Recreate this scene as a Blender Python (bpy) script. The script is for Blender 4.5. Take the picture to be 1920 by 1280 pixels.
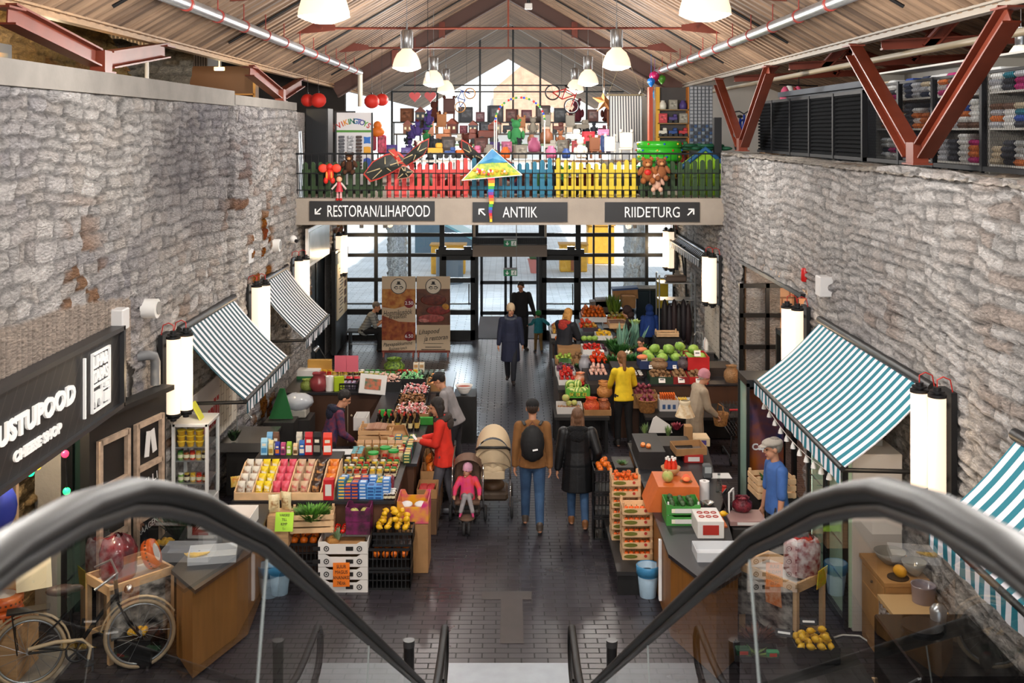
import bpy,math,random
import numpy as np
from mathutils import Vector,Matrix,Euler
random.seed(7)
for o in list(bpy.data.objects):bpy.data.objects.remove(o)
SC=bpy.context.scene
COL=SC.collection
CX,HY,F,H=953.0,245.0,2000.0,5.6
cam_d=bpy.data.cameras.new('camera')
cam_d.lens=36.0*F/1920.0
cam_d.shift_x=(960.0-CX)/1920.0
cam_d.shift_y=-(640.0-HY)/1920.0
cam_d.clip_start=0.05;cam_d.clip_end=300
cam_d.dof.use_dof=True;cam_d.dof.focus_distance=14.5;cam_d.dof.aperture_fstop=5.0
cam=bpy.data.objects.new('camera',cam_d);COL.objects.link(cam)
cam.location=(0,0,H);cam.rotation_euler=(math.pi/2,0,0)
SC.camera=cam
SC.view_settings.view_transform='Standard';SC.view_settings.look='None'
SC.view_settings.gamma=1.0;SC.view_settings.use_curve_mapping=False
SC.view_settings.exposure=0.15
world=bpy.data.worlds.new('sky');SC.world=world;world.use_nodes=True
wn=world.node_tree.nodes;wn['Background'].inputs[0].default_value=(0.84,0.92,1.0,1)
wn['Background'].inputs[1].default_value=1.6
sun_d=bpy.data.lights.new('sun','SUN');sun_d.energy=6.0;sun_d.angle=0.02;sun_d.color=(1,.95,.88)
sun=bpy.data.objects.new('sun',sun_d);COL.objects.link(sun)
sun.rotation_euler=(math.radians(38),math.radians(14),0);sun.location=(0,60,30)
PENDANT_W,TUBE_E=430.0,.95
def P(px,py,z):
 d=F*(H-z)/(py-HY);return Vector(((px-CX)*d/F,d,z))
def D(px,py,d):return Vector(((px-CX)*d/F,d,H-(py-HY)*d/F))
def W(px,py,X):
 d=X*F/(px-CX);return Vector((X,d,H-(py-HY)*d/F))
def C(s):
 s=s.lstrip('#');v=[int(s[i:i+2],16)/255 for i in(0,2,4)]
 return tuple(x/12.92 if x<=.04045 else((x+.055)/1.055)**2.4 for x in v)
_M={}
def mat(name,col,rough=.6,metal=0.0,var=0.0,vs=6.0,bump=0.0,bs=40.0,emit=0.0,spec=.5,col2=None,coat=0.0,stretch=None):
 if name in _M:return _M[name]
 if isinstance(col,str):col=C(col)
 m=bpy.data.materials.new(name);m.use_nodes=True
 nt=m.node_tree;b=nt.nodes['Principled BSDF']
 b.inputs['Base Color'].default_value=(*col,1);b.inputs['Roughness'].default_value=rough
 b.inputs['Metallic'].default_value=metal;b.inputs['Specular IOR Level'].default_value=spec
 b.inputs['Coat Weight'].default_value=coat
 if emit:
  b.inputs['Emission Color'].default_value=(*col,1);b.inputs['Emission Strength'].default_value=emit
 if var or bump or col2:
  tc=nt.nodes.new('ShaderNodeTexCoord');src=tc.outputs['Object']
  if stretch:
   mp=nt.nodes.new('ShaderNodeMapping');mp.inputs['Scale'].default_value=stretch
   nt.links.new(src,mp.inputs[0]);src=mp.outputs[0]
 if var or col2:
  n=nt.nodes.new('ShaderNodeTexNoise');n.inputs['Scale'].default_value=vs;n.inputs['Detail'].default_value=5
  nt.links.new(src,n.inputs[0])
  mx=nt.nodes.new('ShaderNodeMix');mx.data_type='RGBA'
  rr=nt.nodes.new('ShaderNodeMapRange');rr.inputs[1].default_value=.35;rr.inputs[2].default_value=.65
  nt.links.new(n.outputs[0],rr.inputs[0]);nt.links.new(rr.outputs[0],mx.inputs[0])
  if col2:
   c2=C(col2)if isinstance(col2,str)else col2;c1=col
  else:
   c1=tuple(x*(1-var)for x in col);c2=tuple(min(1,x*(1+var))for x in col)
  mx.inputs[6].default_value=(*c1,1);mx.inputs[7].default_value=(*c2,1)
  nt.links.new(mx.outputs[2],b.inputs['Base Color'])
 if bump:
  n2=nt.nodes.new('ShaderNodeTexNoise');n2.inputs['Scale'].default_value=bs;n2.inputs['Detail'].default_value=4
  nt.links.new(src,n2.inputs[0])
  bp=nt.nodes.new('ShaderNodeBump');bp.inputs['Strength'].default_value=bump;bp.inputs['Distance'].default_value=.02
  nt.links.new(n2.outputs[0],bp.inputs['Height']);nt.links.new(bp.outputs[0],b.inputs['Normal'])
 _M[name]=m;return m
def glassy(name,tint=(.9,.95,.93),refl=1.0,rough=0.0,ior=1.45):
 """thin sheet of glass: clear through, mirror by Fresnel"""
 if name in _M:return _M[name]
 m=bpy.data.materials.new(name);m.use_nodes=True;nt=m.node_tree;nt.nodes.clear()
 out=nt.nodes.new('ShaderNodeOutputMaterial');mix=nt.nodes.new('ShaderNodeMixShader')
 t=nt.nodes.new('ShaderNodeBsdfTransparent');t.inputs[0].default_value=(*tint,1)
 g=nt.nodes.new('ShaderNodeBsdfGlossy');g.inputs['Roughness'].default_value=rough;g.inputs[0].default_value=(refl,refl,refl,1)
 fr=nt.nodes.new('ShaderNodeFresnel');fr.inputs[0].default_value=ior
 ge=nt.nodes.new('ShaderNodeNewGeometry');sel=nt.nodes.new('ShaderNodeMix');sel.inputs[2].default_value=ior;sel.inputs[3].default_value=1/ior
 nt.links.new(ge.outputs['Backfacing'],sel.inputs[0]);nt.links.new(sel.outputs[0],fr.inputs[0]);nt.links.new(fr.outputs[0],mix.inputs[0]);nt.links.new(t.outputs[0],mix.inputs[1]);nt.links.new(g.outputs[0],mix.inputs[2])
 nt.links.new(mix.outputs[0],out.inputs[0]);_M[name]=m;return m
def stripes(name,c1,c2,period,axis=0,duty=.5,rough=.8,soft=0.0,off=0.0,lab=None):
 """two-colour stripes in object space along one axis (woven into the cloth)"""
 if name in _M:return _M[name]
 m=mat(name,c1,rough);nt=m.node_tree;b=nt.nodes['Principled BSDF']
 tc=nt.nodes.new('ShaderNodeTexCoord');sp=nt.nodes.new('ShaderNodeSeparateXYZ');nt.links.new(tc.outputs['Object'],sp.inputs[0])
 a=nt.nodes.new('ShaderNodeMath');a.operation='DIVIDE';a.inputs[1].default_value=period;nt.links.new(sp.outputs[axis],a.inputs[0])
 a2=nt.nodes.new('ShaderNodeMath');a2.operation='ADD';a2.inputs[1].default_value=100+off;nt.links.new(a.outputs[0],a2.inputs[0])
 fr=nt.nodes.new('ShaderNodeMath');fr.operation='FRACT';nt.links.new(a2.outputs[0],fr.inputs[0])
 gt=nt.nodes.new('ShaderNodeMath');gt.operation='GREATER_THAN';gt.inputs[1].default_value=duty;nt.links.new(fr.outputs[0],gt.inputs[0])
 mx=nt.nodes.new('ShaderNodeMix');mx.data_type='RGBA';nt.links.new(gt.outputs[0],mx.inputs[0])
 mx.inputs[6].default_value=(*C(c1),1);mx.inputs[7].default_value=(*C(c2),1)
 nt.links.new(mx.outputs[2],b.inputs['Base Color']);return m
def plain(hexs,rough=.55):return mat('paint_'+hexs.strip('#'),hexs,rough)
def frame(d,up=(0,0,1)):
 d=Vector(d).normalized();u=Vector(up)
 if abs(d.dot(u))>.97:u=Vector((1,0,0))
 x=u.cross(d).normalized();return x,d.cross(x).normalized(),d
class MB:
 def __init__(s):s.v=[];s.f=[];s.m=[];s.sm=[];s.X=None
 def add(s,vs,fs,mi=0,sm=False):
  n=len(s.v)
  if s.X is not None:vs=[s.X@Vector(v)for v in vs]
  s.v+=[tuple(v)for v in vs]
  for f in fs:s.f.append(tuple(i+n for i in f));s.m.append(mi);s.sm.append(sm)
  return s
 def box(s,c,d,rz=0,mi=0,b=0.0,R=None):
  hx,hy,hz=d[0]/2,d[1]/2,d[2]/2
  R=R or Matrix.Rotation(rz,3,'Z');c=Vector(c)
  if not b:
   vs=[c+R@Vector((x*hx,y*hy,z*hz))for x in(-1,1)for y in(-1,1)for z in(-1,1)]
   return s.add(vs,[(0,1,3,2),(4,6,7,5),(0,4,5,1),(2,3,7,6),(0,2,6,4),(1,5,7,3)],mi)
  b=min(b,hx*.95,hy*.95,hz*.95);vs=[];idx={}
  for x in(-1,1):
   for y in(-1,1):
    for z in(-1,1):
     for k in range(3):
      q=[x*(hx-b),y*(hy-b),z*(hz-b)];q[k]=(x*hx,y*hy,z*hz)[k]
      idx[x,y,z,k]=len(vs);vs.append(c+R@Vector(q))
  fs=[]
  def quad(a):fs.append(a)
  for k in range(3):
   o=[i for i in range(3)if i!=k]
   for sg in(-1,1):
    f=[]
    for p,q in((-1,-1),(1,-1),(1,1),(-1,1)):
     t=[0,0,0];t[k]=sg;t[o[0]]=p;t[o[1]]=q;f.append(idx[t[0],t[1],t[2],k])
    if(sg>0)==(k==1):f.reverse()
    fs.append(tuple(f))
   for p in(-1,1):
    for q in(-1,1):
     t=[0,0,0];t[o[0]]=p;t[o[1]]=q;a=list(t);a[k]=-1;e=list(t);e[k]=1
     f=[idx[a[0],a[1],a[2],o[0]],idx[e[0],e[1],e[2],o[0]],idx[e[0],e[1],e[2],o[1]],idx[a[0],a[1],a[2],o[1]]]
     if(p*q>0)!=(k==1):f.reverse()
     fs.append(tuple(f))
  for x in(-1,1):
   for y in(-1,1):
    for z in(-1,1):
     f=[idx[x,y,z,0],idx[x,y,z,1],idx[x,y,z,2]]
     if x*y*z<0:f.reverse()
     fs.append(tuple(f))
  return s.add(vs,fs,mi)
 def cyl(s,p0,p1,r0,r1=None,n=12,mi=0,caps=True,sm=True):
  r1=r0 if r1 is None else r1;p0=Vector(p0);p1=Vector(p1);x,y,d=frame(p1-p0)
  vs=[]
  for p,r in((p0,r0),(p1,r1)):
   for i in range(n):
    a=2*math.pi*i/n;vs.append(p+x*(r*math.cos(a))+y*(r*math.sin(a)))
  s.add(vs,[(i,(i+1)%n,n+(i+1)%n,n+i)for i in range(n)],mi,sm)
  if caps:s.add(vs,[tuple(range(n-1,-1,-1)),tuple(range(n,2*n))],mi)
  return s
 def tube(s,pts,r,n=8,mi=0,closed=False,flat=1.0,up=(0,0,1),caps=True):
  pts=[Vector(p)for p in pts];k=len(pts);vs=[];px=None
  for i,p in enumerate(pts):
   a=pts[i-1]if(i or closed)else p;b=pts[(i+1)%k]if(i<k-1 or closed)else p
   d=(b-a).normalized()
   if px is None:x,y,_=frame(d,up)
   else:
    x=px-d*px.dot(d);x=x.normalized()if x.length>1e-6 else frame(d)[0];y=d.cross(x)
   px=x;rr=r[i]if isinstance(r,(list,tuple))else r
   for j in range(n):
    t=2*math.pi*j/n;vs.append(p+x*(rr*math.cos(t))+y*(rr*flat*math.sin(t)))
  fs=[]
  for i in range(k if closed else k-1):
   i2=(i+1)%k
   for j in range(n):fs.append((i*n+j,i*n+(j+1)%n,i2*n+(j+1)%n,i2*n+j))
  s.add(vs,fs,mi,True)
  if caps and not closed:s.add(vs,[tuple(range(n-1,-1,-1)),tuple(range((k-1)*n,k*n))],mi)
  return s
 def lathe(s,prof,c=(0,0,0),n=16,mi=0,sx=1,sy=1,sm=True,R=None,close=True):
  c=Vector(c);vs=[];k=len(prof)
  for r,z in prof:
   for i in range(n):
    a=2*math.pi*i/n;q=Vector((r*sx*math.cos(a),r*sy*math.sin(a),z));vs.append(c+(R@q if R else q))
  fs=[(i*n+j,i*n+(j+1)%n,(i+1)*n+(j+1)%n,(i+1)*n+j)for i in range(k-1)for j in range(n)]
  s.add(vs,fs,mi,sm)
  if close:
   if prof[0][0]>1e-5:s.add(vs[:n],[tuple(range(n-1,-1,-1))],mi)
   if prof[-1][0]>1e-5:s.add(vs[-n:],[tuple(range(n))],mi)
  return s
 def ball(s,c,r,nu=12,nv=8,mi=0,R=None,wob=0.0,seed=0):
  r=(r,r,r)if isinstance(r,(int,float))else r;c=Vector(c);vs=[];rd=random.Random(seed)
  for i in range(nv+1):
   t=math.pi*i/nv
   for j in range(nu):
    a=2*math.pi*j/nu;w=1+(rd.uniform(-wob,wob)if wob and 0<i<nv else 0)
    q=Vector((r[0]*math.sin(t)*math.cos(a)*w,r[1]*math.sin(t)*math.sin(a)*w,-r[2]*math.cos(t)*w))
    vs.append(c+(R@q if R else q))
  fs=[]
  for i in range(nv):
   for j in range(nu):
    a,b,d,e=i*nu+j,i*nu+(j+1)%nu,(i+1)*nu+(j+1)%nu,(i+1)*nu+j
    fs.append((a,d,e)if i==0 else(a,b,e)if i==nv-1 else(a,b,d,e))
  return s.add(vs,fs,mi,True)
 def prism(s,poly,a,b,axis='y',mi=0,sm=False):
  """2-D outline pushed along an axis: axis 'y' -> outline in (x,z), 'x' -> (y,z), 'z' -> (x,y)"""
  def q(p,t):return{'y':(p[0],t,p[1]),'x':(t,p[0],p[1]),'z':(p[0],p[1],t)}[axis]
  n=len(poly);vs=[q(p,a)for p in poly]+[q(p,b)for p in poly]
  area=sum(poly[i][0]*poly[(i+1)%n][1]-poly[(i+1)%n][0]*poly[i][1]for i in range(n))
  fl=(area>0)!=((axis=='y')!=(b<a))
  fs=[(i,(i+1)%n,n+(i+1)%n,n+i)for i in range(n)]+[tuple(range(n-1,-1,-1)),tuple(range(n,2*n))]
  if fl:fs=[tuple(reversed(f))for f in fs]
  return s.add(vs,fs,mi,sm)
 def quad(s,a,b,c,d,mi=0):return s.add([a,b,c,d],[(0,1,2,3)],mi)
 def grid(s,fn,nu,nv,mi=0,sm=True):
  vs=[fn(i/nu,j/nv)for i in range(nu+1)for j in range(nv+1)];w=nv+1
  return s.add(vs,[(i*w+j,(i+1)*w+j,(i+1)*w+j+1,i*w+j+1)for i in range(nu)for j in range(nv)],mi,sm)
 def text(s,body,size,M,mi=0,ext=.004,align='CENTER',sx=1.0,font=None,shear=0,track=1.0,off=0.0,fit=None):
  vs,fs=text_geo(body,size,ext,align,sx,shear,track,off)
  if fit:
   x0,x1=min(v[0]for v in vs),max(v[0]for v in vs);y0,y1=min(v[1]for v in vs),max(v[1]for v in vs)
   vs=[((v[0]-(x0+x1)/2)*fit[0]/(x1-x0),(v[1]-(y0+y1)/2)*fit[1]/(y1-y0),v[2])for v in vs]
  return s.add([M@Vector(v)for v in vs],fs,mi)
 def mesh(s,name,mats):
  me=bpy.data.meshes.new(name);me.from_pydata(s.v,[],s.f)
  if not isinstance(mats,(list,tuple)):mats=[mats]
  for m in mats:me.materials.append(m)
  me.polygons.foreach_set('material_index',s.m);me.polygons.foreach_set('use_smooth',s.sm)
  me.validate();me.update();return me
 def obj(s,name,mats,parent=None,loc=None,rz=0):
  return link(name,s.mesh(name,mats),parent,loc,rz)
def link(name,me,parent=None,loc=None,rz=0):
 o=bpy.data.objects.new(name,me);COL.objects.link(o)
 if parent:o.parent=parent
 if loc is not None:o.location=loc
 if rz:o.rotation_euler=(0,0,rz)
 return o
_T={}
def text_geo(body,size,ext,align,sx,shear,track,off):
 key=(body,size,ext,align,sx,shear,track,off)
 if key in _T:return _T[key]
 cu=bpy.data.curves.new('lettering','FONT');cu.body=body;cu.size=size;cu.extrude=ext;cu.align_x=align
 cu.align_y='CENTER';cu.shear=shear;cu.space_character=track;cu.offset=off;cu.resolution_u=3
 o=bpy.data.objects.new('lettering',cu);COL.objects.link(o);dg=bpy.context.evaluated_depsgraph_get()
 me=bpy.data.meshes.new_from_object(o.evaluated_get(dg))
 r=([(v.co.x*sx,v.co.y,v.co.z)for v in me.vertices],[tuple(p.vertices)for p in me.polygons])
 bpy.data.objects.remove(o);bpy.data.curves.remove(cu);bpy.data.meshes.remove(me);_T[key]=r;return r
def place(origin,xdir,ydir):
 """matrix that stands flat lettering on a surface: xdir reading direction, ydir up the letters"""
 x=Vector(xdir).normalized();y=Vector(ydir).normalized();z=x.cross(y)
 return Matrix(((x.x,y.x,z.x,origin[0]),(x.y,y.y,z.y,origin[1]),(x.z,y.z,z.z,origin[2]),(0,0,0,1)))
def tag(o,label=None,cat=None,group=None,kind=None):
 if label:o['label']=label
 if cat:o['category']=cat
 if group:o['group']=group
 if kind:o['kind']=kind
 return o
def thing(name,label,cat,loc=(0,0,0),rz=0,group=None):
 o=bpy.data.objects.new(name,None);COL.objects.link(o);o.empty_display_size=.05
 o.location=loc;o.rotation_euler=(0,0,rz);return tag(o,label,cat,group)
def struct(name,mb,mats):return tag(mb.obj(name,mats),kind='structure')
class Kind:
 """a kind of thing, built once; put() makes one more with all its parts"""
 def __init__(s,name,cat,parts):s.name,s.cat,s.parts=name,cat,parts
 def put(s,loc,label,group=None,rz=0,sc=1.0,tilt=None):
  if len(s.parts)==1:o=link(s.name,s.parts[0][1])
  else:
   o=bpy.data.objects.new(s.name,None);COL.objects.link(o);o.empty_display_size=.05
   for pn,me in s.parts:link(pn,me,o)
  o.location=loc;o.rotation_euler=tilt if tilt else(0,0,rz);o.scale=(sc,sc,sc)if not isinstance(sc,(tuple,list))else sc
  return tag(o,label,s.cat,group)
def jit(a):return random.uniform(-a,a)
# setting: walls, floor, roof
WX,DS,DF=4.5,22.2,28.7
def vnoise(u,v,sc,seed):
 rs=np.random.RandomState(seed);T=rs.rand(256,256);a=u/sc;b=v/sc
 i=np.floor(a).astype(int);j=np.floor(b).astype(int);fu=a-i;fv=b-j
 fu=fu*fu*(3-2*fu);fv=fv*fv*(3-2*fv)
 g=lambda p,q:T[p%256,q%256]
 return(g(i,j)*(1-fu)+g(i+1,j)*fu)*(1-fv)+(g(i,j+1)*(1-fu)+g(i+1,j+1)*fu)*fv
def stone_mat(name,bump=.9,rough=.9):
 if name in _M:return _M[name]
 m=mat(name,(.5,.48,.45),rough,spec=.2);nt=m.node_tree;b=nt.nodes['Principled BSDF']
 at=nt.nodes.new('ShaderNodeAttribute');at.attribute_name='stone'
 tc=nt.nodes.new('ShaderNodeTexCoord')
 L=nt.links.new;N=nt.nodes.new;mp=N('ShaderNodeMapping');mp.inputs['Scale'].default_value=(1,.62,1.5);L(tc.outputs['Object'],mp.inputs[0])
 w=N('ShaderNodeTexNoise');w.inputs['Scale'].default_value=5;w.inputs['Detail'].default_value=3;L(mp.outputs[0],w.inputs[0])
 wv=N('ShaderNodeVectorMath');wv.operation='MULTIPLY_ADD';wv.inputs[1].default_value=(.16,.16,.16);L(w.outputs['Color'],wv.inputs[0]);L(mp.outputs[0],wv.inputs[2])
 n=N('ShaderNodeTexNoise');n.inputs['Scale'].default_value=17;n.inputs['Detail'].default_value=10;n.inputs['Roughness'].default_value=.8;n.inputs['Distortion'].default_value=.6;L(mp.outputs[0],n.inputs[0])
 v2=N('ShaderNodeTexVoronoi');v2.inputs['Scale'].default_value=22;L(wv.outputs[0],v2.inputs[0])
 cr=N('ShaderNodeMapRange');cr.interpolation_type='SMOOTHSTEP';cr.inputs[1].default_value=.03;cr.inputs[2].default_value=.065;ea=N('ShaderNodeMath');ea.operation='MULTIPLY_ADD';ea.inputs[1].default_value=.07;L(n.outputs[0],ea.inputs[0]);L(at.outputs['Alpha'],ea.inputs[2]);L(ea.outputs[0],cr.inputs[0])
 rr=N('ShaderNodeMapRange');rr.inputs[1].default_value=.32;rr.inputs[2].default_value=.68;rr.inputs[3].default_value=.58;rr.inputs[4].default_value=1.34;L(n.outputs[0],rr.inputs[0])
 ck=N('ShaderNodeMath');ck.operation='MULTIPLY_ADD';ck.inputs[1].default_value=.36;ck.inputs[2].default_value=.64;L(cr.outputs[0],ck.inputs[0])
 pr=N('ShaderNodeMath');pr.operation='MULTIPLY';L(rr.outputs[0],pr.inputs[0]);L(ck.outputs[0],pr.inputs[1])
 mx=N('ShaderNodeMix');mx.data_type='RGBA';mx.blend_type='MULTIPLY';mx.inputs[0].default_value=1;L(at.outputs['Color'],mx.inputs[6]);L(pr.outputs[0],mx.inputs[7]);L(mx.outputs[2],b.inputs['Base Color'])
 a1=N('ShaderNodeMath');a1.operation='MULTIPLY_ADD';a1.inputs[1].default_value=.4;L(cr.outputs[0],a1.inputs[0]);L(n.outputs[0],a1.inputs[2])
 a2=N('ShaderNodeMath');a2.operation='MULTIPLY_ADD';a2.inputs[1].default_value=-.55;L(v2.outputs[0],a2.inputs[0]);L(a1.outputs[0],a2.inputs[2])
 bp=N('ShaderNodeBump');bp.inputs['Strength'].default_value=1;bp.inputs['Distance'].default_value=.13*bump;L(a2.outputs[0],bp.inputs['Height']);L(bp.outputs[0],b.inputs['Normal']);return m
def stone_grid(u0,u1,v0,v1,st,pal,seed,courses=(.1,.19),lengths=(.16,.5),relief=.05,holes=(),warm=None,top=None):
 nu=int((u1-u0)/st);nv=int((v1-v0)/st)
 U,V=np.meshgrid(np.linspace(u0,u1,nu+1),np.linspace(v0,v1,nv+1),indexing='ij')
 rs=np.random.RandomState(seed)
 w1=(vnoise(U,V,.33,seed+1)-.5)*.1+(vnoise(U,V,1.7,seed+2)-.5)*.2;w2=(vnoise(U,V,.25,seed+3)-.5)*.14
 ed=[v0-.6]
 while ed[-1]<v1+.6:ed.append(ed[-1]+rs.uniform(*courses))
 ed=np.array(ed);ci=np.searchsorted(ed,V+w1)-1;ci=np.clip(ci,0,len(ed)-2)
 dv=np.minimum(V+w1-ed[ci],ed[ci+1]-V-w1)
 sid=np.zeros_like(ci);du=np.zeros_like(U)
 for c in range(len(ed)-1):
  msk=ci==c
  if not msk.any():continue
  e=[u0-rs.uniform(.5,1)]
  while e[-1]<u1+.6:e.append(e[-1]+rs.uniform(*lengths))
  e=np.array(e);uu=(U+w2)[msk];k=np.clip(np.searchsorted(e,uu)-1,0,len(e)-2)
  sid[msk]=c*977+k;du[msk]=np.minimum(uu-e[k],e[k+1]-uu)
 edge=np.minimum(dv,du);T=rs.rand(65536,4);q=T[sid%65536]
 sm=np.clip(edge/.03,0,1);sm=sm*sm*(3-2*sm)
 hgt=relief*(q[...,0]*.75+.25)*sm+(vnoise(U,V,.09,seed+5)-.5)*.035+(vnoise(U,V,.04,seed+15)-.5)*.015+(q[...,1]-.5)*(U*0+1)*.01
 pal=np.array([C(c)for c in pal]);nb=vnoise(U,V,1.6,seed+6);n3=vnoise(U,V,3.1,seed+7)
 col=pal[0]*(q[...,2:3]*.45+.72);t=np.clip((q[...,3:4]-.5)*3,0,1);col=col*(1-t*.55)+pal[1]*t*.55
 g=np.clip((n3-.6)*4,0,1)[...,None]*(q[...,1:2]*.8+.1);col=col*(1-g)+pal[2]*g
 og=(np.clip((nb-.5)*4,0,1)*(q[...,0]>.72))[...,None]*.75
 if warm is not None:og=og*warm(U,V)[...,None]
 col=col*(1-og)+pal[3]*og
 col=col*(.9+.1*sm[...,None])
 return U,V,hgt,np.concatenate([col,edge[...,None]],-1)
def stone_obj(name,U,V,hgt,col,place_fn,holes,m,extra=None,ztop=None):
 nu,nv=U.shape[0]-1,U.shape[1]-1
 if ztop is not None:V=np.minimum(V,ztop(U))
 xyz=place_fn(U,V,hgt).reshape(-1,3);idx=np.arange((nu+1)*(nv+1)).reshape(nu+1,nv+1)
 f=np.stack([idx[:-1,:-1],idx[1:,:-1],idx[1:,1:],idx[:-1,1:]],-1).reshape(-1,4)
 cu=((U[:-1,:-1]+U[1:,1:])/2).reshape(-1);cv=((V[:-1,:-1]+V[1:,1:])/2).reshape(-1)
 keep=(V[:-1,1:]-V[:-1,:-1]).reshape(-1)>1e-4
 for h in holes:keep&=~h(cu,cv)
 f=f[keep];n0=len(xyz);ev,ef=extra if extra else([],[])
 used=np.zeros(n0,bool);used[f.reshape(-1)]=True;rm=np.cumsum(used)-1
 xyz=xyz[used];f=rm[f];n0=len(xyz);cl=col.reshape(-1,col.shape[-1])[used]
 me=bpy.data.meshes.new(name);me.from_pydata([tuple(v)for v in xyz]+list(ev),[],[tuple(int(i)for i in q)for q in f]+[tuple(i+n0 for i in q)for q in ef])
 a=me.color_attributes.new('stone','FLOAT_COLOR','POINT');base=cl.mean(0)
 full=np.ones((len(me.vertices),4),np.float32);full[:n0]=cl;full[n0:]=base
 a.data.foreach_set('color',full.reshape(-1));me.materials.append(m)
 sm=np.zeros(len(me.polygons),bool);sm[:len(f)]=True;me.polygons.foreach_set('use_smooth',sm);me.update()
 return link(name,me)
SM=stone_mat('rubble_stone')
PAL=('#f2ece8','#e2d6cc','#aeaab1','#a87850')
def boxgeo(x0,x1,y0,y1,z0,z1):
 v=[(x,y,z)for x in(x0,x1)for y in(y0,y1)for z in(z0,z1)]
 return v,[(0,1,3,2),(4,6,7,5),(0,4,5,1),(2,3,7,6),(0,2,6,4),(1,5,7,3)]
def joinbox(*bs):
 V,Fc=[],[]
 for b in bs:
  v,f=boxgeo(*b);Fc+=[tuple(i+len(V)for i in q)for q in f];V+=v
 return V,Fc
def left_hole(u,v):return(u>6.0)&(u<12.75)&(v<2.62+.75*np.sqrt(np.clip(1-((u-9.2)/3.6)**2,0,1)))
def left_door(u,v):return(u>24.0)&(u<26.6)&(v<2.6)
def right_hole(u,v):return(u>16.15)&(u<20.4)&(v<3.12)
U,V,hg,cl=stone_grid(-7,DF,0,6.02,.031,PAL,11,warm=lambda u,v:(vnoise(u,v,3,91)>.35)*np.clip((5.6-v)/1.2,.15,1.2)+(u>17.2)*.4)
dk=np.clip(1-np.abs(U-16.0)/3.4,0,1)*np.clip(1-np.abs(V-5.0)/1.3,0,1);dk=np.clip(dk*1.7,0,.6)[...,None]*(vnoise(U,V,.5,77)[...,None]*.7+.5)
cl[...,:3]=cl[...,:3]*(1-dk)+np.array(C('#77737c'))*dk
gro=np.exp(-((U-17.15)/.05)**2);hg=hg-.06*gro;hg=hg+.05*(U>17.2)
arch=(np.abs(np.sqrt(((U-9.2)/3.6)**2+((V-2.62)/.75)**2)-1.32)<.32)&(V>2.7)&(U<12.6)
ab=np.abs(((U*9.5)%1)-.5);hg=np.where(arch,.03+.02*np.clip((.42-ab)*8,0,1),hg)
cl[...,:3]=np.where(arch[...,None],np.array(C('#cdbcae'))*np.where(ab>.4,.75,1.0)[...,None]*(.85+.3*vnoise(U,V,.1,5))[...,None],cl[...,:3]);cl[...,3]=np.where(arch,.1,cl[...,3])
wl=lambda u:np.where(u>DS+.1,3.66,6.02)
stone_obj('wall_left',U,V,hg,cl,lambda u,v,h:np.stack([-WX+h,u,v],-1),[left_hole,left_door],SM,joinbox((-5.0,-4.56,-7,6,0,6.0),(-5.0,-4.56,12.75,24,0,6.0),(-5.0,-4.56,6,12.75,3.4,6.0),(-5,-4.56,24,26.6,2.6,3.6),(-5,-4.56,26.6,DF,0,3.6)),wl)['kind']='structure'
U,V,hg,cl=stone_grid(-7,DF,0,5.26,.031,('#f4efec','#e4d9d2','#b8b4ba','#c4a48e'),23,courses=(.09,.16),lengths=(.2,.6),relief=.06,warm=lambda u,v:u*0+.55)
rt=lambda u:np.where(u>DS+.1,3.66,5.12+.07*(vnoise(u,u*0,1.1,3)-.5)+.05*(u<13))
stone_obj('wall_right',U,V,hg,cl,lambda u,v,h:np.stack([WX-h,u,v],-1),[right_hole],SM,joinbox((4.56,5.2,-7,16.15,0,5.1),(4.56,5.2,20.4,DS,0,5.08),(4.56,5.2,16.15,20.4,3.12,5.1),(4.56,5.2,DS,DF,0,3.6)),rt)['kind']='structure'
U,V,hg,cl=stone_grid(-7,DS,4.42,5.25,.04,('#dcd3c8','#c9bcae','#a09a98','#b59a80'),29,courses=(.2,.3),lengths=(.3,.8),relief=.03)
stone_obj('trim_right_wall_top',U,V,hg,cl,lambda u,v,h:np.stack([v,u,5.12+h*.8-.03*(v<4.5)],-1),[],SM)['kind']='structure'
CONC=mat('concrete','#7f7a74',.85,var=.1,vs=2.5,bump=.15,bs=30)
DARK=mat('dark_metal','#1a1b1d',.45,.3)
BLACK=mat('black_paint','#121214',.5)
mb=MB().box((-4.72,5,6.12),(.62,24.4,.24));mb.box((-4.7,19.7,6.1),(.6,5.0,.16));struct('trim_left_wall_cap',mb,CONC)
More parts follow.
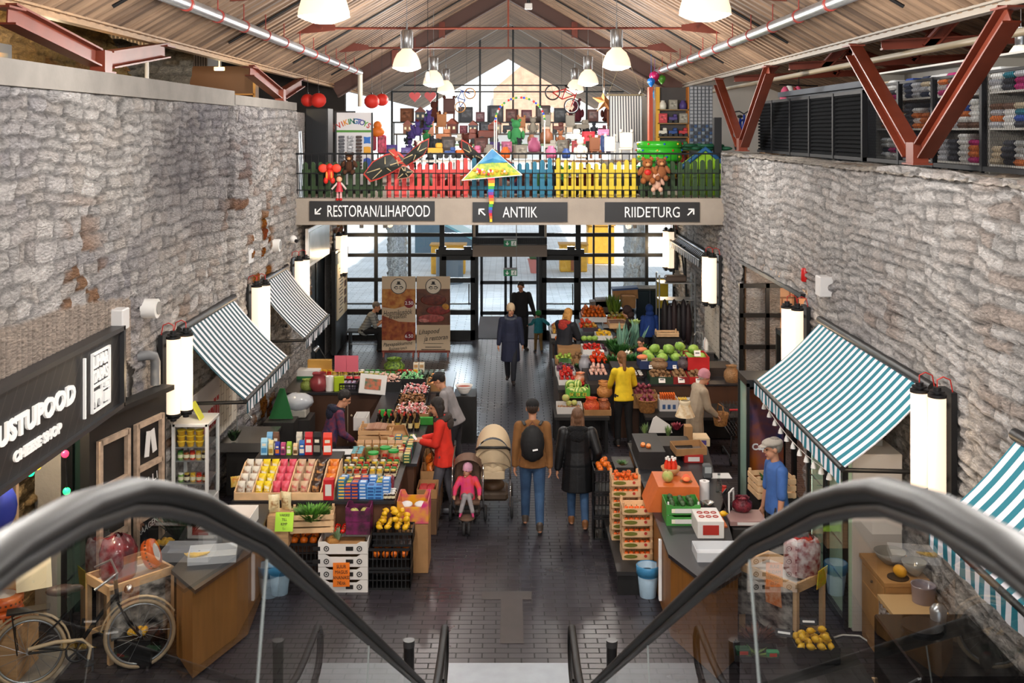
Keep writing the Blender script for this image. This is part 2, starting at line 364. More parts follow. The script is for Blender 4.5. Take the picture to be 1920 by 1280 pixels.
def brick_floor(name,c1,c2,mortar,bw,bh,rough,ms=.006,rot=0,bump=.5):
 m=mat(name,c1,rough);nt=m.node_tree;b=nt.nodes['Principled BSDF']
 tc=nt.nodes.new('ShaderNodeTexCoord');mp=nt.nodes.new('ShaderNodeMapping');mp.inputs['Rotation'].default_value=(0,0,rot);nt.links.new(tc.outputs['Object'],mp.inputs[0])
 br=nt.nodes.new('ShaderNodeTexBrick');nt.links.new(mp.outputs[0],br.inputs[0])
 br.inputs['Color1'].default_value=(*C(c1),1);br.inputs['Color2'].default_value=(*C(c2),1);br.inputs['Mortar'].default_value=(*C(mortar),1)
 br.inputs['Scale'].default_value=1;br.inputs['Mortar Size'].default_value=ms;br.inputs['Brick Width'].default_value=bw;br.inputs['Row Height'].default_value=bh;br.inputs['Mortar Smooth'].default_value=.2
 n=nt.nodes.new('ShaderNodeTexNoise');n.inputs['Scale'].default_value=.9;n.inputs['Detail'].default_value=6;nt.links.new(tc.outputs['Object'],n.inputs[0])
 rr=nt.nodes.new('ShaderNodeMapRange');rr.inputs[1].default_value=.3;rr.inputs[2].default_value=.7;rr.inputs[3].default_value=rough-.03;rr.inputs[4].default_value=rough+.04
 nt.links.new(n.outputs[0],rr.inputs[0]);ra=nt.nodes.new('ShaderNodeMath');ra.operation='MULTIPLY_ADD';ra.inputs[1].default_value=.35;nt.links.new(br.outputs[1],ra.inputs[0]);nt.links.new(rr.outputs[0],ra.inputs[2]);nt.links.new(ra.outputs[0],b.inputs['Roughness'])
 r2=nt.nodes.new('ShaderNodeMapRange');r2.inputs[1].default_value=.3;r2.inputs[2].default_value=.7;r2.inputs[3].default_value=.85;r2.inputs[4].default_value=1.15
 nt.links.new(n.outputs[0],r2.inputs[0]);mx=nt.nodes.new('ShaderNodeMix');mx.data_type='RGBA';mx.blend_type='MULTIPLY';mx.inputs[0].default_value=1
 nt.links.new(br.outputs[0],mx.inputs[6]);nt.links.new(r2.outputs[0],mx.inputs[7]);nt.links.new(mx.outputs[2],b.inputs['Base Color'])
 bp=nt.nodes.new('ShaderNodeBump');bp.inputs['Strength'].default_value=bump;bp.inputs['Distance'].default_value=.012;bp.invert=True
 nt.links.new(br.outputs[1],bp.inputs['Height']);nt.links.new(bp.outputs[0],b.inputs['Normal']);return m
FLM=brick_floor('paving_brick','#2b282e','#363239','#121114',.28,.11,.29,.009)
mb=MB().quad((-9,-7,0),(9,-7,0),(9,DF,0),(-9,DF,0));struct('floor',mb,FLM)
mb=MB().box((.04,12.2,.003),(.26,1.1,.004)).box((-.02,12.85,.0032),(.6,.22,.0042));tag(mb.obj('floor_patch',mat('worn_paving','#352d2b',.6,var=.1)),'faded brownish patch worn on the dark brick floor before the escalator','floor patch')
def corrug(x0,z0,x1,z1,y0,y1,per=.27,dep=.095):
 dx,dz=x1-x0,z1-z0;L=math.hypot(dx,dz);nx,nz=(dz/L,-dx/L)if dz*dx<0 else(-dz/L,dx/L)
 if nz>0:nx,nz=-nx,-nz
 pr=[];y=y0
 while y<y1:
  for a,h in((0,0),(.32,0),(.45,1),(.87,1)):pr.append((y+a*per,h*dep))
  y+=per
 vs=[]
 for x,z in((x0,z0),(x1,z1)):
  for yy,h in pr:vs.append((x+nx*h,yy,z+nz*h))
 n=len(pr);mb=MB();mb.add(vs,[(i,i+1,n+i+1,n+i)for i in range(n-1)]);
 return mb
ROOFM=mat('corrugated_sheet','#5d4a3c',.6,col2='#a5876c',vs=1.6,stretch=(.25,3.6,.25),bump=.15,bs=8)
YR0,YR1=-7.0,58.0
RZ,EZ,EX=9.6,6.86,4.75
HR=lambda x:EZ+(EX-abs(x))*.577-.15
mb=MB()
for sg in(-1,1):
 c=corrug(sg*EX,EZ,0,RZ,YR0,YR1);mb.add(c.v,c.f)
 c=corrug(sg*EX,EZ,sg*9.4,EZ+2.6,YR0,38)if sg<0 else corrug(5.1,8.5,9.5,6.85,YR0,38);mb.add(c.v,c.f)
for sg in(-1,1):
 mb.add([(sg*EX,YR0,EZ+.14),(sg*EX,39,EZ+.14),(0,39,RZ+.14),(0,YR0,RZ+.14)],[(0,1,2,3)])
 if sg<0:mb.add([(sg*EX,YR0,EZ+.14),(sg*EX,38,EZ+.14),(sg*9.4,38,EZ+2.74),(sg*9.4,YR0,EZ+2.74)],[(0,1,2,3)])
struct('ceiling',mb,ROOFM)
STEEL=mat('red_oxide_steel','#6d2f1e',.45,0,var=.12,vs=3,spec=.4)
def ibeam(mb,p0,p1,w=.2,h=.24,tf=.025,tw=.016,up=(1,0,0)):
 """I-section; the web's height runs along up x axis"""
 p0=Vector(p0);p1=Vector(p1);d=(p1-p0);L=d.length;d.normalize();u=Vector(up);u=(u-d*u.dot(d)).normalized();s=d.cross(u)
 R=Matrix((s,u,d)).transposed();c=(p0+p1)/2
 for sg in(-1,1):mb.box(c+u*sg*(h/2-tf/2),(w,tf,L),R=R)
 mb.box(c,(tw,h-2*tf,L),R=R)
for nm,sg in(('left',-1),('right',1)):
 mb=MB();ibeam(mb,(sg*4.66,YR0,EZ-.07),(sg*4.66,38,EZ-.07),.12,.1,up=(0,0,1))
 struct(f'beam_{nm}_eave',mb,[mat('eave_timber','#9a7a58',.6,var=.15)if sg<0 else mat('eave_grey','#8f8578',.5)])
def vstrut(sg,yb,ya,yc,zb,label):
 t=thing('v_strut',label,'steel strut',(sg*4.58,yb,zb),0)
 for y in(ya,yc):
  m=MB();ibeam(m,(0,(y-yb)*.08,.16),(0,y-yb,EZ-.19-zb),.17,.2,.02,.014,up=(0,1,0)if abs(EZ-zb)>abs(y-yb)else(0,0,1));m.obj('strut_leg',STEEL,t)
 m=MB().box((0,0,.01),(.22,.34,.02)).box((0,0,.13),(.17,.22,.24));m.obj('foot_plate',STEEL,t)
 m=MB()
 for y in(ya,yc):m.box((0,y-yb,EZ-.14-zb),(.2,.34,.02))
 m.obj('head_plate',STEEL,t)
vstrut(-1,12.0,9.75,14.2,6.25,'rust red steel V strut on the left wall cap, the nearer of two')
vstrut(-1,21.45,18.9,23.6,6.18,'rust red steel V strut on the left wall cap beside the toy shop')
vstrut(1,11.95,9.75,14.15,5.22,'tall rust red steel V strut on the right wall before the wire mesh fence')
vstrut(1,20.9,18.7,23.3,5.2,'tall rust red steel V strut on the right wall beside the blue bike')
for y,lb in((14.3,'nearest'),(19.05,'second'),(23.6,'third'),(28.2,'fourth')):
 t=thing('roof_truss',f'rust red roof {"tie rod with end plates" if y < 28 else "frame of deep brown rafters"}, {lb} along the hall roof','roof truss',(0,y,0))
 deep=.34 if y>28 else .1
 for sg in(-1,1)if y>28 else():
  m=MB();ibeam(m,(sg*4.6,0,EZ-.02-deep/2),(0,0,RZ-.12-deep/2),.2,deep+.1,.025,.014,up=(0,0,1));m.obj('rafter',mat('brown_steel','#4a2a1e',.5),t)
 zt=7.43 if y<28 else 8.1;xt=(RZ-zt-.3)/.577
 if y<28:
  m=MB().cyl((-xt,0,zt),(xt,0,zt),.022,n=8);m.obj('tie_rod',STEEL,t)
  for sg in(-1,1):
   m=MB();m.prism([(sg*(xt-.15),zt-.04),(sg*(xt+.34),zt-.09),(sg*(xt+.62),zt-.1),(sg*(xt+.3),zt+.13),(sg*(xt-.15),zt+.06)],-.02,.02);m.cyl((sg*(xt+.1),-.04,zt),(sg*(xt+.1),.04,zt),.03,n=8);m.obj('clevis_plate',STEEL,t)
 else:
  for sg in(-1,1):
   for q in(.35,.62):
    m=MB().box((sg*4.6*(1-q),-.05,EZ+(RZ-EZ)*q-.3),(.16,.08,.42),R=None);m.obj('stiffener',STEEL,t)
 m=MB().cyl((0,0,RZ-.15),(0,0,zt),.018,n=6);m.obj('hanger_rod',STEEL,t)
GALV=mat('galvanised','#b9bfc4',.32,.85,var=.08)
REDB=mat('red_clamp','#8e2a20',.5)
for sg in(-1,1):
 s_='left' if sg<0 else 'right'
 t=thing('sprinkler_pipe',f'galvanised pipe with red clamps under the {s_} roof slope','pipe',(0,0,0))
 MB().cyl((sg*3.68,-6,7.05),(sg*3.68,26.5,7.05),.075,n=14).obj('pipe',GALV,t)
 for k in range(14):
  y=8.2+k*1.33;MB().cyl((sg*3.68,y-.03,7.05),(sg*3.68,y+.03,7.05),.088,n=14).cyl((sg*3.68,y,7.13),(sg*3.68,y,7.36),.008,n=5).obj('clamp',REDB,t)
 if sg<0:MB().cyl((sg*3.68,26.5,7.05),(sg*3.68,26.5,6.2),.06,n=12).obj('drop_pipe',mat('cream_pipe','#d8cdbb',.5),t)
for k,y in enumerate((11.6,16.4,21.3,25.9)):
 for sg in(-1,1):
  m=MB().cyl((sg*4.3,y,EZ+.09),(sg*.3,y,RZ-.33),.022,n=6);tag(m.obj('conduit',BLACK),f'thin black conduit clipped to the {"left" if sg<0 else "right"} roof slope, {("nearest","second","third","farthest")[k]} from the escalator','conduit')
SLABM=mat('cast_concrete','#a89c8f',.8,var=.1,vs=1.6,bump=.1,bs=25)
mb=MB().box((0,(DS+38.8)/2,3.915),(2*WX,38.8-DS,.55));struct('slab_gallery',mb,SLABM)
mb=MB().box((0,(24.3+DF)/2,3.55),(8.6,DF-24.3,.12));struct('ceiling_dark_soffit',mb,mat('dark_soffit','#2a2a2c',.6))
for k in range(7):
 m=MB().box((0,24.9+k*.52,3.44),(6.4,.1,.07));tag(m.obj('ceiling_slat',mat('pale_slat','#9aa0a4',.5)),'pale ceiling slat under the gallery, in the row before the glass front','ceiling slat','ceiling slats under the gallery')
mb=MB().box((0,-3.0,4.06),(2*WX-.2,7.6,.28));struct('slab_landing',mb,CONC)
mb=MB().box((-6.9,8,5.2),(4.2,30,.3));struct('slab_left_gallery',mb,CONC)
mb=MB().box((7.2,15.5,3.98),(4.8,45,.3));struct('slab_right_gallery',mb,CONC)
U,V,hg,cl=stone_grid(3,17.2,5.35,9.4,.05,('#a5854f','#8b6d3f','#6f6250','#96673a'),41,relief=.09)
zt_l=lambda u:np.minimum(7.6+(vnoise(u,u*0,.4,8)-.5)*.2,7.6-np.clip(u-15.3,0,9)*.62)
stone_obj('wall_gallery_left',U,V,hg,cl,lambda u,v,h:np.stack([-6.1+h,u,v],-1),[],stone_mat('warm_rubble'),None,zt_l)['kind']='structure'
U,V,hg,cl=stone_grid(-6.6,-5.2,6.1,7.3,.04,('#cfc4b2','#b9ab94','#8d857a','#a98a60'),43,relief=.1)
stone_obj('wall_gallery_stub',U,V,hg,cl,lambda u,v,h:np.stack([u,17.3-h+(v-6)*.5,v],-1),[],SM,None,lambda u:7.1+(vnoise(u,u*0,.25,8)-.5)*.3)['kind']='structure'
mb=MB().box((-7.2,21,7.2),(.3,8,3.6));struct('wall_gallery_white',mb,brick_floor('white_brick','#b9aa96','#c9bba6','#6b6257',.3,.1,.8,.012,bump=.8))
tag(MB().cyl((-5.05,14.9,6.2),(-5.05,14.9,7.0),.03,n=8).obj('post',mat('white_post','#d9d2c6',.5)),'thin white post standing on the left wall cap before the stone ruin','post')
t=thing('dark_framed_picture','black framed picture on the ochre stone wall behind the left gallery','picture',(-5.97,11.75,5.9))
MB().box((.03,0,.36),(.06,1.9,.72)).obj('frame',BLACK,t);MB().box((.065,0,.36),(.01,1.66,.5)).obj('canvas',mat('amber_canvas','#7d5a22',.5,col2='#2b2a18',vs=1.5),t)
mb=MB().box((9.6,15,5.4),(.3,46,3.0));struct('wall_outer_right',mb,mat('brown_plaster','#8a7c6c',.9))
mb=MB().box((-9.6,15,5.9),(.3,46,2.0)).box((-9.6,15,9.2),(.3,46,1.0)).box((-9.6,15,7.6),(.3,46,1.5));struct('wall_outer_left',mb,mat('plaster','#d6d0c6',.9))
for k,(x,y,z)in enumerate(((-5.35,12.4,6.75),(-5.5,20.3,6.75))):  # lamps added to brighten the dim stone wall of the left gallery
 t=thing('gallery_lamp',f'small added warm fill lamp over the left gallery, {("nearer", "farther")[k]} one','fill lamp',(x,y,z));MB().cyl((0,0,0),(0,0,.06),.1,n=16).cyl((0,0,.06),(0,0,HR(x)-z if abs(x)<EX else .42),.012,n=6).obj('lamp_body',mat('warm_lamp','#ffdca0',.4,emit=2),t);l=bpy.data.lights.new('gallery_glow','POINT');l.energy=70;l.color=(1,.78,.5);l.shadow_soft_size=.1;lo=bpy.data.objects.new('gallery_glow',l);COL.objects.link(lo);lo.parent=t;lo.location=(0,0,-.12)
mb=MB().box((-9.2,10,2),(.2,40,4.3)).box((9.2,10,2),(.2,40,4.3));struct('wall_outer_lower',mb,mat('plaster','#d6d0c6',.9))
GLZ=glassy('window_glass',(.93,.96,.97))
FR=mat('window_steel','#16181a',.4,.3)
YG=38.8
mb=MB();
t=thing('window_1',None,None,(0,YG,0));t['kind']='structure'
zg=lambda x:RZ-.577*abs(x)-.06
MB().add([(-4.5,0,4.2),(4.5,0,4.2),(4.5,0,zg(4.5)),(0,0,zg(0)),(-4.5,0,zg(4.5))],[(0,1,2,3,4)]).obj('pane',GLZ,t)
mb=MB()
for px in(900,962,1013,735,1190,820,1100):
 x=(px-CX)*YG/F;mb.box((x,0,(4.2+zg(x))/2),(.07,.1,zg(x)-4.2))
for py in(160,172):z=H-(py-HY)*YG/F;mb.box((0,0,z),(8.4 if py==172 else 7.6,.08,.05))
mb.obj('mullion',FR,t)
mb=MB()
for sg in(-1,1):
 a=Vector((0,-.06,zg(0)));b=Vector((sg*4.5,-.06,zg(4.5)));d=b-a;x,y,dd=frame(d,(0,1,0));mb.box((a+b)/2,(.08,.1,d.length),R=Matrix((x,y,dd)).transposed())
mb.obj('window_frame',mat('pale_frame','#dfe3e2',.5),t)
t=thing('window_2',None,None,(0,DF,0));t['kind']='structure'
fx=lambda px:(px-CX)*DF/F
fz=lambda py:H-(py-HY)*DF/F
mb=MB()
for a,b in((648,829),(829,891),(1016,1084),(1084,1265)):mb.quad((fx(a),0,0.04),(fx(b),0,.04),(fx(b),0,3.5),(fx(a),0,3.5))
mb.quad((fx(891),0,2.3),(fx(1016),0,2.3),(fx(1016),0,3.5),(fx(891),0,3.5));mb.obj('pane',GLZ,t)
mb=MB()
for px,w in((648,.08),(705,.09),(768,.08),(829,.13),(891,.17),(1016,.17),(1084,.14),(1113,.05),(1143,.07),(1212,.09),(1265,.1)):
 mb.box((fx(px),0,1.75),(w,.12,3.5))
for z,h in((fz(440),.1),(fz(478),.09),(fz(524),.1),(fz(569),.035),(fz(584),.15),(.06,.12)):
 for a,b in((648,891),(1016,1265)):mb.box(((fx(a)+fx(b))/2,0,z),(fx(b)-fx(a),.11,h))
mb.box((fx(953),0,fz(440)),(fx(1016)-fx(891),.11,.1));mb.box((fx(953),0,2.3),(fx(1016)-fx(891),.12,.1))
mb.obj('window_frame',FR,t)
for n_,(a,b)in enumerate(((829,891),(1016,1084))):
 t=thing(f'door_{n_+1}',None,None,(fx(a),DF-.12,0));t['kind']='structure';w=fx(b)-fx(a)
 m=MB()
 for x in(.06,w-.06):m.box((x,0,1.12),(.12,.07,2.24))
 for z in(.13,.74,1.6,2.2):m.box((w/2,0,z),(w,.07,.13 if z>.2 else .26))
 m.box((w/2,-.02,2.36),(w+.3,.16,.14)).box((.02,-.05,2.46),(.2,.12,.1)).box((w-.2,-.05,2.46),(.2,.12,.1));m.obj('door_frame',FR,t);MB().quad((.1,.01,.2),(w-.1,.01,.2),(w-.1,.01,2.2),(.1,.01,2.2)).obj('pane',GLZ,t)
 MB().tube([(w-.16,-.06,.95),(w-.16,-.12,1.0),(w-.16,-.12,1.45),(w-.16,-.06,1.5)],.015,n=6).obj('door_handle',FR,t)
t=thing('door_3',None,None,(0,32.2,0));t['kind']='structure'
m=MB()
for px in(903,948,958,1008):m.box(((px-CX)*32.2/F,0,1.25),(.08,.06,2.5))
for z in(.1,1.02,2.45):m.box((0,0,z),(1.7,.06,.1))
m.obj('door_frame',FR,t);MB().quad((-.8,0,.1),(.85,0,.1),(.85,0,2.4),(-.8,0,2.4)).obj('pane',GLZ,t)
tag(MB().box((.0,30.4,.008),(1.7,3.4,.012)).obj('entrance_mat',mat('coir_mat','#2b2422',.95,bump=.3,bs=120)),'dark brown entrance mat between the open glass doors','mat')
STREET=brick_floor('street_paving','#b9c0c6','#c9ced2','#8f9498',.5,.2,.6,.01,bump=.3)
mb=MB().quad((-60,DF,-.002),(60,DF,-.002),(60,140,-.002),(-60,140,-.002));struct('ground_street',mb,STREET)
for nm,x,w,y in(('left',-2.05,2.2,33.6),('right',5.3,2.6,34)):
 U,V,hg,cl=stone_grid(0,5.5,0,3.6,.06,('#a9aaa8','#9c988f','#8b8f95','#9a8f80'),51+len(nm),relief=.07)
 stone_obj(f'wall_passage_{nm}',U,V,hg,cl,(lambda u,v,h,s=(-1 if nm=='left' else 1):np.stack([s*(-h)+(-3.3 if s<0 else 3.75),DF+.1+u,v],-1)),[],SM)['kind']='structure'
mb=MB().box((0,52,-1.0),(40,.2,.02));
PALEW=mat('white_render','#e2e2dd',.9)
mb=MB().box((-14,66,3.4),(18,1,6.8)).box((15,62,3.2),(16,1,6.4)).box((1.5,74,4.5),(14,1,9));struct('wall_street_houses',mb,PALEW)
mb=MB().prism([(-1.0,5.5),(4.5,5.5),(4.5,8.2),(1.6,10.6),(-1.0,8.4)],72,73);struct('wall_street_gable',mb,mat('salmon_brick','#c99a80',.9,var=.15,vs=3))
YEL=mat('yellow_ply','#d09a2e',.6,var=.1)
def planter(px0,px1,py1,h,dp,lb,door=None):
 a=P(px0,py1,0);b=P(px1,py1,0);t=thing('yellow_cabinet',lb,'street cabinet',((a.x+b.x)/2,a.y,0));w=b.x-a.x
 MB().box((0,dp/2,h/2),(w,dp,h),b=.03).obj('cabinet_body',YEL,t);MB().box((0,dp/2,h+.03),(w+.1,dp+.1,.06)).obj('cabinet_top',mat('yellow_top','#b98730',.6),t)
 if door:MB().box((w*.08,-.02,h*.45),(w*.36,.04,h*.8)).obj('cabinet_door',mat('rust_door','#8a4a28',.6),t)
planter(1050,1101,510,1.05,.8,'low yellow street cabinet with a rust brown door',True)
planter(1102,1152,495,1.6,.9,'taller yellow street cabinet behind the right door leaf')
planter(808,872,514,1.1,.8,'yellow street cabinet beyond the left door leaf')
a=P(868,474,0);t=thing('slanted_kiosk','pale blue slanted roof kiosk across the street','kiosk',(a.x-.9,a.y,0))
MB().prism([(-1.3,0),(1.9,0),(1.9,.25),(-1.3,2.0)],0,3).obj('kiosk_body',mat('kiosk_blue','#5d7482',.5),t);MB().prism([(-1.4,2.0),(2.1,.2),(2.1,.3),(-1.4,2.12)],-.1,3.1).obj('kiosk_roof',mat('kiosk_roof','#7fb9c4',.4),t)
a=P(843,530,0);t=thing('grey_bin','round grey litter drum outside the left door leaf','bin',(a.x,a.y,0));MB().lathe([(.5,0),(.5,1.15)],n=24).obj('drum',mat('drum_grey','#4d565e',.5),t);MB().lathe([(.53,1.15),(.53,1.22),(.4,1.22)],n=24).obj('rim',mat('drum_rim','#b9c2c4',.4),t)
a=P(1003,505,0);t=thing('plant_pot','small salmon plant pot hanging in the daylight right of the doorway','plant pot',(a.x,a.y-1,0));MB().lathe([(.2,0),(.3,.5),(.33,.55)],n=16).obj('pot',mat('salmon_pot','#c0746a',.6),t);MB().ball((0,0,.68),(.25,.25,.2),wob=.25).obj('plant',mat('leaf_dark','#41603a',.7),t)
for k,(x,y)in enumerate(((-1.6,31.2),(1.9,31.2),(-1.6,35.4),(1.9,35.4))):  # cool lamps added to lift the dark passage floor beyond the doors
 t=thing('passage_lamp',f'flat added fill lamp in the passage outside the doors, {("near left", "near right", "far left", "far right")[k]}','fill lamp',(x,y,3.56));MB().box((0,0,.035),(.6,.6,.07),b=.01).obj('lamp_panel',mat('panel_lamp','#eef4ff',.4,emit=2),t);l=bpy.data.lights.new('panel_glow','POINT');l.energy=230;l.color=(.82,.91,1);l.shadow_soft_size=.3;lo=bpy.data.objects.new('panel_glow',l);COL.objects.link(lo);lo.parent=t;lo.location=(0,0,-.35)
# lamps, awnings, signs
ALU=mat('brushed_aluminium','#b4b6b8',.3,.9)
OPAL=mat('opal_shade','#f3e3c9',.5,emit=.75)
TUBEM=mat('opal_tube','#f6dcc0',.6,emit=TUBE_E,spec=.1)
def pendant(x,y,z,lb,power=PENDANT_W):
 t=thing('pendant_lamp',lb,'pendant lamp',(x,y,z))
 MB().lathe([(.25,0),(.247,.05),(.22,.15),(.17,.25),(.1,.31),(.09,.33)],n=28,close=False).lathe([(.25,0),(.2,-.025),(.1,-.06),(0,-.07)],n=28).obj('lamp_shade',OPAL,t)
 m=MB().lathe([(.085,.33),(.1,.34),(.1,.64),(.085,.66)],n=20)
 for k in range(10):
  a=k*.628;m.box((.1*math.cos(a),.1*math.sin(a),.49),(.02,.008,.3),rz=a)
 m.obj('housing',ALU,t)
 MB().cyl((0,0,.66),(0,0,.78),.018,n=8).cyl((0,0,.78),(0,0,RZ-.58*abs(x)-z),.006,n=5).obj('suspension_cable',mat('steel_cable','#8c8e90',.4,.6),t)
 l=bpy.data.lights.new('lamp_glow','POINT');l.energy=power;l.color=(1,.965,.92);l.shadow_soft_size=.22
 lo=bpy.data.objects.new('lamp_glow',l);COL.objects.link(lo);lo.parent=t;lo.location=(0,0,-.3)
for k,y in enumerate((10.3,18.7,25.4,30.4)):
 w=('nearest','second','third','farthest')[k]
 pendant(-1.78,y,6.7,f'white bell pendant lamp in the left row, {w} from the escalator',PENDANT_W*(.45 if y>24 else 1))
 pendant(1.9,y,6.72,f'white bell pendant lamp in the right row, {w} from the escalator',PENDANT_W*(.45 if y>24 else 1))
for y in(-2.5,3.5):
 for x in(-1.78,1.9):pendant(x,y,6.7,f'white bell pendant lamp above the escalator landing, {"behind" if y < 0 else "before"} the top step, {"left" if x < 0 else "right"} one')
t=thing('loudspeaker','small white hanging loudspeaker beside the third pendant lamp','loudspeaker',D(802,152,22));MB().lathe([(.06,0),(.06,.12),(.04,.19),(.02,.2)],n=14).obj('speaker_body',mat('white_plastic','#e6e4e0',.4),t);MB().cyl((0,0,.2),(0,0,1.9),.006,n=5).obj('cable',BLACK,t)
t=thing('projector','small black and white projector hanging from the roof ridge','projector',D(991,12,17));MB().box((0,0,0),(.12,.16,.09),b=.01).obj('projector_body',mat('white_plastic','#e6e4e0',.4),t);MB().cyl((0,0,.04),(0,0,1.2),.03,n=8).obj('bracket',BLACK,t)
REDW=mat('red_cable','#c2281e',.5)
def tube_lamp(sg,y,lb,z0=2.0,z1=2.95,light=True):
 t=thing('tube_wall_lamp',lb,'wall lamp',(sg*(WX-.28),y,0))
 for k in(-1,1):
  x=-sg*.05*k;yy=.1*k
  MB().cyl((x,yy,z0),(x,yy,z1),.085,n=20).obj('tube',TUBEM,t)
  m=MB()
  for z,s in((z1,1),(z0,-1)):
   m.cyl((x,yy,z),(x,yy,z+s*.03),.092,n=18).cyl((x,yy,z+s*.03),(x,yy,z+s*.1),.04,n=12).cyl((x,yy,z+s*.05),(x,yy,z+s*.065),.075,n=14)
  m.obj('end_cap',BLACK,t)
  MB().tube([(x,yy,z1+.1),(x,yy,z1+.17),(x+sg*.06,yy,z1+.2),(x+sg*.13,yy,z1+.17),(x+sg*.16,yy,z1+.02)],.007,n=5).obj('cable',REDW,t)
 if light:
  l=bpy.data.lights.new('tube_glow','POINT');l.energy=34 if y>24 else 14;l.color=(1,.74,.45);l.shadow_soft_size=.1;lo=bpy.data.objects.new('tube_glow',l);COL.objects.link(lo);lo.parent=t;lo.location=(-sg*.28,0,(z0+z1)/2)
 MB().box((sg*.2,0,(z0+z1)/2),(.06,.3,z1-z0+.1)).box((sg*.12,0,z0+.1),(.2,.05,.05)).box((sg*.12,0,z1-.1),(.2,.05,.05)).obj('back_plate',BLACK,t)
for y,lb in((13.7,'double white tube lamp on the left wall above the chalkboards'),(18.2,'double white tube lamp on the left wall between the two awnings'),(21.85,'double white tube lamp on the left wall just before the toy gallery'),(27.0,'double white tube lamp on the left wall under the gallery')):tube_lamp(-1,y,lb)
for y,lb in((10.72,'double white tube lamp on the right wall between the two large awnings'),(15.85,'double white tube lamp on the right wall above the shop doorway'),(22.4,'double white tube lamp on the right wall at the gallery corner'),(28.1,'double white tube lamp on the right wall under the gallery')):tube_lamp(1,y,lb)
tube_lamp(-1,8.2,'double white tube lamp on the left wall beside the shop sign');tube_lamp(1,5.2,'double white tube lamp on the right wall nearest the escalator')
def awning(sg,y0,y1,zt,proj,drop,c1,c2,lb,val=.17,arm=True):
 yc=(y0+y1)/2;L=y1-y0;t=thing('striped_awning',lb,'awning',(sg*(WX-.06),yc,zt));c=stripes('awning_'+c1.strip('#'),c1,c2,.177,1,.5)
 q=lambda u,v:(-sg*proj*v,(u-.5)*L,-drop*v-.05*math.sin(math.pi*v))
 m=MB().grid(q,24,8);m.grid(lambda u,v:tuple(np.array(q(u,v))-np.array((0,0,.012))),24,8);m.obj('canvas',c,t)
 m=MB().grid(lambda u,v:(-sg*(proj+.012+.01*math.sin(u*60)*v),(u-.5)*L,-drop-val*v),96,2);m.obj('valance',c,t)
 MB().cyl((-sg*(proj-.01),-L/2,-drop+.0),(-sg*(proj-.01),L/2,-drop+.0),.03,n=10).obj('front_bar',BLACK,t)
 MB().cyl((0,-L/2-.05,.02),(0,L/2+.05,.02),.055,n=12).obj('roller',DARK,t)
 if arm:
  for e in(-1,1):
   m=MB().tube([(0,e*(L/2-.03),-drop-.12),(-sg*proj*.15,e*(L/2-.03),-drop-.04),(-sg*proj,e*(L/2-.03),-drop-.02)],.025,n=8)
   m.box((-sg*.01,e*(L/2-.03),-drop-.1),(.04,.09,.35));m.obj('arm',BLACK,t)
TEAL,TEALD='#0f7486','#1f4a56'
awning(-1,14.4,17.2,2.89,.9,.94,TEALD,'#e9eaf0','teal and white striped awning on the left wall beside the menu fridge')
awning(-1,18.8,21.3,2.87,.86,.95,'#15303c','#e9eaf0','dark teal and white striped awning on the left wall near the gallery')
awning(1,11.2,15.15,2.89,.94,.84,TEAL,'#eceaf2','wide teal and white striped awning over the right shop fridges')
awning(1,5.0,9.3,2.92,.76,.76,TEAL,'#eceaf2','teal and white striped awning nearest on the right wall')
awning(1,23.6,28.2,2.85,.2,.12,'#15303c','#d9d6cc','narrow rolled striped awning on the right wall under the gallery',.16,False)
t=thing('awning_support','thin black forked awning support on the ochre wall under the gallery','support',(WX-.12,26.2,0));MB().tube([(-.05,0,2.75),(-.02,0,1.9),(.0,0,1.5)],.03,n=6).tube([(-.06,.5,2.75),(-.02,.1,1.9)],.02,n=6).box((.02,0,1.5),(.05,.1,.2)).obj('support_arm',BLACK,t)
SIGNB=mat('sign_black','#222224',.35,var=.1,vs=.8)
WHITE=mat('sign_white','#f1f0ee',.5,emit=.12)
def flat_sign(name,px0,px1,py0,py1,d,parts,lb):
 a=D(px0,py0,d);b=D(px1,py1,d);w=b.x-a.x;h=a.z-b.z;t=thing(name,lb,'sign',((a.x+b.x)/2,d,(a.z+b.z)/2))
 MB().box((0,.02,0),(w,.04,h)).obj('sign_board',SIGNB,t)
 m=MB();parts(m,w,h);m.obj('lettering',WHITE,t);return t
def arrow(m,x,z,s,ang):
 for a,l,ox in((ang,s*1.3,0),):pass
 c,sn=math.cos(ang),math.sin(ang);tip=Vector((x+c*s*.5,-.004,z+sn*s*.5));tail=Vector((x-c*s*.5,-.004,z-sn*s*.5))
 def bar(p,q,w=.028):
  dd=(q-p);a=math.atan2(dd.z,dd.x);m.box((p+q)/2,(dd.length+w*.6,.008,w),R=Matrix.Rotation(-a,3,'Y'))
 bar(tail,tip)
 for k in(-1,1):
  aa=ang+k*2.36;bar(tip,tip+Vector((math.cos(aa)*s*.6,0,math.sin(aa)*s*.6)))
XZ=lambda x,z:place((x,-.006,z),(1,0,0),(0,0,1))
yS=DS-.03
flat_sign('direction_sign',580,815,377,414,yS,lambda m,w,h:(m.text('RESTORAN/LIHAPOOD',.32,XZ(.14,-.0),fit=(2.13,.24)),arrow(m,-1.12,0,.16,math.radians(225))),'black concrete-front sign reading RESTORAN/LIHAPOOD with an arrow')
flat_sign('direction_sign',886,1064,379,416,yS,lambda m,w,h:(m.text('ANTIIK',.32,XZ(-.0,0),fit=(.72,.22)),arrow(m,-.79,0,.17,math.radians(135))),'black sign reading ANTIIK with an arrow on the gallery front')
flat_sign('direction_sign',1134,1312,379,416,yS,lambda m,w,h:(m.text('RIIDETURG',.32,XZ(-.0,0),fit=(1.14,.22)),arrow(m,.8,0,.17,math.radians(45))),'black sign reading RIIDETURG with an arrow on the gallery front')
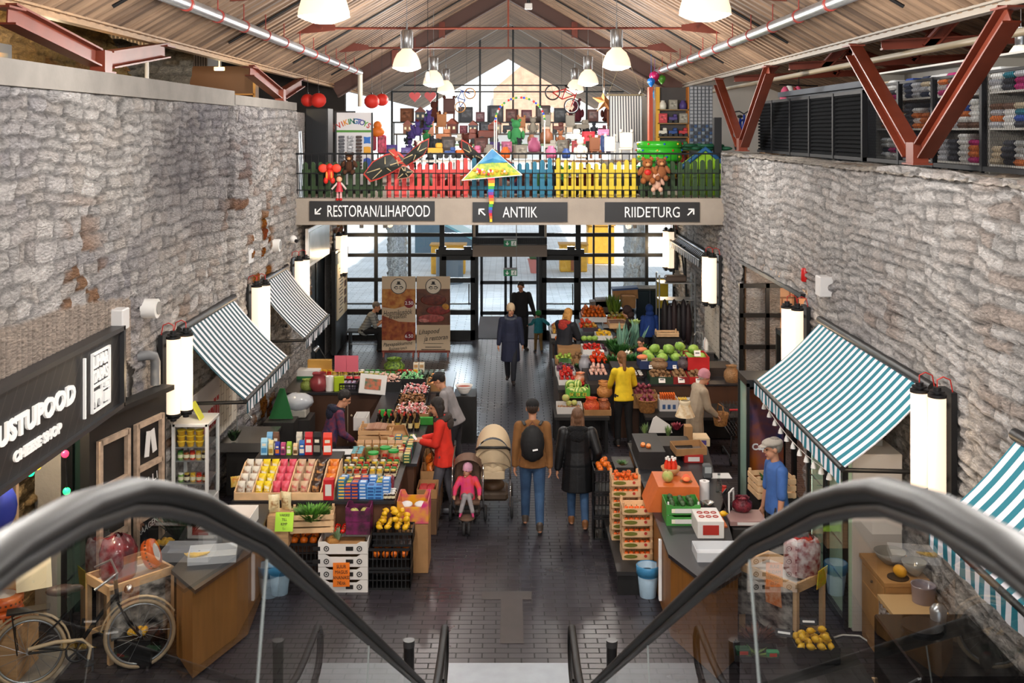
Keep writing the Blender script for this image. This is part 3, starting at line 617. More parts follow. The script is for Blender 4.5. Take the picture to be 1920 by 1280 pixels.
t=thing('shop_sign','long black slatted shop sign with raised white lettering on the left wall','sign',(-WX+.16,10.2,2.96))
MB().box((-.08,0,0),(.14,3.5,.82)).obj('sign_board',stripes('slat_black','#171719','#3a3533',.16,1,.93,.5),t)
nt=_M['slat_black'].node_tree
for n in nt.nodes:
 if n.type=='SEPXYZ':
  mp=nt.nodes.new('ShaderNodeMapping');mp.inputs['Rotation'].default_value=(math.radians(38),0,0);tcn=[k for k in nt.nodes if k.type=='TEX_COORD'][0]
  nt.links.new(tcn.outputs['Object'],mp.inputs[0]);nt.links.new(mp.outputs[0],n.inputs[0])
MB().box((-.06,0,.43),(.2,3.56,.05)).box((-.06,0,-.43),(.2,3.56,.05)).box((-.06,1.77,0),(.2,.05,.9)).obj('sign_frame',mat('sign_edge','#2a2a2c',.4),t)
YZ=lambda y,z:place((-.006,y,z),(0,1,0),(0,0,1))
m=MB().text('JUUSTUPOOD',.285,YZ(-.5,.0),ext=.02,off=.012,fit=(1.95,.25)).text('CHEESE SHOP',.15,YZ(-.34,-.235),ext=.015,off=.008,fit=(1.0,.1));m.obj('lettering',WHITE,t)
m=MB().box((0,.72,0),(.03,.03,.62));m.obj('divider',WHITE,t)
m=MB();
for yy,zz,ww,hh in((1.16,.3,.5,.025),(1.16,-.3,.5,.025),(.92,0,.025,.62),(1.4,0,.025,.62),(1.16,-.04,.48,.02),(1.18,-.17,.02,.24),(1.3,-.12,.2,.015)):m.box((0,yy,zz),(.03,ww,hh))
m.text('LIHA&',.17,YZ(1.16,.2),ext=.012,off=.006,sx=.85).text('TAPAS',.17,YZ(1.16,.05),ext=.012,off=.006,sx=.85)
m.prism([(.96,-.1),(1.13,-.1),(1.15,-.16),(1.12,-.27),(1.08,-.18),(1.02,-.18),(1.0,-.27),(.96,-.2)],-.01,.02,'x').prism([(1.23,-.16),(1.37,-.16),(1.37,-.26),(1.23,-.26)],-.01,.02,'x').prism([(1.25,-.06),(1.35,-.06),(1.35,-.1),(1.25,-.1)],-.01,.02,'x');m.obj('emblem',WHITE,t)
WP=mat('white_plastic','#e6e4e0',.4)
def wallbox(px,py,sg,sy,sz,sx,lb,nm='junction_box',m_=None,cat='box'):
 p=W(px,py,sg*(WX-.03));t=MB().box((0,0,0),(sx,sy,sz),b=.012).obj(nm,m_ or mat('box_white','#cfcdcc',.5));t.location=(p.x-sg*sx/2+sg*.05,p.y,p.z);return tag(t,lb,cat)
wallbox(212,598,-1,.22,.24,.2,'white junction box on the left wall above the shop sign');wallbox(466,478,-1,.34,.28,.1,'white box on the left wall above the far awning')
wallbox(1553,536,1,.24,.28,.2,'white box on the right wall beside the red fire alarm');
p=W(1512,515,WX-.02);t=MB().lathe([(.05,-.1),(.06,-.08),(.06,.08),(.05,.1)],n=14).obj('fire_alarm',mat('alarm_red','#c01818',.35));t.location=(WX-.04,p.y,p.z);tag(t,'small red fire alarm on the right wall','fire alarm')
for px,py,lb in((265,578,'round white vent cap on the left wall above the tube lamp'),(505,460,'round white vent cap on the left wall above the second awning')):
 p=W(px,py,-WX);t=thing('wall_vent',lb,'vent',(-WX+.02,p.y,p.z));MB().cyl((0,0,0),(.18,0,0),.12,n=20).obj('cap',WP,t);MB().cyl((.181,.03,0),(.19,.03,0),.08,n=16).obj('opening',mat('grey_hole','#8d8a86',.6),t)
p=W(533,452,-WX);t=thing('security_camera','white security camera on the left wall near the gallery corner','camera',(-WX+.02,p.y,p.z));MB().cyl((0,0,0),(.12,0,.02),.025,n=8).ball((.16,0,.04),.08).obj('housing',WP,t);MB().cyl((.2,-.03,.02),(.25,-.05,0),.035,n=10).obj('lens',BLACK,t)
t=thing('vent_pipe','grey elbow pipe running down the left wall beside the tube lamp','pipe',(-WX+.08,13.15,0));MB().tube([(-.1,-.18,2.85),(.02,-.12,2.86),(.06,-.04,2.83),(.07,0,2.75),(.07,0,2.47)],.06,n=12).obj('pipe',mat('grey_pipe','#6f7072',.5),t)
t=thing('hanging_screen','white framed grey screen hanging high under the gallery on the left','screen',(-4.28,24.0,3.1));MB().box((0,0,0),(.07,2.7,.84),b=.01).obj('frame',WP,t);MB().box((.04,0,0),(.01,2.5,.68)).obj('panel',mat('screen_grey','#a4a8a2',.25,var=.1,vs=1.5),t);MB().box((-.1,-.9,.2),(.2,.05,.05)).box((-.1,.9,.2),(.2,.05,.05)).obj('bracket',BLACK,t)
t=thing('menu_board','tall cream menu board with small pictures beside the seated man','menu board',(-4.25,27.2,.05));MB().box((-.05,0,1.3),(.1,1.9,2.55)).obj('stand',BLACK,t);MB().box((.01,0,1.55),(.02,1.6,1.4)).obj('menu_panel',mat('cream_panel','#d8c7a6',.6),t)
MB().box((.02,0,2.38),(.04,1.7,.26)).obj('striped_header',stripes('hdr','#44525c','#c8c9c4',.16,1,.5),t)
m=MB()
for k in range(5):m.box((.025,.45,2.05-k*.22),(.012,.3,.15))
m.obj('food_picture',mat('food_dark','#5a3f30',.5,var=.5,vs=12),t);m=MB()
for k in range(14):m.box((.023,-.3+.1*(k%3),2.1-k*.085),(.006,.45+.1*(k%2),.02))
m.obj('menu_lines',BLACK,t)
t=thing('dark_side_door','dark glazed double door in the left wall behind the menu board','door',(-4.62,25.3,0));MB().box((0,0,1.3),(.1,2.6,2.6)).obj('door_leaf',mat('door_night','#1b1f24',.3),t);MB().box((.06,0,1.3),(.03,.06,2.6)).box((.06,0,2.55),(.03,2.6,.1)).obj('door_frame',FR,t)
a=D(887,440,27.9);b=D(1025,480,27.9);t=thing('air_curtain','brown grey air curtain box hanging over the entrance doors','air curtain',((a.x+b.x)/2,27.9,0));w=b.x-a.x
MB().box((0,0,b.z+.16),(w,.5,.3)).obj('casing',mat('taupe_metal','#8f8176',.5),t);m=MB().box((0,-.02,b.z+.42),(w,.42,.16));
for k in range(40):m.box((-w/2+.03+k*w/40,-.25,b.z+.42),(.012,.05,.16))
m.obj('grille',DARK,t);MB().box((-w/2+.03,0,b.z+.6),(.06,.06,.6)).box((w/2-.03,0,b.z+.6),(.06,.06,.6)).obj('hanger',mat('cream_pipe','#d8cdbb',.5),t)
GRN=mat('exit_green','#0d6b43',.4,emit=.25)
def exit_sign(px,py,d,lb):
 p=D(px,py,d);t=thing('exit_sign',lb,'exit sign',(p.x,d,p.z));MB().box((0,0,0),(.34,.05,.16)).obj('sign_box',GRN,t)
 m=MB().box((-.08,-.03,.01),(.022,.006,.08)).prism([(-.13,0),(-.03,0),(-.08,-.055)],-.034,-.028).prism([(.02,-.06),(.15,-.06),(.15,.06),(.02,.06)],-.03,-.027);m.obj('arrow',WHITE,t)
 m=MB().ball((.1,-.034,.035),.013).tube([(.1,-.034,.02),(.085,-.034,-.01),(.1,-.034,-.03),(.09,-.034,-.055)],.007,n=5).tube([(.085,-.034,-.01),(.065,-.034,-.03),(.05,-.034,-.03)],.006,n=5).tube([(.1,-.034,.015),(.06,-.034,.005)],.006,n=5);m.obj('running_figure',GRN,t)
 MB().box((0,0,.1),(.34,.09,.04)).cyl((.15,0,.1),(.15,0,1.9 if d<27 else .5),.008,n=5).obj('hanger',mat('steel_cable','#8c8e90',.4,.6),t)
exit_sign(957,511,26.6,'green exit sign with a running figure hanging before the entrance, lower one');exit_sign(957,456,27.4,'green exit sign with a running figure on the air curtain, upper one')
for px,py in((678,430),(722,430),(1190,428)):
 p=D(px,py,24.9);t=MB().cyl((0,0,0),(0,0,.16),.05,n=12).obj('spotlight',WP);t.location=(p.x,24.9,3.33);tag(t,'small white ceiling spotlight under the gallery edge','spotlight','spotlights under the gallery edge')
t=thing('steel_lintel','black steel lintel with bolt heads over the right shop doorway','lintel',(WX,18.28,3.12));MB().box((.1,0,-.02),(.36,4.3,.06)).box((.32,0,.26),(.06,4.3,.5)).obj('lintel_beam',mat('blued_steel','#24292c',.35,.5,var=.15),t)
TILE=brick_floor('peach_tile','#d9a882','#e2b491','#9a7156',.3,.3,.4,.02);TILE.node_tree.nodes['Mapping'].inputs['Rotation'].default_value=(0,math.radians(90),0)
mb=MB().quad((6.2,16.0,0),(6.2,21.4,0),(6.2,21.4,3.2),(6.2,16.0,3.2));struct('wall_shop_room',mb,TILE)
mb=MB().box((5.4,16.1,1.6),(1.8,.1,3.2)).box((5.4,18.3,3.2),(1.8,4.4,.1));struct('wall_shop_reveal',mb,mat('room_plaster','#c9a98a',.8))
t=thing('glazed_shop_door','black framed glazed door standing open in the right wall doorway','door',(WX+.42,20.25,0))
m=MB()
for x in(0,-.5,.55):m.box((x,0,1.35),(.07,.07,2.7))
for z in(.1,1.5,2.1,2.66):m.box((.02,0,z),(1.1,.07,.08))
m.obj('door_frame',FR,t);MB().quad((-.5,0,.1),(.55,0,.1),(.55,0,2.6),(-.5,0,2.6)).obj('pane',GLZ,t)
t=thing('glazed_shop_door','black framed glazed door leaf nearer in the right wall doorway','door',(WX-.12,17.3,0))
m=MB()
for y in(0,-.95):m.box((0,y,1.2),(.07,.07,2.4))
for z in(.1,1.3,2.36):m.box((0,-.47,z),(.07,.95,.08))
m.obj('door_frame',FR,t);MB().quad((0,0,.1),(0,-.95,.1),(0,-.95,2.3),(0,0,2.3)).obj('pane',GLZ,t)
tag(MB().quad((0,0,0),(0,1.6,0),(0,1.6,1.15),(0,0,1.15)).box((.01,.8,.57),(.01,1.6,1.15)).obj('white_wall_tiles',brick_floor('white_tile','#d8d0c2','#ddd6c9','#a89f92',.3,.15,.3,.01),loc=(WX-.1,22.3,.85)),'patch of white wall tiles behind the sink on the right wall','tiles')
_M['white_tile'].node_tree.nodes['Mapping'].inputs['Rotation'].default_value=(0,math.radians(90),0)
mb=MB().box((5.45,20.5,1.6),(1.8,.1,3.2));struct('wall_shop_room_end',mb,brick_floor('peach_tile_end','#d9a882','#e2b491','#9a7156',.3,.3,.4,.02));_M['peach_tile_end'].node_tree.nodes['Mapping'].inputs['Rotation'].default_value=(math.radians(90),0,0)
l=bpy.data.lights.new('shop_room_lamp','POINT');l.energy=60;l.color=(1,.8,.6);l.shadow_soft_size=.2;lo=bpy.data.objects.new('shop_room_lamp',l);COL.objects.link(lo);lo.location=(5.4,18.6,2.8)
# gallery: railing, picket fences, kites, toy shop
def DZ(py,d):return H-(py-HY)*d/F
def DX(px,d):return(px-CX)*d/F
RAILM=mat('rail_black','#121316',.6,0,spec=.25)
yr=DS+.08
t=thing('gallery_railing','black steel railing along the edge of the toy gallery','railing',(0,yr,4.19))
L=8.85
MB().box((0,0,.93),(L,.04,.035)).obj('top_rail',RAILM,t)
for z in(.52,.17):MB().box((0,0,z),(L,.02,.02)).obj('cross_bar',RAILM,t)
bm_=MB().cyl((0,0,0),(0,0,.93),.008,n=6).mesh('baluster',RAILM)
for k in range(62):link('baluster',bm_,t,(-L/2+.02+k*(L-.04)/61,0,0))
GREEN,RED,BLUE,YELLOW='#2f4a24','#e04a45','#1f7391','#e3c62d'
def picket_fence(px0,px1,col,lb,wave):
 d=DS+.3;x0,x1=DX(px0,d),DX(px1,d);n=int((x1-x0)/.155);m_=mat('fence_'+col.strip('#'),col,.55,var=.1,vs=5)
 t=thing('picket_fence',lb,'fence',((x0+x1)/2,d,4.19));w=x1-x0
 for z in(.2,.55):MB().box((0,.03,z),(w,.03,.09),b=.008).obj('rail',m_,t)
 for k in range(n):
  x=-w/2+(k+.5)*w/n;h=.72+.12*wave(k/(n-1));m=MB().prism([(-.048,.01),(.048,.01),(.048,h-.04),(.02,h),(-.02,h),(-.048,h-.04)],-.012,.012);m.obj('picket',m_,t,(x,0,0))
sag=lambda u:(2*u-1)**2
picket_fence(566,720,GREEN,'dark green picket fence behind the gallery railing, beside the left wall',lambda u:u*.2+.2)
picket_fence(722,880,RED,'coral red picket fence behind the gallery railing',sag)
picket_fence(882,1038,BLUE,'blue picket fence behind the gallery railing',sag)
picket_fence(1040,1196,YELLOW,'yellow picket fence behind the gallery railing',sag)
picket_fence(1198,1352,GREEN,'dark green picket fence behind the gallery railing, beside the right wall',lambda u:.3+.5*abs(2*u-1))
TB=mat('teddy_fur','#9a5a2c',.95,bump=.6,bs=60);MUZ=mat('teddy_muzzle','#c9935f',.9);EYE=mat('eye_black','#0c0c0d',.2)
def plush(px,py,d,s,lb,fur,bib=None,nm='teddy_bear',cat='soft toy',ears='round'):
 p=D(px,py,d);t=thing(nm,lb,cat,p);S=s
 m=MB().ball((0,0,-.17*S),(.13*S,.1*S,.16*S)).ball((0,-.01,.07*S),(.115*S,.1*S,.105*S));m.obj('body',fur,t)
 for k in(-1,1):
  MB().ball((k*.15*S,-.04*S,-.1*S),(.055*S,.06*S,.11*S),R=Matrix.Rotation(k*-.5,3,'Y')).obj('arm',fur,t)
  MB().ball((k*.1*S,-.09*S,-.31*S),(.065*S,.11*S,.075*S)).obj('leg',fur,t)
  if ears=='round':MB().ball((k*.09*S,0,.165*S),(.045*S,.025*S,.045*S)).obj('ear',fur,t)
  elif ears=='long':MB().ball((k*.07*S,0,.2*S),(.03*S,.02*S,.1*S)).obj('ear',fur,t)
  MB().ball((k*.04*S,-.095*S,.09*S),.014*S,6,4).obj('eye',EYE,t)
 MB().ball((0,-.1*S,.04*S),(.05*S,.04*S,.04*S)).obj('muzzle',MUZ,t)
 if bib:MB().ball((0,-.07*S,-.13*S),(.08*S,.05*S,.07*S)).obj('bib',plain(bib),t)
yf=DS-.02
plush(1214,312,yf,.95,'brown teddy bear with a red heart hanging on the gallery railing',TB,'#c8241c')
plush(1240,310,yf,.85,'plain brown teddy bear hanging on the railing right of the heart bear',mat('teddy_fur_mid','#8d5530',.95,bump=.6,bs=60))
plush(1231,334,yf,.75,'pinkish cream soft rabbit hanging below the two teddy bears',mat('rabbit_fur','#d7ab93',.95,bump=.5,bs=60),None,'soft_rabbit',ears='long')
plush(655,300,DS+.2,.8,'dark brown soft monkey hanging behind the green fence',mat('monkey_fur','#4c2c19',.95),None,'soft_monkey')
t=thing('winged_soft_toy','red and orange winged soft toy hanging on the green fence','soft toy',D(618,320,yf));RB=plain('#d8281c');m=MB().ball((0,0,-.08),(.09,.07,.12)).ball((0,0,.08),(.07,.06,.07));m.obj('body',RB,t)
for k in(-1,1):
 MB().ball((k*.14,.02,.05),(.1,.03,.09)).obj('wing',plain('#e8442e'),t);MB().ball((k*.07,-.05,-.2),(.05,.06,.07)).obj('leg',RB,t);MB().ball((k*.05,-.07,-.1),(.025,.02,.09)).obj('ribbon',plain('#ef8a34'),t)
t=thing('rag_doll','rag doll in red and white with red shoes hanging on the green fence','doll',D(636,352,yf));SK=mat('doll_skin','#e8b48f',.7)
MB().ball((0,0,.18),(.06,.055,.065)).obj('head',SK,t);MB().ball((0,.015,.2),(.065,.055,.06)).obj('hair',plain('#5a3018'),t);MB().lathe([(.04,.12),(.06,.0),(.085,-.08)],n=12).obj('dress',plain('#c93040'),t)
for k in(-1,1):
 MB().tube([(k*.04,0,.1),(k*.1,-.02,.03),(k*.15,-.03,-.03)],.022,n=6).obj('arm',plain('#d9c6c0'),t);MB().cyl((k*.035,0,-.07),(k*.035,0,-.22),.025,n=8).obj('leg',stripes('doll_sock','#e6dcd8','#d3707a',.03,2),t);MB().ball((k*.035,-.02,-.24),(.035,.05,.03)).obj('shoe',plain('#c01418'),t)
def kite_sheet(m,pts,d,mi,belly=.06,off=0.0):
 q=[D(a,b,d)for a,b in pts];c=sum(q,Vector())/len(q);m.add([c+Vector((0,off-belly,0))]+[v+Vector((0,off,0))for v in q],[(0,1+i,1+(i+1)%len(q))for i in range(len(q))],mi)
 m.add([c+Vector((0,off-belly+.006,0))]+[v+Vector((0,off+.006,0))for v in q],[(0,1+(i+1)%len(q),1+i)for i in range(len(q))],mi)
KD,KR,KO,KG=plain('#1c1f1a'),plain('#b8352a'),plain('#d98a74'),plain('#4a5a2c')
def bird_kite(mapf,d,lb):
 t=thing('bird_kite',lb,'kite',(0,0,0))
 W1=[(684,325),(700,304),(722,292),(745,287),(760,300),(752,312),(735,322),(712,333),(696,338)];W2=[(752,300),(772,282),(790,268),(803,262),(802,276),(794,290),(775,302),(762,310)];TL=[(745,335),(752,312),(760,312),(775,322),(766,332)];HD=[(728,282),(740,279),(748,292),(757,306),(748,312),(738,298)]
 sets=[('wing',W1,KD,KR),('wing',W2,KD,KR),('tail',TL,KD,KO),('kite_body',HD,KR,KG)]
 for nm,pts,a,b in sets:
  m=MB();P2=[mapf(*p)for p in pts];cx=sum(p[0]for p in P2)/len(P2);cy=sum(p[1]for p in P2)/len(P2)
  kite_sheet(m,[(cx+(x-cx)*1.08,cy+(y-cy)*1.14)for x,y in P2],d,1,.05,.0);kite_sheet(m,P2,d,0,.05,-.012)
  for k in range(len(P2)):
   if k%2==0 or nm=='tail':
    q=P2[k];m.tube([D(cx*.75+q[0]*.25,cy*.75+q[1]*.25,d)+Vector((0,-.062,0)),D(cx*.1+q[0]*.9,cy*.1+q[1]*.9,d)+Vector((0,-.03,0))],[.014,.006],n=5,mi=2)
  m.obj(nm,[a,b,plain('#c8b48a')],t)
bird_kite(lambda x,y:(x,y),DS-.12,'large dark and red eagle kite spread over the railing before the red fence')
bird_kite(lambda x,y:(1*(866+(803-x)*.9),y+2),DS+.45,'second eagle kite half hidden behind the picture kite')
t=thing('delta_kite','triangular kite printed with a colourful meadow hanging before the blue fence','kite',(0,0,0));d=DS-.1
PK=mat('meadow_print','#4c9a3c',.5,col2='#e8d23a',vs=9);PK2=mat('meadow_sky','#2f7fb4',.5,col2='#59a5c9',vs=6)
m=MB();kite_sheet(m,[(923,279),(866,338),(979,328)],d,0,.05);kite_sheet(m,[(923,279),(896,307),(952,304)],d,1,.03,-.03);m.obj('sail',[PK,PK2],t)
m=MB()
for a,b in(((923,279),(866,338)),((923,279),(979,328)),((866,338),(979,328))):m.cyl(D(*a,d),D(*b,d),.012,n=6)
m.obj('spar',plain('#e9e9df'),t)
m=MB();rd=random.Random(4)
for k in range(26):
 u=rd.uniform(.2,.8);v=rd.uniform(.1,.7);m.ball(D(866+(979-866)*u,318+14*v-abs(u-.5)*12,d)+Vector((0,-.05,0)),(.03,.012,.03),8,5,rd.randrange(4))
m.obj('printed_flowers',[plain('#d8302a'),plain('#e06aa8'),plain('#f0a030'),plain('#f4f0e0')],t)
m=MB();cols=['#d42a3a','#e8792a','#f0d030','#3aa04a','#2a6fc0','#7a3a9a']
for k in range(15):
 py=332+k*5.6;w=6.5-k*.3;m.box(D(921-(k>8)*1+.6*math.sin(k),py+2.8,d),(w*.0222,.01,.06),mi=k%6)
m.obj('tail',[plain(c)for c in cols],t)
rs=random.Random(12)
NAMES={'#5a2a20':'dark red','#3a2a22':'dark brown','#7a4a2e':'brown','#2c3038':'charcoal','#a06a40':'tan','#b7323a':'red','#4a3a7a':'violet','#2a4a8a':'blue','#2f7a44':'green','#d8a030':'amber','#c86a90':'pink','#8a8478':'grey','#d9d4c8':'cream','#5c1f2c':'maroon','#d8641e':'orange'}
def k_box(c,w=.32,h=.36,dd=.25):
 return Kind('toy_box','toy box',[('box',MB().box((0,0,h/2),(w,dd,h),b=.01,mi=0).box((0,-dd/2-.002,h*.55),(w*.7,.006,h*.5),mi=1).mesh('toy_box',[plain(c),mat('window_'+c.strip('#'),tuple(min(1,x*1.9+.04)for x in C(c)),.4,col2=tuple(x*.5 for x in C(c)),vs=9)]))])
def k_chair(c):
 m=MB().box((0,0,.24),(.34,.3,.05),b=.01).box((0,.13,.46),(.34,.04,.4),b=.02)
 for x in(-.14,.14):
  for y in(-.12,.12):m.box((x,y,.11),(.04,.04,.22))
  m.ball((x,.13,.69),.05,8,6)
 return Kind('doll_chair','doll chair',[('c',m.mesh('doll_chair',plain(c)))])
def k_figure(c):
 m=MB().lathe([(.09,0),(.13,.1),(.11,.28),(.06,.36)],n=12).ball((0,0,.44),(.1,.09,.1))
 for k in(-1,1):m.ball((k*.08,0,.53),.04,8,5).ball((k*.15,-.03,.2),(.045,.06,.1)).ball((k*.08,-.1,.05),(.06,.09,.05))
 return Kind('soft_animal','soft toy',[('f',m.mesh('soft_animal',mat('plush_'+c.strip('#'),c,.9,bump=.4,bs=60)))])
def k_cart(c):
 m=MB().box((0,0,.2),(.4,.24,.16),b=.02).box((.1,0,.34),(.18,.22,.14),b=.03)
 for x in(-.13,.13):
  for y in(-.13,.13):m.cyl((x,y-.02,.08),(x,y+.02,.08),.08,n=12,mi=1)
 return Kind('toy_truck','toy truck',[('t',m.mesh('toy_truck',[plain(c),BLACK]))])
def k_house(c):
 m=MB().box((0,0,.17),(.36,.26,.34)).prism([(-.22,.34),(.22,.34),(0,.54)],-.16,.16,mi=1)
 for x in(-.09,.09):m.box((x,-.132,.2),(.08,.01,.1),mi=2)
 return Kind('doll_house','doll house',[('h',m.mesh('doll_house',[plain(c),plain('#7a3a28'),plain('#e8dcb8')]))])
def k_jar(c):
 m=MB().lathe([(.0,0),(.13,.01),(.15,.12),(.13,.24),(.08,.28),(.09,.33),(.0,.34)],n=14);return Kind('toy_drum','toy drum',[('d',m.mesh('toy_drum',plain(c)))])
mk={}
def toy(fn,c):
 if(fn,c)not in mk:mk[fn,c]=fn(c)
 return mk[fn,c]
def shelf(px0,px1,py,d,dp,lb,m_=None,th=.05):
 x0,x1=DX(px0,d),DX(px1,d);z=DZ(py,d);t=thing('toy_shelf',lb,'shelf',((x0+x1)/2,d,4.19));w=x1-x0
 MB().box((0,0,z-4.19-th/2),(w,dp,th)).obj('shelf_board',m_ or BLACK,t)
 n=max(2,int(w/2)+1)
 for k in range(n):
  MB().box((-w/2+.04+k*(w-.08)/(n-1),dp/2-.04,(z-4.19-th)/2),(.04,.04,z-4.19-th)).obj('leg',m_ or BLACK,t)
 return z
def fill_shelf(px0,px1,py,d,fns,cols,where,gap=(.0,.05),hs=(.7,1.5),clear=()):
 z=DZ(py,d);x=DX(px0,d)+.25
 while x<DX(px1,d)-.2:
  fn=rs.choice(fns);c=rs.choice(cols);k=toy(fn,c);s=rs.uniform(*hs);x+=.2*s
  if not any(DX(a,d)<x<DX(b,d)for a,b in clear):
   kn=k.name.replace('_',' ');k.put((x,d+rs.uniform(-.04,.04),z),f'{NAMES[c]} {kn} on {where}',f'{NAMES[c]} {kn}s on {where}'[:60],rs.uniform(-.3,.3),s)
  x+=.2*s+rs.uniform(*gap)
DKS=['#5a2a20','#3a2a22','#7a4a2e','#2c3038','#5c1f2c','#a06a40','#8a8478']
BRS=['#b7323a','#4a3a7a','#2a4a8a','#2f7a44','#d8a030','#c86a90','#d9d4c8','#d8641e','#8a8478']
shelf(735,1190,228,35.0,.5,'long black upper shelf before the gable window');fill_shelf(735,1190,228,35,[k_box,k_chair,k_house,k_box,k_figure,k_box],DKS,'the long black shelf before the gable window')
shelf(775,1190,270,31.5,.6,'lower display table in the middle of the toy shop',plain('#5f7a52'));fill_shelf(775,930,270,31.5,[k_box,k_cart,k_chair,k_house],['#5a2a20','#7a4a2e','#5c1f2c','#b7323a','#8a8478'],'the lower display table, left half');fill_shelf(935,1190,270,31.5,[k_figure,k_cart,k_box,k_jar],BRS+DKS[:3],'the lower display table, right half')
shelf(700,1000,300,27.5,.7,'low white counter behind the red and blue fences',plain('#c9c7c0'));fill_shelf(700,1000,297,27.5,[k_figure,k_jar,k_cart,k_box],BRS,'the low white counter',hs=(.7,1.1))
shelf(1000,1200,300,26.5,.7,'low wooden counter behind the yellow fence',plain('#7a5a3a'));fill_shelf(1000,1200,297,26.5,[k_figure,k_box,k_jar,k_chair],BRS+['#7a4a2e'],'the low wooden counter',hs=(.7,1.0))
for r in range(2):fill_shelf(745,1190,368,23.3+r*.8,[k_box,k_figure,k_jar,k_cart],BRS+DKS,f'the gallery floor behind the fences, {"front" if r == 0 else "back"} row',hs=(.9,1.6))
shelf(740,1195,250,33.0,.5,'middle display board before the gable window',plain('#4a4038'));fill_shelf(740,1195,250,33,[k_box,k_cart,k_figure,k_house,k_chair],DKS+['#b7323a','#d9d4c8','#2a4a8a'],'the middle display board before the gable window',hs=(.6,1.1))
shelf(745,1195,285,29.3,.6,'long brown counter in the middle of the toy shop',plain('#6a5a4a'));fill_shelf(745,1195,285,29.3,[k_box,k_figure,k_jar,k_cart,k_box],BRS+DKS,'the long brown counter of the toy shop',hs=(.7,1.3),clear=((775,800),))
t=thing('toy_stand','slim black stand hung with soft animals left of the middle','stand',(DX(788,29),29,4.19));MB().cyl((0,0,0),(0,0,1.75),.025,n=8).lathe([(.3,0),(.28,.04),(0,.05)],n=16).obj('pole',BLACK,t)
for k in range(16):
 c=rs.choice(['#3a2a22','#8a8478','#4a3a7a','#2f7a44','#d9d4c8','#7a4a2e','#5c1f2c','#2c3038']);a=rs.uniform(0,6.28);toy(k_figure,c).put((DX(788,29)+.32*math.cos(a),29-.05+.2*math.sin(a),4.6+(k/16)*1.25),f'{NAMES[c]} soft animal hanging on the slim black toy stand',f'{NAMES[c]} soft animals on the stand',rs.uniform(-1,1),rs.uniform(.55,.8))
x=DX(596,24);t=thing('black_cabinet','tall black cabinet at the left end of the toy gallery','cabinet',(x,24.2,4.19));zt=DZ(203,24)-4.19;MB().box((0,0,zt/2),(.5,.7,zt),b=.01).obj('cabinet_body',mat('cabinet_black','#0f1012',.5),t);MB().box((-.252,0,zt/2),(.01,.6,zt-.1)).box((0,-.355,zt/2),(.44,.01,zt-.1)).obj('door',mat('cabinet_door_black','#16181b',.3),t)
dd=24.0;a=D(631,211,dd);b=D(697,312,dd);t=thing('toy_display_sign','white display board with rainbow lettering and blister racks beside the black cabinet','display',((a.x+b.x)/2,dd,4.19));w=b.x-a.x;h=a.z-4.19
MB().box((0,0,h/2-.02),(w+.06,.04,h+.04)).obj('back_board',mat('board_dark','#26282c',.5),t);MB().box((0,-.025,h/2+.1),(w-.02,.02,h-.2)).obj('panel',mat('panel_white','#d9d8da',.5),t);MB().box((0,-.04,h-.42),(w-.02,.01,.05)).obj('green_band',plain('#4a8a2c'),t)
m=MB();cl=['#b8281c','#c8501c','#d88a1c','#3a7a2c','#1f7a5a','#1f6aa0','#2a4aa0','#3a3a8a','#5a9a2a']
for k,ch in enumerate('VIKINGTOYS'):
 u=(k-4.5)/4.5;ang=-u*.55;m.text(ch,.17,place((u*.33,-.04,h-.2-.1*u*u),(math.cos(ang),0,math.sin(ang)),(-math.sin(ang),0,math.cos(ang))),mi=k%9,off=.004,sx=.9)
m.obj('lettering',[plain(c)for c in cl],t)
for kx,c in((-.27,'#5a5c62'),(-.07,'#b9bcc0'),(.12,'#4a3a34')):
 m=MB()
 for k in range(11):m.box((kx,-.07,h-.55-k*.075),(.13,.08,.06),b=.012)
 m.obj('blister_column',mat('blister_'+c.strip('#'),c,.3,var=.5,vs=20),t)
for z,c,q in((h-.62,'#1f6ac0',0),(h-.85,'#e0a020',1),(h-1.12,'#2a4aa0',2)):m=MB().prism([(.3+.11*math.cos(i*.785)*(1 if i%2 else .6+.1*q),z+.11*math.sin(i*.785)*(1 if i%2 else .6+.2*q))for i in range(8)],-.05,-.04);m.obj('printed_shape',plain(c),t)
def lantern(px,py,d,r,lb,c='#c8281c'):
 t=thing('paper_lantern',lb,'lantern',D(px,py,d));m=MB();rr=random.Random(3)
 pr=[(r*math.sin(math.pi*i/12)*(1+.04*(i%2)),-r*.95*math.cos(math.pi*i/12))for i in range(13)];m.lathe(pr,n=16,close=False);m.obj('paper_globe',mat('lantern_'+c.strip('#'),c,.6),t);MB().cyl((0,0,r*.9),(0,0,r*1.15),.02,n=8).cyl((0,0,r),(0,0,HR(DX(px,d))-DZ(py,d)),.004,n=4).obj('hanger',BLACK,t)
for px,py,d,r,s in((577,188,23.6,.15,'leftmost, by the left strut'),(597,188,23.4,.17,'second from the left strut'),(697,190,24.2,.17,'left one above the display board'),(716,187,24.5,.15,'right one above the display board')):lantern(px,py,d,r,f'round red paper lantern, {s}')
def heart(px,py,d,s,lb):
 t=MB().prism([(s*16*math.sin(a)**3/16,s*(13*math.cos(a)-5*math.cos(2*a)-2*math.cos(3*a)-math.cos(4*a))/16)for a in[i*6.283/28 for i in range(28)]],-.05,.05).cyl((0,0,s*.5),(0,0,HR(DX(px,d))-DZ(py,d)),.004,n=4).obj('paper_heart',mat('heart_red','#a01c1c',.5));t.location=D(px,py,d);tag(t,lb,'heart decoration')
heart(778,181,28,.15,'dark red paper heart hanging left of the steel window post');heart(807,181,28.6,.16,'bright red paper heart hanging right of the steel window post')
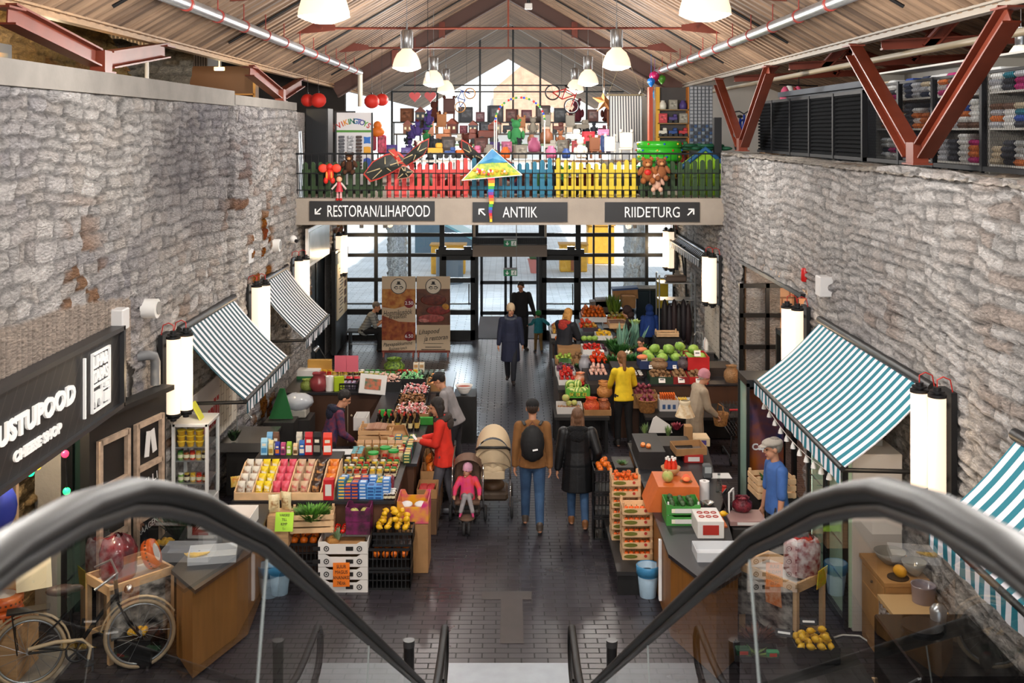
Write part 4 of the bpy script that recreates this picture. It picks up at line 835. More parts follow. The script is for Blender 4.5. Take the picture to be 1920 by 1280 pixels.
def balloon(px,py,d,r,c,lb):
 t=MB().lathe([(0,-r*1.3),(.03,-r*1.28),(.02,-r*1.2),(r*.6,-r*.75),(r,0),(r*.8,r*.65),(0,r)],n=16).cyl((0,0,r*.9),(0,0,HR(DX(px,d))-DZ(py,d)),.004,n=4).obj('balloon',mat('balloon_'+c.strip('#'),c,.25));t.location=D(px,py,d);tag(t,lb,'balloon')
balloon(1227,143,26,.13,'#b01c5a','magenta balloon hanging at the right end of the toy shop');balloon(1241,148,26,.1,'#4a8a2c','green balloon hanging at the right end of the toy shop');balloon(1221,153,25.8,.1,'#1f6ac0','blue balloon hanging below the magenta balloon');balloon(1228,176,26,.1,'#1a7aa8','teal blue balloon hanging beside the orange shelf post')
def small_bike(px,py,d,s,rot,col,tyre,lb,rz=0):
 p=D(px,py,d);t=thing('toy_bike',lb,'bike',p);t.rotation_euler=(0,rot,rz);t.scale=(s,s,s)
 for x in(-.42,.42):
  m=MB().tube([(x+.26*math.cos(a),0,.26*math.sin(a))for a in[i*6.283/24 for i in range(24)]],.028,n=7,closed=True);
  for k in range(8):m.cyl((x,0,0),(x+.25*math.cos(k*.785),0,.25*math.sin(k*.785)),.005,n=4)
  m.obj('wheel',plain(tyre),t)
 m=MB()
 for a,b in(((-.42,0),(0,0)),((0,0),(-.12,.42)),((0,0),(.3,.4)),((-.12,.36),(.3,.4)),((-.42,0),(-.12,.36)),((.42,0),(.28,.5))):m.cyl((a[0],0,a[1]),(b[0],0,b[1]),.024,n=7)
 m.obj('frame',plain(col),t);MB().ball((-.13,0,.46),(.12,.06,.035)).obj('saddle',BLACK,t);MB().tube([(.2,-.22,.56),(.27,-.1,.58),(.28,0,.52),(.27,.1,.58),(.2,.22,.56)],.016,n=6).obj('handlebar',BLACK,t)
small_bike(872,188,30,.56,-.95,'#1f3a8a','#b0762e','small blue balance bike hanging nose up before the gable window');tag(MB().cyl((-1.17,30,6.4),(-1.17,30,HR(1.17)),.004,n=4).obj('hanging_wire',BLACK),'thin wire holding the small blue hung bike','wire');tag(MB().cyl((1.5,30,6.5),(1.5,30,HR(1.5)),.004,n=4).obj('hanging_wire',BLACK),'thin wire holding the small red hung bike','wire');small_bike(1054,186,30,.78,.62,'#b8281c','#2a2a2c','small red bike hanging tilted before the gable window')
small_bike(1390,258,22.05,.95,0,'#1f4ac0','#26262a','small blue child bike standing on the right wall corner',1.15)
t=thing('garland_arch','white wire arch strung with beads in the middle of the toy shop','arch',(DX(975,27),27,4.19));top=DZ(183,27)-4.19
for o_ in(-.08,.08):MB().tube([(-.62+o_*.3,o_,0),(-.62+o_*.3,o_,top-.6)]+[(-.62*math.cos(a),o_,top-.6+.6*math.sin(a))for a in[i*3.1416/12 for i in range(1,12)]]+[(.62,o_,top-.6),(.62,o_,0)],.018,n=6).obj('hoop',plain('#dcdcd6'),t)
m=MB()
for k in range(30):
 a=k*3.1416/29;m.ball((-.62*math.cos(a),-.1,top-.6+.6*math.sin(a)),.03,7,5,k%5)
m.obj('beads',[plain(c)for c in('#d82a2a','#2a4ac8','#e8c830','#2a8a3a','#c8c8c8')],t)
p=D(1133,190,30.5);t=MB().add([(0,-.1,0),(0,.1,0)]+[((.36 if k%2==0 else .15)*math.sin(k*.6283),0,(.36 if k%2==0 else .15)*math.cos(k*.6283))for k in range(10)],[f for k in range(10)for f in((0,2+(k+1)%10,2+k),(1,2+k,2+(k+1)%10))]).cyl((0,0,.34),(0,0,HR(p.x)-p.z),.004,n=4).obj('paper_star',mat('star_tan','#a9703c',.6));t.location=p;tag(t,'large tan five-pointed paper star hanging before the gable window','star decoration')
for px,py,lb in((1168,172,'black and white striped hammock slung under the roof on the right'),):
 p=D(px,py,29);t=MB().grid(lambda u,v:(-.55+1.1*u,-.3+.6*v,-.42*math.sin(math.pi*u)**.8+.12*(2*v-1)**2+.3*u*0),16,6).cyl((-.55,0,.05),(-.55,0,HR(p.x-.55)-p.z),.006,n=4).cyl((.55,0,.05),(.55,0,HR(p.x+.55)-p.z),.006,n=4).obj('striped_hammock',stripes('zebra_cloth','#1c1c1e','#e6e4de',.13,0));t.location=p;tag(t,lb,'hammock')
p=D(1172,255,28);t=thing('hammock_chair','grey and white striped hanging chair at the right of the toy shop','hanging chair',p);MB().grid(lambda u,v:(-.42+.84*u,-.25*math.sin(3.14*u)*v,1.05-1.2*v),10,10).obj('seat_cloth',stripes('grey_cloth','#5a5a5e','#e2e0da',.07,0),t);MB().cyl((-.5,0,1.08),(.5,0,1.08),.02,n=8).cyl((-.45,0,1.08),(0,0,HR(p.x)-p.z),.006,n=4).cyl((.45,0,1.08),(0,0,HR(p.x)-p.z),.006,n=4).obj('spreader_bar',plain('#9a8a6a'),t);MB().box((0,.1,-.45),(.7,.5,.6),b=.05).obj('basket',plain('#c9cdcf'),t)
p=D(1236,300,23.6);t=thing('inflatable_pool','stack of bright green inflatable pool rings behind the railing','paddling pool',p)
for k in range(3):
 m=MB().tube([(.42*math.cos(a),.42*math.sin(a),.06+k*.14)for a in[i*6.283/28 for i in range(28)]],.085,n=10,closed=True)
 for i in range(9):m.ball((.505*math.cos(i*.7+k),.505*math.sin(i*.7+k),.08+k*.14),.025,6,4,1+(i%3))
 m.obj('ring',[mat('pool_green','#39b52e',.25),plain('#c8301c'),plain('#1f5ac0'),plain('#e0c020')],t)
MB().ball((-.05,0,-.2),(.5,.38,.2)).obj('pool_base',mat('pool_base_green','#2f9a3a',.3),t)
p=D(1316,372,23.7);t=thing('play_house','lime green toy play house with a dark green palm roof','play house',(p.x,23.6,4.19));MB().prism([(-.5,0),(.5,0),(.5,.62),(0,.98),(-.5,.62)],-.3,.3).obj('house_wall',mat('lime','#8fc21c',.5),t);MB().tube([(-.58,-.3,.55),(-.25,-.32,.82),(0,-.32,1.02),(.25,-.32,.82),(.58,-.3,.55)],.05,n=8).obj('blue_edge',plain('#1f5a8a'),t)
for k in range(9):MB().ball((-.36+k*.1,.1-.1*(k%3),1.02+.06*(k%2)),(.22,.12,.05),R=Matrix.Rotation(k*.7,3,'Z')).obj('palm_leaf',mat('palm_green','#17563a',.6),t)
x0,x1=DX(1234,25),DX(1294,25);zt=DZ(163,25)-4.19;t=thing('toy_bookcase','colourful wooden toy bookcase with orange and yellow posts','bookcase',((x0+x1)/2,25.2,4.19));w=x1-x0
for xx,c in((-w/2-.16,'#b8401c'),(-w/2,'#d8a020'),(w/2,'#c87a2a')):MB().box((xx,0,zt/2),(.09,.3,zt)).obj('post',plain(c),t)
zs=[.3,.62,.94,1.26,1.58,1.9]
for z in zs:MB().box((0,0,z),(w,.3,.025)).obj('shelf_board',plain('#8a6a40'),t)
MB().box((0,.14,zt/2),(w,.02,zt)).obj('back_panel',plain('#3a3430'),t)
for z in zs:
 x=-w/2+.12
 while x<w/2-.08:
  c=rs.choice(BRS);k=toy(rs.choice([k_box,k_jar,k_cart]),c);k.put(((x0+x1)/2+x,25.1,4.19+z+.013),f'{NAMES[c]} {k.name.replace("_", " ")} on the colourful toy bookcase',f'{NAMES[c]} {k.name.replace("_", " ")}s on the toy bookcase',0,.62 if k.name!='toy_truck' else .5);x+=.24
x0,x1=DX(1294,24.6),DX(1338,24.6);zt=DZ(160,24.6)-4.19;t=thing('blister_wall','silver wall rack of small hanging packets beside the black post','display rack',((x0+x1)/2,24.7,4.19));w=x1-x0;MB().box((0,.03,zt/2),(w,.03,zt)).obj('rack_panel',plain('#55585e'),t)
m=MB()
for r in range(18):
 for k in range(6):m.box((-w/2+.05+k*(w-.1)/5,-.02,zt-.06-r*.08),(.06,.05,.06),mi=(0 if r<11 else 1+(r+k)%3))
m.obj('packet_grid',[mat('silver_pack','#a9abb0',.3,.4),plain('#35507a'),plain('#7a8694'),plain('#3a3f4c')],t)
x=DX(1345,23.4);t=MB().box((0,0,.85),(.16,.16,1.7)).obj('black_post',BLACK);t.location=(x,23.4,4.19);tag(t,'black post standing at the right end of the toy gallery','post')
t=thing('pipe_bundle','bundle of leaning galvanised pipes in the left gallery corner','pipes',(DX(562,22.55),22.55,4.19))
for k in range(6):MB().cyl((-.07+k*.035,-.02*(k%2),.0),(-.09+k*.012+.02*(k%3),.05,1.2+.1*(k%3)),.022,n=8).obj('pipe',GALV,t)
t=thing('toy_figure_stack','orange and red stacked toy packs on a black stand right of the display board','toy',D(708,262,24.4));MB().ball((0,0,.33),(.1,.08,.1)).ball((0,0,.18),(.16,.1,.12)).obj('orange_figure',plain('#d8701c'),t);MB().box((-.12,0,-.08),(.18,.1,.34),b=.03).obj('pack',plain('#8a2a3a'),t);MB().box((.1,0,-.1),(.2,.1,.42),b=.03).obj('pink_pack',mat('pink_pack','#d8486a',.4,col2='#7a1c2c',vs=14),t);MB().cyl((0,.06,-.3),(0,.06,-1.19),.02,n=6).obj('stand',BLACK,t)
t=thing('dark_shelving','dark shelving full of clutter behind the left strut','shelving',(DX(610,26),26.4,4.19));MB().box((0,.2,.95),(1.3,.05,1.9)).box((0,0,1.36),(1.3,.4,.03)).box((0,0,.02),(1.3,.4,.04)).obj('rack',plain('#1d1a18'),t)
for k in range(9):
 c=rs.choice(DKS+['#2a4a8a','#2f7a44']);toy(rs.choice([k_box,k_figure,k_jar]),c).put((DX(610,26)-.55+k*.135,26.3,4.19+1.376),f'{NAMES[c]} toy on the dark shelving behind the left strut',f'{NAMES[c]} toys on the dark shelving',0,.6)
mb=MB().box((-6.2,29.5,6.4),(3.4,.2,4.6));struct('wall_gallery_end_left',mb,mat('dark_wall','#2b2622',.9));mb=MB().box((7,36,6.6),(5,.2,5));struct('wall_gallery_end_right',mb,mat('plaster','#d6d0c6',.9))
t=thing('wooden_rack','lit wooden shop rack seen behind the far left strut','rack',(-6.1,22.4,5.36));MB().box((0,.1,.8),(1.6,.04,1.6)).obj('back_panel',plain('#6a4a30'),t);MB().box((0,0,.5),(1.6,.3,.03)).box((0,0,1.0),(1.6,.3,.03)).box((-.8,0,.8),(.05,.3,1.6)).box((.8,0,.8),(.05,.3,1.6)).obj('rack_frame',plain('#b8863c'),t)
def meshmat():
 m=bpy.data.materials.new('expanded_mesh');m.use_nodes=True;nt=m.node_tree;nt.nodes.clear();N=nt.nodes.new;Lk=nt.links.new
 tc=N('ShaderNodeTexCoord');sp=N('ShaderNodeSeparateXYZ');Lk(tc.outputs['Object'],sp.inputs[0]);vals=[]
 for k in(-1,1):
  a=N('ShaderNodeMath');a.operation='MULTIPLY';a.inputs[1].default_value=26;Lk(sp.outputs[1],a.inputs[0])
  b=N('ShaderNodeMath');b.operation='MULTIPLY_ADD';b.inputs[1].default_value=k*13;Lk(sp.outputs[2],b.inputs[0]);Lk(a.outputs[0],b.inputs[2])
  f=N('ShaderNodeMath');f.operation='FRACT';Lk(b.outputs[0],f.inputs[0]);g=N('ShaderNodeMath');g.operation='LESS_THAN';g.inputs[1].default_value=.22;Lk(f.outputs[0],g.inputs[0]);vals.append(g)
 mx=N('ShaderNodeMath');mx.operation='MAXIMUM';Lk(vals[0].outputs[0],mx.inputs[0]);Lk(vals[1].outputs[0],mx.inputs[1])
 t=N('ShaderNodeBsdfTransparent');d_=N('ShaderNodeBsdfPrincipled');d_.inputs['Base Color'].default_value=(.008,.008,.009,1);d_.inputs['Roughness'].default_value=.9;d_.inputs['Specular IOR Level'].default_value=.05
 ms=N('ShaderNodeMixShader');Lk(mx.outputs[0],ms.inputs[0]);Lk(t.outputs[0],ms.inputs[1]);Lk(d_.outputs[0],ms.inputs[2]);o=N('ShaderNodeOutputMaterial');Lk(ms.outputs[0],o.inputs[0]);return m
MESH=meshmat();XF=5.0;ys=[8.6,9.9,11.2,12.5,13.6,14.8]
for k in range(5):
 y0,y1=ys[k],ys[k+1];t=thing('mesh_fence_panel',f'black expanded mesh fence panel before the folded clothes, {("nearest","second","third","fourth","fifth")[k]} from the escalator','fence panel',(XF,y0,5.17));w=y1-y0
 MB().box((0,.03,.53),(.06,.06,1.06)).box((0,w/2,.03),(.05,w,.05)).box((0,w/2,1.04),(.04,w,.03)).obj('panel_frame',RAILM,t);MB().quad((0,.05,.05),(0,w,.05),(0,w,1.03),(0,.05,1.03)).obj('wire_mesh',MESH,t)
ys=[14.95,16.3,17.6,18.8,20.1,21.3]
SHU=mat('shutter_slats','#0d0f12',.9,spec=.08)
for k in range(5):
 y0,y1=ys[k],ys[k+1];w=y1-y0;t=thing('shutter_panel',f'black louvred shutter panel on the right gallery, {("nearest","second","third","fourth","farthest")[k]} from the escalator','shutter',(XF,y0,5.17))
 MB().box((0,.03,.5),(.08,.06,1.0)).box((0,w/2,.03),(.06,w,.05)).box((0,w/2,.98),(.06,w,.05)).obj('panel_frame',RAILM,t);m=MB().box((.03,w/2,.5),(.02,w-.06,.95));
 for i in range(15):m.box((-.005,w/2,.07+i*.062),(.03,w-.08,.035),R=Matrix.Rotation(.5,3,'Y'))
 m.obj('louvre',SHU,t)
t=thing('shop_booth','charcoal shop booth roof standing behind the black shutters','booth',(6.6,19.4,4.13));MB().box((-.75,0,1.1),(.1,5.6,2.2)).box((0,2.8,1.1),(1.6,.1,2.2)).box((0,-2.8,1.1),(1.6,.1,2.2)).obj('booth_wall',plain('#34383e'),t);MB().box((0,0,2.22),(1.9,5.9,.1)).obj('booth_roof',plain('#40454c'),t)
t=thing('white_shop_block','low white shop partition above the clothes behind the mesh fence','partition',(7.6,13.4,4.13));MB().box((0,0,1.15),(.2,5.4,2.3)).box((0,0,2.36),(.6,5.4,.3)).obj('partition',plain('#c6c2bc'),t)
GC={'white':'#dcdad6','light grey':'#b4b4b8','charcoal':'#3c3c44','blue':'#2a4a9a','teal':'#1f6a7a','magenta':'#b0246a','orange':'#c86a2a','navy':'#26304a','beige':'#b6a488','brown':'#6a4a38'}
gk={n:Kind('folded_garment','folded garment',[('g',MB().box((0,0,.034),(.34,.27,.068),b=.028).mesh('folded_garment',mat('cloth_'+n,c,.9,bump=.3,bs=30)))])for n,c in GC.items()}
def rack(x,y0,y1,z0,rows,lb):
 t=thing('clothes_rack',lb,'shelf',(x,(y0+y1)/2,4.13));w=y1-y0
 for r in range(rows+1):MB().box((.05,0,z0-4.13+r*.42),(.42,w,.025)).obj('shelf_board',plain('#c9c4ba'),t)
 for y in(-w/2,w/2):MB().box((.05,y,(z0-4.13+rows*.42)/2),(.42,.03,z0-4.13+rows*.42)).obj('side_panel',plain('#8a857c'),t)
 MB().box((.27,0,z0-4.13+rows*.21),(.02,w,rows*.42)).obj('back_panel',plain('#6a655e'),t)
rack(5.75,8.8,12.4,5.2,3,'wooden shelf of folded clothes behind the nearer mesh panels');rack(5.75,12.5,16.2,5.2,3,'wooden shelf of folded clothes behind the farther mesh panels')
for r in range(3):
 for k in range(6,24):
  y=8.97+k*.3
  if abs(y-12.45)<.17:continue
  base=rs.choice(['white','light grey','white','white','light grey','beige','charcoal','navy','blue','magenta','orange'])
  for i in range(rs.choice((3,4,4,5))):
   n=base if rs.random()<.7 else rs.choice(list(GC));sh=('lower','middle','upper')[r];wh='nearer' if y<12.45 else 'farther'
   gk[n].put((5.76+rs.uniform(-.02,.02),y,5.215+r*.42+i*.07),f'{n} folded garment on the {sh} board of the {wh} clothes shelf',f'{n} garments, {sh} board, {wh} clothes shelf',rs.uniform(-.08,.08)+1.5708*0)
t=thing('pink_garland','bundle of pink and white hung clothes over the right gallery','hung clothes',(6.4,23.5,6.3));
for k in range(7):MB().ball((k*.1-.3,k*.06,.05*(k%2)),(.12,.12,.28),R=Matrix.Rotation(.2*k,3,'X')).obj('garment',plain(('#c84a6a','#d9d4c8','#b03a3a')[k%3]),t)
MB().cyl((-.5,-.3,.3),(.5,.3,.3),.015,n=6).obj('rail',RAILM,t);MB().cyl((0,0,.3),(0,0,1.66),.01,n=5).obj('hanger_rod',RAILM,t)
t=thing('store_box','brown cardboard box stack beside the blue child bike','boxes',(5.6,22.6,4.13));MB().box((0,0,.4),(.5,.5,.8),b=.01).box((.02,.02,.98),(.46,.46,.36),b=.01).box((0,0,1.34),(.4,.4,.36),b=.01,mi=1).obj('carton',[mat('cardboard','#a47a4e',.85,var=.1),plain('#c89a2a')],t)
t=thing('side_gallery_frame','dark red roof frame over the right side gallery','roof frame',(0,0,0))
for y in(14.3,19.0,23.6):m=MB();ibeam(m,(5.1,y,8.3),(9.3,y,6.75),.12,.2,up=(0,0,1));ibeam(m,(5.6,y,6.7),(6.6,y,7.8),.12,.16,up=(0,0,1));ibeam(m,(5.0,y,6.75),(9.3,y,6.95),.1,.14,up=(0,0,1));ibeam(m,(7.2,y,6.85),(8.3,y,8.4),.1,.12,up=(0,0,1));m.obj('rafter',STEEL,t)
for x,z in((5.3,6.62),(5.6,6.66)):tag(MB().cyl((x,-6,z),(x,30,z),.045 if x<5.5 else .03,n=10).obj('service_pipe',GALV if x>5.5 else mat('beige_pipe','#8a7a60',.5)),f'{"grey" if x > 5.5 else "beige"} service pipe running along the right eave','pipe')
t=thing('side_pendant','white bell pendant lamp over the right side gallery','pendant lamp',(6.2,12.9,6.35));MB().lathe([(.2,0),(.19,.05),(.16,.16),(.08,.28)],n=20).obj('lamp_shade',OPAL,t);MB().cyl((0,0,.28),(0,0,.5),.07,n=14).cyl((0,0,.5),(0,0,1.35),.006,n=5).obj('housing',ALU,t)
# crates, boxes, produce
WOOD=mat('crate_wood','#c9a073',.75,var=.15,vs=4,stretch=(1,1,8));WOODL=mat('pale_wood','#dcb68a',.7,var=.12,vs=5)
CARD=mat('cardboard','#a47a4e',.85,var=.1);CARDW=mat('white_card','#d9d6d2',.75);PLB=mat('black_plastic','#151517',.45)
BROWN=mat('counter_brown','#4b3122',.45,var=.2,vs=2,stretch=(1,1,.25));TOPB=mat('counter_top','#26262a',.35,var=.15,vs=3)
def at(px0,px1,py,z):
 a=P(px0,py,z);b=P(px1,py,z);return(a.x+b.x)/2,a.y,b.x-a.x
def wood_crate(x,y,z,w,dp,h,lb,rz=0,m=None,slats=3,group=None):
 """open slatted crate, front bottom edge centred on (x, y)"""
 m=m or WOOD;t=thing('wooden_crate',lb,'crate',(x,y+dp/2,z),rz,group);sh=h/slats
 for sx in(-1,1):
  for sy in(-1,1):MB().box((sx*(w/2-.02),sy*(dp/2-.02),h/2+.015),(.03,.03,h+.03)).obj('corner_post',m,t)
 for nm,s in(('front_side',-1),('back_side',1)):
  q=MB()
  for k in range(slats):q.box((0,s*(dp/2),sh*(k+.5)),(w,.01,sh*.74))
  q.obj(nm,m,t)
 for s in(-1,1):
  q=MB()
  for k in range(slats):q.box((s*(w/2),0,sh*(k+.5)),(.01,dp,sh*.74))
  q.obj('end_side',m,t)
 MB().box((0,0,.012),(w-.01,dp-.01,.012)).obj('crate_floor',m,t);return t
def lattice_crate(x,y,z,w,dp,h,lb,m=None,group=None,rz=0):
 m=m or PLB;t=thing('plastic_crate',lb,'crate',(x,y+dp/2,z),rz,group)
 def side(p,q,nm):
  b=MB();p=Vector(p);q=Vector(q);L=(q-p).length;n=max(4,int(L/.05));a=math.atan2(q.y-p.y,q.x-p.x);c=(p+q)/2
  for zz,hh in((.015,.03),(h*.5,.012),(h-.015,.03)):b.box((c.x,c.y,zz),(L,.014,hh),rz=a)
  for k in range(n+1):
   r=p.lerp(q,k/n);b.box((r.x,r.y,h/2),(.012,.012,h),rz=a)
  b.obj(nm,m,t)
 X,Y=w/2,dp/2
 side((-X,-Y,0),(X,-Y,0),'front_side');side((-X,Y,0),(X,Y,0),'back_side');side((-X,-Y,0),(-X,Y,0),'end_side');side((X,-Y,0),(X,Y,0),'end_side')
 MB().box((0,0,.012),(w,dp,.012)).obj('crate_floor',m,t);return t
def tray(x,y,z,w,dp,h,lb,m=None,inner=None,rz=0,notch=.0,cat='box',nm='cardboard_tray',group=None,print_=None,th=.008):
 """open box of board; notch lowers the middle of the front and back walls"""
 m=m or CARD;t=thing(nm,lb,cat,(x,y+dp/2,z),rz,group);X,Y=w/2,dp/2;q=MB()
 for s in(-1,1):
  if notch:q.prism([(-X,0),(X,0),(X,h),(X*.72,h),(X*.55,h-notch),(-X*.55,h-notch),(-X*.72,h),(-X,h)],s*Y-th/2,s*Y+th/2)
  else:q.box((0,s*Y,h/2),(w,th,h))
  q.box((s*X,0,h/2),(th,dp,h))
 q.obj('tray_wall',m,t);MB().box((0,0,th/2+.001),(w,dp,th)).obj('tray_floor',inner or m,t)
 if print_:
  b=MB()
  for k in range(3):b.box((-X*.55+k*X*.55,-Y-th/2-.002,h*.4),(w*.16,.004,h*.4),b=.001)
  b.obj('printed_mark',print_,t)
 return t
def bin_box(x,y,z,w,dp,h,lb,m,cat='box',nm='closed_box',rz=0,face=None,group=None):
 t=thing(nm,lb,cat,(x,y+dp/2,z),rz,group);MB().box((0,0,h/2),(w,dp,h),b=.006).obj('carton',m,t)
 if face:MB().box((0,-dp/2-.002,h*.5),(w*.6,.004,h*.55)).obj('printed_face',face,t)
 return t
def price_card(p,lb,s=.09,m=None,tilt=.35):
 t=MB().box((0,0,s*.45),(s,.004,s*.9)).box((0,-.003,s*.5),(s*.6,.003,s*.18),mi=1).obj('price_card',[m or mat('card_white','#eceae4',.6),plain('#5a5a5e')]);t.location=p;t.rotation_euler=(-tilt,0,jit(.15));return tag(t,lb,'price card')
def fruit(name,r,col,col2=None,stem='#4a5a22',sz=1.0,bump=0,rough=.38,wob=0.0,cat=None,dent=True,seed=1,nu=14,nv=9):
 m=mat(name+'_skin',col,rough,col2=col2,vs=18,bump=bump,bs=90);q=MB();pr=[]
 for i in range(nv+1):
  t=math.pi*i/nv;rr=r*math.sin(t);z=-r*sz*math.cos(t)
  if dent and i>=nv-1:z-=r*.1*(i-nv+2)
  pr.append((max(rr,0),z+r*sz))
 q.lathe(pr,n=nu,close=False)
 if wob:
  rd=random.Random(seed);q.v=[tuple(Vector(v)*(1+rd.uniform(-wob,wob)))for v in q.v]
 if stem:q.cyl((0,0,r*sz*1.8),(.004,0,r*sz*2+.012),.005,.004,n=5,mi=1)
 return Kind(name,cat or name,[('f',q.mesh(name,[m,plain(stem or '#4a5a22')]))])
K_ORANGE=fruit('orange',.042,'#e8741a','#d9620f',bump=.15);K_MAND=fruit('mandarin',.032,'#ea6a1c','#dd5612',sz=.85,bump=.1);K_TOM=fruit('tomato',.036,'#c81f12','#a81610',sz=.86,rough=.2);K_APPLE=fruit('apple',.038,'#c9a83a','#b8482a',sz=.92)
K_LEMON=Kind('lemon','lemon',[('f',MB().ball((0,0,.034),(.046,.034,.034),14,10).ball((.046,0,.034),(.014,.01,.01),8,6).mesh('lemon',mat('lemon_skin','#e8b81c',.4,bump=.1,bs=90,col2='#d9a414',vs=14)))])
K_POT=fruit('potato',.036,'#8a6844','#75563a',None,sz=.8,rough=.9,wob=.08,dent=False);K_ONION=fruit('onion',.036,'#b8763a','#9a5a2c','#a88a5a',sz=.95,rough=.35);K_RONION=fruit('red_onion',.036,'#6a2034','#8a3a4a','#a88a5a',sz=.95);K_GARLIC=fruit('shallot',.03,'#c98a7a','#e2bfae','#d8c8a8',sz=1.1)
K_PEPPER=Kind('bell_pepper','bell pepper',[('f',MB().lathe([(.0,.0),(.022,.002),(.034,.03),(.042,.07),(.03,.092),(.008,.085)],n=12).cyl((0,0,.08),(.006,0,.11),.006,n=5,mi=1).mesh('bell_pepper',[mat('pepper_skin','#cf2a12',.2,col2='#dd4a1a',vs=10),plain('#3f6a22')]))])
K_AVO=Kind('avocado','avocado',[('f',MB().lathe([(0,-.055),(.03,-.045),(.036,-.02),(.028,.02),(.016,.045),(0,.052)],n=12,R=Matrix.Rotation(1.5708,3,'X')).mesh('avocado',mat('avocado_skin','#22421c',.5,bump=.4,bs=90,col2='#34552a')))])
K_AVO.parts[0][1].transform(Matrix.Translation((0,0,.036)))
def cabbage_mesh():
 q=MB();rd=random.Random(5)
 def f(u,v):
  a=u*6.28318;t=v*math.pi;r=.115*(1+.03*math.sin(a*5+v*7)+.02*math.sin(a*11-v*9));return(r*math.sin(t)*math.cos(a),r*math.sin(t)*math.sin(a),.1-.1*math.cos(t))
 q.grid(f,24,14)
 for k in range(4):
  a0=k*1.57
  q.grid(lambda u,v,a0=a0:((.12+.012*v)*math.sin(.5+1.6*v)*math.cos(a0+(u-.5)*1.7),(.12+.012*v)*math.sin(.5+1.6*v)*math.sin(a0+(u-.5)*1.7),.1-(.112+.012*math.sin(u*12))*math.cos(.5+1.6*v)),8,6,1)
 return q.mesh('cabbage',[mat('cabbage_leaf','#8fb44a',.5,col2='#a9c866',vs=9,bump=.3,bs=30),mat('cabbage_outer','#6f9c38',.5,col2='#9cc05a',vs=12,bump=.3,bs=30)])
K_CAB=Kind('cabbage','cabbage',[('c',cabbage_mesh())])
K_MELON=fruit('melon',.075,'#c3b06a','#9fae5a','#7a6a3a',sz=1.0,rough=.6);K_WMEL=Kind('striped_melon','melon',[('m',MB().ball((0,0,.08),(.1,.085,.08),18,12).mesh('striped_melon',stripes('melon_stripes','#5f8a2c','#c9cf7a',.05,1,.5,.4)))])
K_ZUC=Kind('cucumber','cucumber',[('z',MB().tube([(-.12,0,.02),(-.06,.006,.022),(.04,.004,.022),(.12,-.006,.02)],[.012,.022,.022,.012],n=9).mesh('cucumber',mat('cucumber_skin','#24481f',.4,col2='#35602a',vs=20)))])
K_CARROT=Kind('carrot','carrot',[('z',MB().tube([(0,-.1,.016),(0,0,.018),(0,.08,.018)],[.004,.014,.019],n=8).mesh('carrot',mat('carrot_skin','#dd6a24',.5)))])
K_BAN=Kind('banana','banana',[('z',MB().tube([(.02*math.sin(0),-.09,.03),(0,-.05,.018),(0,0,.014),(0,.05,.018),(0,.09,.034)],[.006,.016,.019,.016,.006],n=8).mesh('banana',mat('banana_skin','#e3b82a',.45)))])
def fill(k,x,y,z,w,dp,sp,lb,group,heap=.0,rows=1,jz=.006,tumble=True,sc=1.0,rz=None,mx=999,R=None):
 """lay one kind over a crate of width w and depth dp, each piece let down until it rests on those below"""
 if k is K_LEMON:R=R or .043
 vs=[v.co for _,me in k.parts for v in me.vertices];lo=Vector([min(v[i]for v in vs)for i in range(3)]);hi=Vector([max(v[i]for v in vs)for i in range(3)]);c=(lo+hi)/2;e=(hi-lo)/2;n=0
 if max(e.x,e.y)>1.8*min(e.x,e.y)and not R:
  e=e*sc
  for r in range(rows):
   for j in range(max(1,int(dp/(2.06*e.y)))):
    for i in range(max(1,int(w/(2.1*e.x)))):
     if n<mx:k.put((x-w/2+e.x*1.05+i*e.x*2.1,y+e.y*1.03+j*e.y*2.06,z+.002+r*e.z*2.06-lo.z*sc),lb,group,0,sc);n+=1
  return
 R=(R or(sum(e)/3+max(e))/2)*sc*1.03;st=2.0*R;done=[];z+=(rows-1)*R*1.2
 for r in range(1+(heap>.015)+(heap>.055)):
  ins=r*R*.8;nx=max(1,int((w-2*ins)/st));ny=max(1,int((dp-2*ins)/st));gx=(w-2*ins)/nx;gy=(dp-2*ins)/ny
  for j in range(ny):
   for i in range(nx):
    if n>=mx:return
    q=.4*R if r else .16*R;X=x-w/2+min(max(ins+(i+.5)*gx+jit(q),R),max(w-R,R));Y=y+min(max(ins+(j+.5)*gy+jit(q),R),max(dp-R,R));Z=z+R
    for q in done:
     d2=(q[0]-X)**2+(q[1]-Y)**2
     if d2<4*R*R:Z=max(Z,q[2]+math.sqrt(4*R*R-d2)*.99)
    if r and Z>z+R*(3.1+1.6*(r-1)):continue
    done.append((X,Y,Z));s_=sc*random.uniform(.93,1.04);Rm=Euler((jit(.5),jit(.5),random.uniform(0,6.28))if tumble else(0,0,0));n+=1
    k.put(Vector((X,Y,Z))-(Rm.to_matrix()@c)*s_,lb,group,0,s_,Rm)
